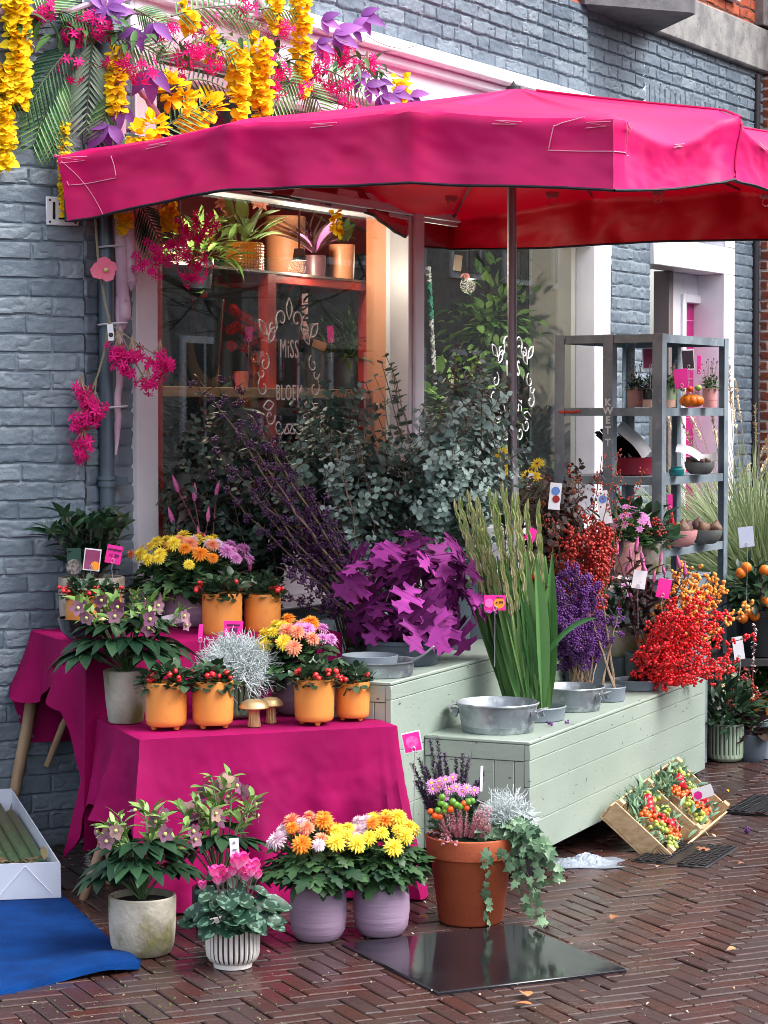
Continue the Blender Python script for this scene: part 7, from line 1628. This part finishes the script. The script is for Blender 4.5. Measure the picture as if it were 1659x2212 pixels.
m_cuke = mat('ribbed_green_stem', C(58, 92, 62), .5, C(84, 116, 78), 8, grad=C(92, 80, 62), stretch=(4, 4, 1)); 
for i in range(5):
    a = A0 + wv * (.12 + .19 * i) + hn * .045 + dvn * .06; b_ = A0 + wv * (.14 + .18 * i) + hn * (.055 + .01 * (i % 2)) + dvn * (Ld * (.86 + .1 * (i % 2))); m = MB(); tube(m, bez(a, b_, .01, 10, 0), .021 + .002 * (i % 2), 12); o = m.build('cactus_stem', m_cuke)
    tag(o, 'thick dark green stem lying in the long white box', 'plant stem', 'green stems in the white box')
m = MB(); n = 60; p = np.array([A0 + wv * R.rand() + hn * (.06 + .03 * R.rand()) + dvn * (.05 + .10 * R.rand()) for _ in range(n)]); leaves(m, ELLIP, p, rdir(n, -.3, .4), .05, .5); o = m.build('dried_pods', mat('dry_pod', C(96, 70, 52), .7, rnd=C(130, 120, 84))); tag(o, 'heap of dried brown leaf pods at the front of the white box', 'dried leaves')
# fallen leaves
m_fall = [mat('fallen_leaf_orange', C(206, 104, 54), .6, C(170, 76, 40), 60, rnd=C(222, 138, 90)), mat('fallen_leaf_brown', C(150, 96, 66), .7), mat('fallen_leaf_pale', C(206, 176, 140), .7), mat('fallen_leaf_yellow', C(226, 170, 40), .6)]
FL_ = [(1140, 2162, .062, 0, 'pale orange fallen leaf at the corner of the black slab, upper of the pair'), (1150, 2180, .06, 0, 'deep orange fallen leaf on the pavers just below the paler one'), (1265, 2150, .02, 0, 'small orange leaf scrap on the pavers beyond the slab corner'), (1330, 1986, .045, 1, 'curled brown leaf on the pavers beyond the black slab'), (1590, 2057, .03, 0, 'small orange leaf near the picture edge, far from the slab'), (1545, 1735, .05, 2, 'pale leaf beside the far drain grate'), (1500, 1838, .06, 1, 'large brown leaf beside the crate on the drain'), (600, 2010, .05, 1, 'brown leaf between the lilac pots and the slab'), (640, 2012, .035, 1, 'small brown leaf scrap by the slab edge'), (905, 1985, .04, 1, 'rust leaf between the cloth hem and the terracotta planter'), (1570, 1712, .03, 3, 'yellow leaf on the pavers beyond the crate'), (1640, 1700, .06, 2, 'pale leaf under the plants at the picture edge'), (1595, 1873, .05, 1, 'brown leaf on the dark pavers beyond the near drain'), (1645, 1690, .03, 0, 'orange scrap below the potted plants at the edge'), (1420, 1880, .03, 2, 'pale scrap beside the near drain grate'), (1535, 1808, .04, 2, 'pale torn leaf before the crate'), (1655, 1765, .05, 0, 'orange leaf on the far drain grate'), (1180, 1830, .03, 2, 'pale scrap in the shade below the bench')]
for x, y, L, k, lb in FL_:
    m = MB(); T = [OAK, ELLIP, leaf_t(.62, 6, .14, .22, .45)][R.randint(3)]; a = R.rand() * 6; m.many(T, [[0, 0, .012]], basis([[math.cos(a), math.sin(a), .15]], [[(R.rand() - .5) * .5, (R.rand() - .5) * .5, 1]]), L); o = m.build('fallen_leaf', m_fall[k]); o.location = gz(x, y, .003); tag(o, lb, 'leaf', 'fallen leaves on the pavers')
m = MB(); m.many(SPHL, rdir(26) * .010 + [0, 0, .012], np.repeat(np.eye(3)[None], 26, 0), .004); o = m.build('berry_cluster', m_calli); o.location = gz(1614, 1800, .002); tag(o, 'fallen cluster of purple berries alone on the dark pavers', 'berries')
m = MB(); n = 520; xs, ys = R.rand(n) * 1659, 1830 + R.rand(n) * 380; P = np.array([gz(x, y, .010) for x, y in zip(xs, ys)]); a = R.rand(n) * 6; d = np.stack([np.cos(a), np.sin(a), (R.rand(n) - .5) * .6], 1); m.many(OVATE, P, basis(d), .004 + .010 * R.rand(n) ** 3); o = m.build('debris', mat('petal_debris', C(196, 188, 176), .7, rnd=C(150, 120, 84))); o['kind'] = 'stuff'
m = MB(); n = 300; k = 0; P = []
while len(P) < n:
    x, y = R.rand() * 1659, 1880 + R.rand() * 330; q = gz(x, y, .0); 
    if vnoise(np.array(q[0] + 20), np.array(q[1]), 2.2, 41) > .60:
        i0 = R.randint(-3, 3) ; uu_ = (q[:2] - org) @ a2 / w0; vv_ = (q[:2] - org) @ b2 / w0; vv_ = round(vv_); q2 = org + uu_ * w0 * a2 + vv_ * w0 * b2; P.append([q2[0], q2[1], .002])
m.many(OVATE, np.array(P), basis(rdir(n, .2, 1)), .006 + .005 * R.rand(n)); o = m.build('moss', mat('joint_moss', C(62, 80, 38), .9, rnd=C(96, 112, 60))); o['kind'] = 'stuff'
# ---------------------------------------------------------------- plants by the door and at the picture edge
def grass(label, c, n, L, tips=14, spread=.5, sway=.0):
    o = thing('ornamental_grass', label, 'grass plant', c, 0, 'ornamental grasses by the door'); potobj(o, pot_mossy(.14, .28), m_greybd); m = MB()
    for i in range(n):
        d = rdir(1, .35, 1)[0] * [spread, spread, 1]; d = norm(d); ln = L * (.45 + .6 * R.rand()); t = np.linspace(0, 1, 8); bend = (.15 + .75 * R.rand()); P = np.array([(R.rand() - .5) * .12, (R.rand() - .5) * .12, .27]) + d * ln * t[:, None] + np.array([d[0], d[1], -.7]) * (bend * ln * .5 * t ** 2.4)[:, None]
        w = .0042 * (1 - t ** 2) + .0004; sd = norm(np.cross(d, [.3, -.8, .3])); grid(m, np.stack([P - sd * w[:, None], P + sd * w[:, None]], 1), rnd=R.rand())
    m.build('blades', leafmat('leaf_grass', C(88, 112, 72), C(158, 172, 124), .5, tip=None, trans=.2), o)
    s = MB(); h = MB()
    for i in range(tips):
        d = norm(rdir(1, .8, 1)[0]); P = bez((0, 0, .27), d * L * (1.05 + .4 * R.rand()) + [0, 0, .25], .05, 10, (R.rand() - .5) * .15); tube(s, P, .0014, 4, cap=False); k = 70; pp, dd, t = along(P, k, .80, 1); leaves(h, LANCE, pp, norm(dd + rdir(k) * .35), .028, .2)
    s.build('stalks', m_pale_twig, o); h.build('seed_plumes', mat('seed_plume', C(206, 182, 150), .8, rnd=C(226, 210, 184)), o); return o
for x, Y, n, L, tp_, lb in ((1605, 11.6, 700, .95, 8, 'tall fountain grass with beige plumes beside the rack'), (1650, 11.2, 700, .95, 6, 'tall fountain grass at the picture edge before the red brick'), (1530, 12.2, 260, .75, 6, 'paler fountain grass seen through the rack before the white door'), (1625, 12.1, 260, 1.05, 6, 'tallest pale plumed grass close to the house corner')):
    c = at(x, 1300, Y); c[2] = .30; grass(lb, c, n, L, tp_)
# dark low plant table with citrus
c = at(1650, 1405, 10.7); ptb = thing('plant_table', 'low black plant table under the citrus tree', 'table', (c[0], c[1], 0)); zt_ = .42
m = MB(); box(m, (0, 0, zt_ - .02), (.9, .5, .035), .3, .003); m.build('tabletop', m_dark, ptb)
for sx in (-.4, .4):
    for sy in (-.2, .2): m = MB(); box(m, (sx * .95 - sy * .3, sy + sx * .28, (zt_ - .04) / 2), (.04, .04, zt_ - .04), .3, .002); m.build('leg', m_dark, ptb)
c = at(1640, 1400, 10.55); c[2] = zt_; o = thing('citrus_tree', 'small citrus tree with ripe oranges in a black pot at the picture edge', 'potted plant', c); potobj(o, [(.10, 0), (.105, .004), (.125, .19), (.135, .192), (.137, .22)], mat('black_pot', C(26, 32, 38), .35)); m = MB(); p, d = dome(190, .16, .20, .24, .35, -.1); leaves(m, OVATE, p, norm(d + [0, 0, -.15]), .075, .6); m.build('foliage', L_dark, o); s = MB(); tube(s, [(0, 0, .2), (.01, 0, .3), (0, 0, .42)], .009, 7); s.build('trunk', m_twig, o)
m = MB(); m.many(SPH, [[0, 0, 0]], np.eye(3)[None], .026); me_ = m.mesh('orange', mat('orange_rind', C(240, 136, 36), .4, C(230, 116, 24), 10, bump=.1, bscale=300))
for x, y in ((1612, 1226), (1652, 1232), (1600, 1238), (1630, 1330), (1655, 1300), (1622, 1322), (1605, 1335)): objm('orange', me_, o, at(x, y, 10.42) - c)
price_tag('pale blue card on a wire above the citrus tree', 1612, 1160, 10.3, 34, 44, mat('blue_card', C(186, 196, 220), .5), .1, None, zbase=zt_ + .25)
# a pink flowered pot beyond, dark stem with white bells
price_tag('white card on a wire among the dark shrubs near the bench end', 1595, 1400, 9.9, 24, 50, m_tagw, .15, None, zbase=.4)
c = at(1622, 1480, 10.1); c[2] = .0; o = thing('coral_bells', 'single dark stem of tiny white bells rising behind the shrubs', 'potted flowers', c); potobj(o, pot_mossy(.07, .12), m_greybd); s = MB(); q = at(1630, 1350, 10.1) - c; P = bez((0, 0, .1), q, .05, 8); tube(s, P, .003, 5); s.build('stems', mat('red_stem', C(120, 60, 70), .6), o); f = MB(); pp, dd, t = along(P, 60, .6, 1); leaves(f, OVATE, pp, rdir(60, -.6, .5), .014, .4); f.build('blossom', mat('cream_petal', C(210, 196, 190), .6), o); l = MB(); p, d = dome(60, .10, .09, .12, .3, -.1); leaves(l, HEART, p, d, .05, .5); l.build('foliage', L_brz, o)
# pots on the pavement beyond the bench
def gpot(x, y, r): return rest(x, y, .005, r)
c = gpot(1568, 1648, .07); shrub('dark leafy shrub with red berries in a green and white ribbed pot past the bench', c, .078, .165, None, L_dark, 260, .16, .26, ELLIP, .075, ribs=(mat('green_white_glaze', C(166, 182, 160), .35), mat('deep_green_glaze2', C(52, 78, 62), .35), 24), flowers=[(m_hip, 26, .006, OVATE, 'berry'), (mat('cream_berry', C(216, 196, 150), .5), 14, .005, OVATE, 'berry')])
c = gpot(1540, 1640, .05); shrub('small grey pot of pale green and white petunias at the bench end', c, .05, .10, m_greyb, L_lite, 110, .085, .13, OVATE, .03, flowers=[(flowermat('petal_white', C(226, 214, 216), C(236, 226, 222)), 14, .016, ROUND, 5)])
c = gpot(1636, 1602, .07); shrub('glossy green shrub with red berries in an orange glazed pot at the picture edge', c, .09, .20, mat('ochre_glaze', C(206, 132, 54), .35, C(186, 112, 40), 8), L_mid, 190, .13, .17, OVATE, .06, flowers=[(m_berry, 12, .008, OVATE, 'berry')])
c = gpot(1612, 1622, .06); shrub('grey pot of light green leaves between the ribbed and the orange pots', c, .06, .12, m_greybd, L_lite, 80, .07, .07, OVATE, .035)
c = gpot(1585, 1560, .06) + [0, .5, 0]; shrub('dark broad leaved evergreen behind the red berried shrubs', c, .09, .2, m_greybd, L_dark, 200, .18, .28, OVATE, .085, flowers=[(flowermat('petal_white', C(226, 214, 216), C(236, 226, 222)), 3, .03, ROUND, 5)])
c = gpot(1655, 1640, .05); b = MB(); lathe(b, [(.001, 0), (.05, 0), (.052, .004), (.06, .16), (.062, .165), (.056, .165), (.05, .02), (.001, .02)], 36); o = b.build('pale_bucket', mat('pale_blue_plastic', C(186, 200, 214), .4)); o.location = c; tag(o, 'pale blue plastic bucket cut by the picture edge beyond the orange pot', 'bucket')
# ---------------------------------------------------------------- camera, sky, sun
cam_d = bpy.data.cameras.new('camera'); cam = bpy.data.objects.new('camera', cam_d); COL.objects.link(cam)
cam.location = (0, 0, H); cam.rotation_euler = (math.pi / 2 - TH, 0, 0)
cam_d.sensor_fit = 'VERTICAL'; cam_d.sensor_height = 36; cam_d.lens = 36 * F / 2212; cam_d.clip_end = 500
SC.camera = cam
W_ = bpy.data.worlds.new('World'); SC.world = W_; W_.use_nodes = True
nt = W_.node_tree; bg = nt.nodes['Background']
sky = nt.nodes.new('ShaderNodeTexSky'); sky.sky_type = 'NISHITA'; sky.sun_disc = False
SUN_EL, SUN_AZ = math.radians(50), math.radians(108)   # azimuth from +Y towards +X
sky.sun_elevation = SUN_EL; sky.sun_rotation = SUN_AZ; sky.air_density = 1.0; sky.dust_density = 4.0; sky.ozone_density = 1.0
hs = nt.nodes.new('ShaderNodeHueSaturation'); hs.inputs['Saturation'].default_value = .35
nt.links.new(sky.outputs[0], hs.inputs['Color']); nt.links.new(hs.outputs[0], bg.inputs['Color'])
bg.inputs['Strength'].default_value = .15
sd = bpy.data.lights.new('sun', 'SUN'); sd.energy = 0.8; sd.angle = math.radians(40); sd.color = (1, .97, .93)
so = bpy.data.objects.new('sun', sd); COL.objects.link(so)
dv = Vector((math.sin(SUN_AZ) * math.cos(SUN_EL), math.cos(SUN_AZ) * math.cos(SUN_EL), math.sin(SUN_EL)))
so.rotation_euler = dv.to_track_quat('Z', 'Y').to_euler(); so.location = (4, 2, 8)
SC.view_settings.view_transform = 'Standard'; SC.view_settings.look = 'None'; SC.view_settings.gamma = 1; SC.view_settings.exposure = 1.6
SC.cycles.use_denoising = True; SC.cycles.filter_width = .9; SC.cycles.max_bounces = 8; SC.cycles.transparent_max_bounces = 16
SC.cycles.diffuse_bounces = 4; SC.cycles.glossy_bounces = 4; SC.cycles.caustics_reflective = False; SC.cycles.caustics_refractive = False
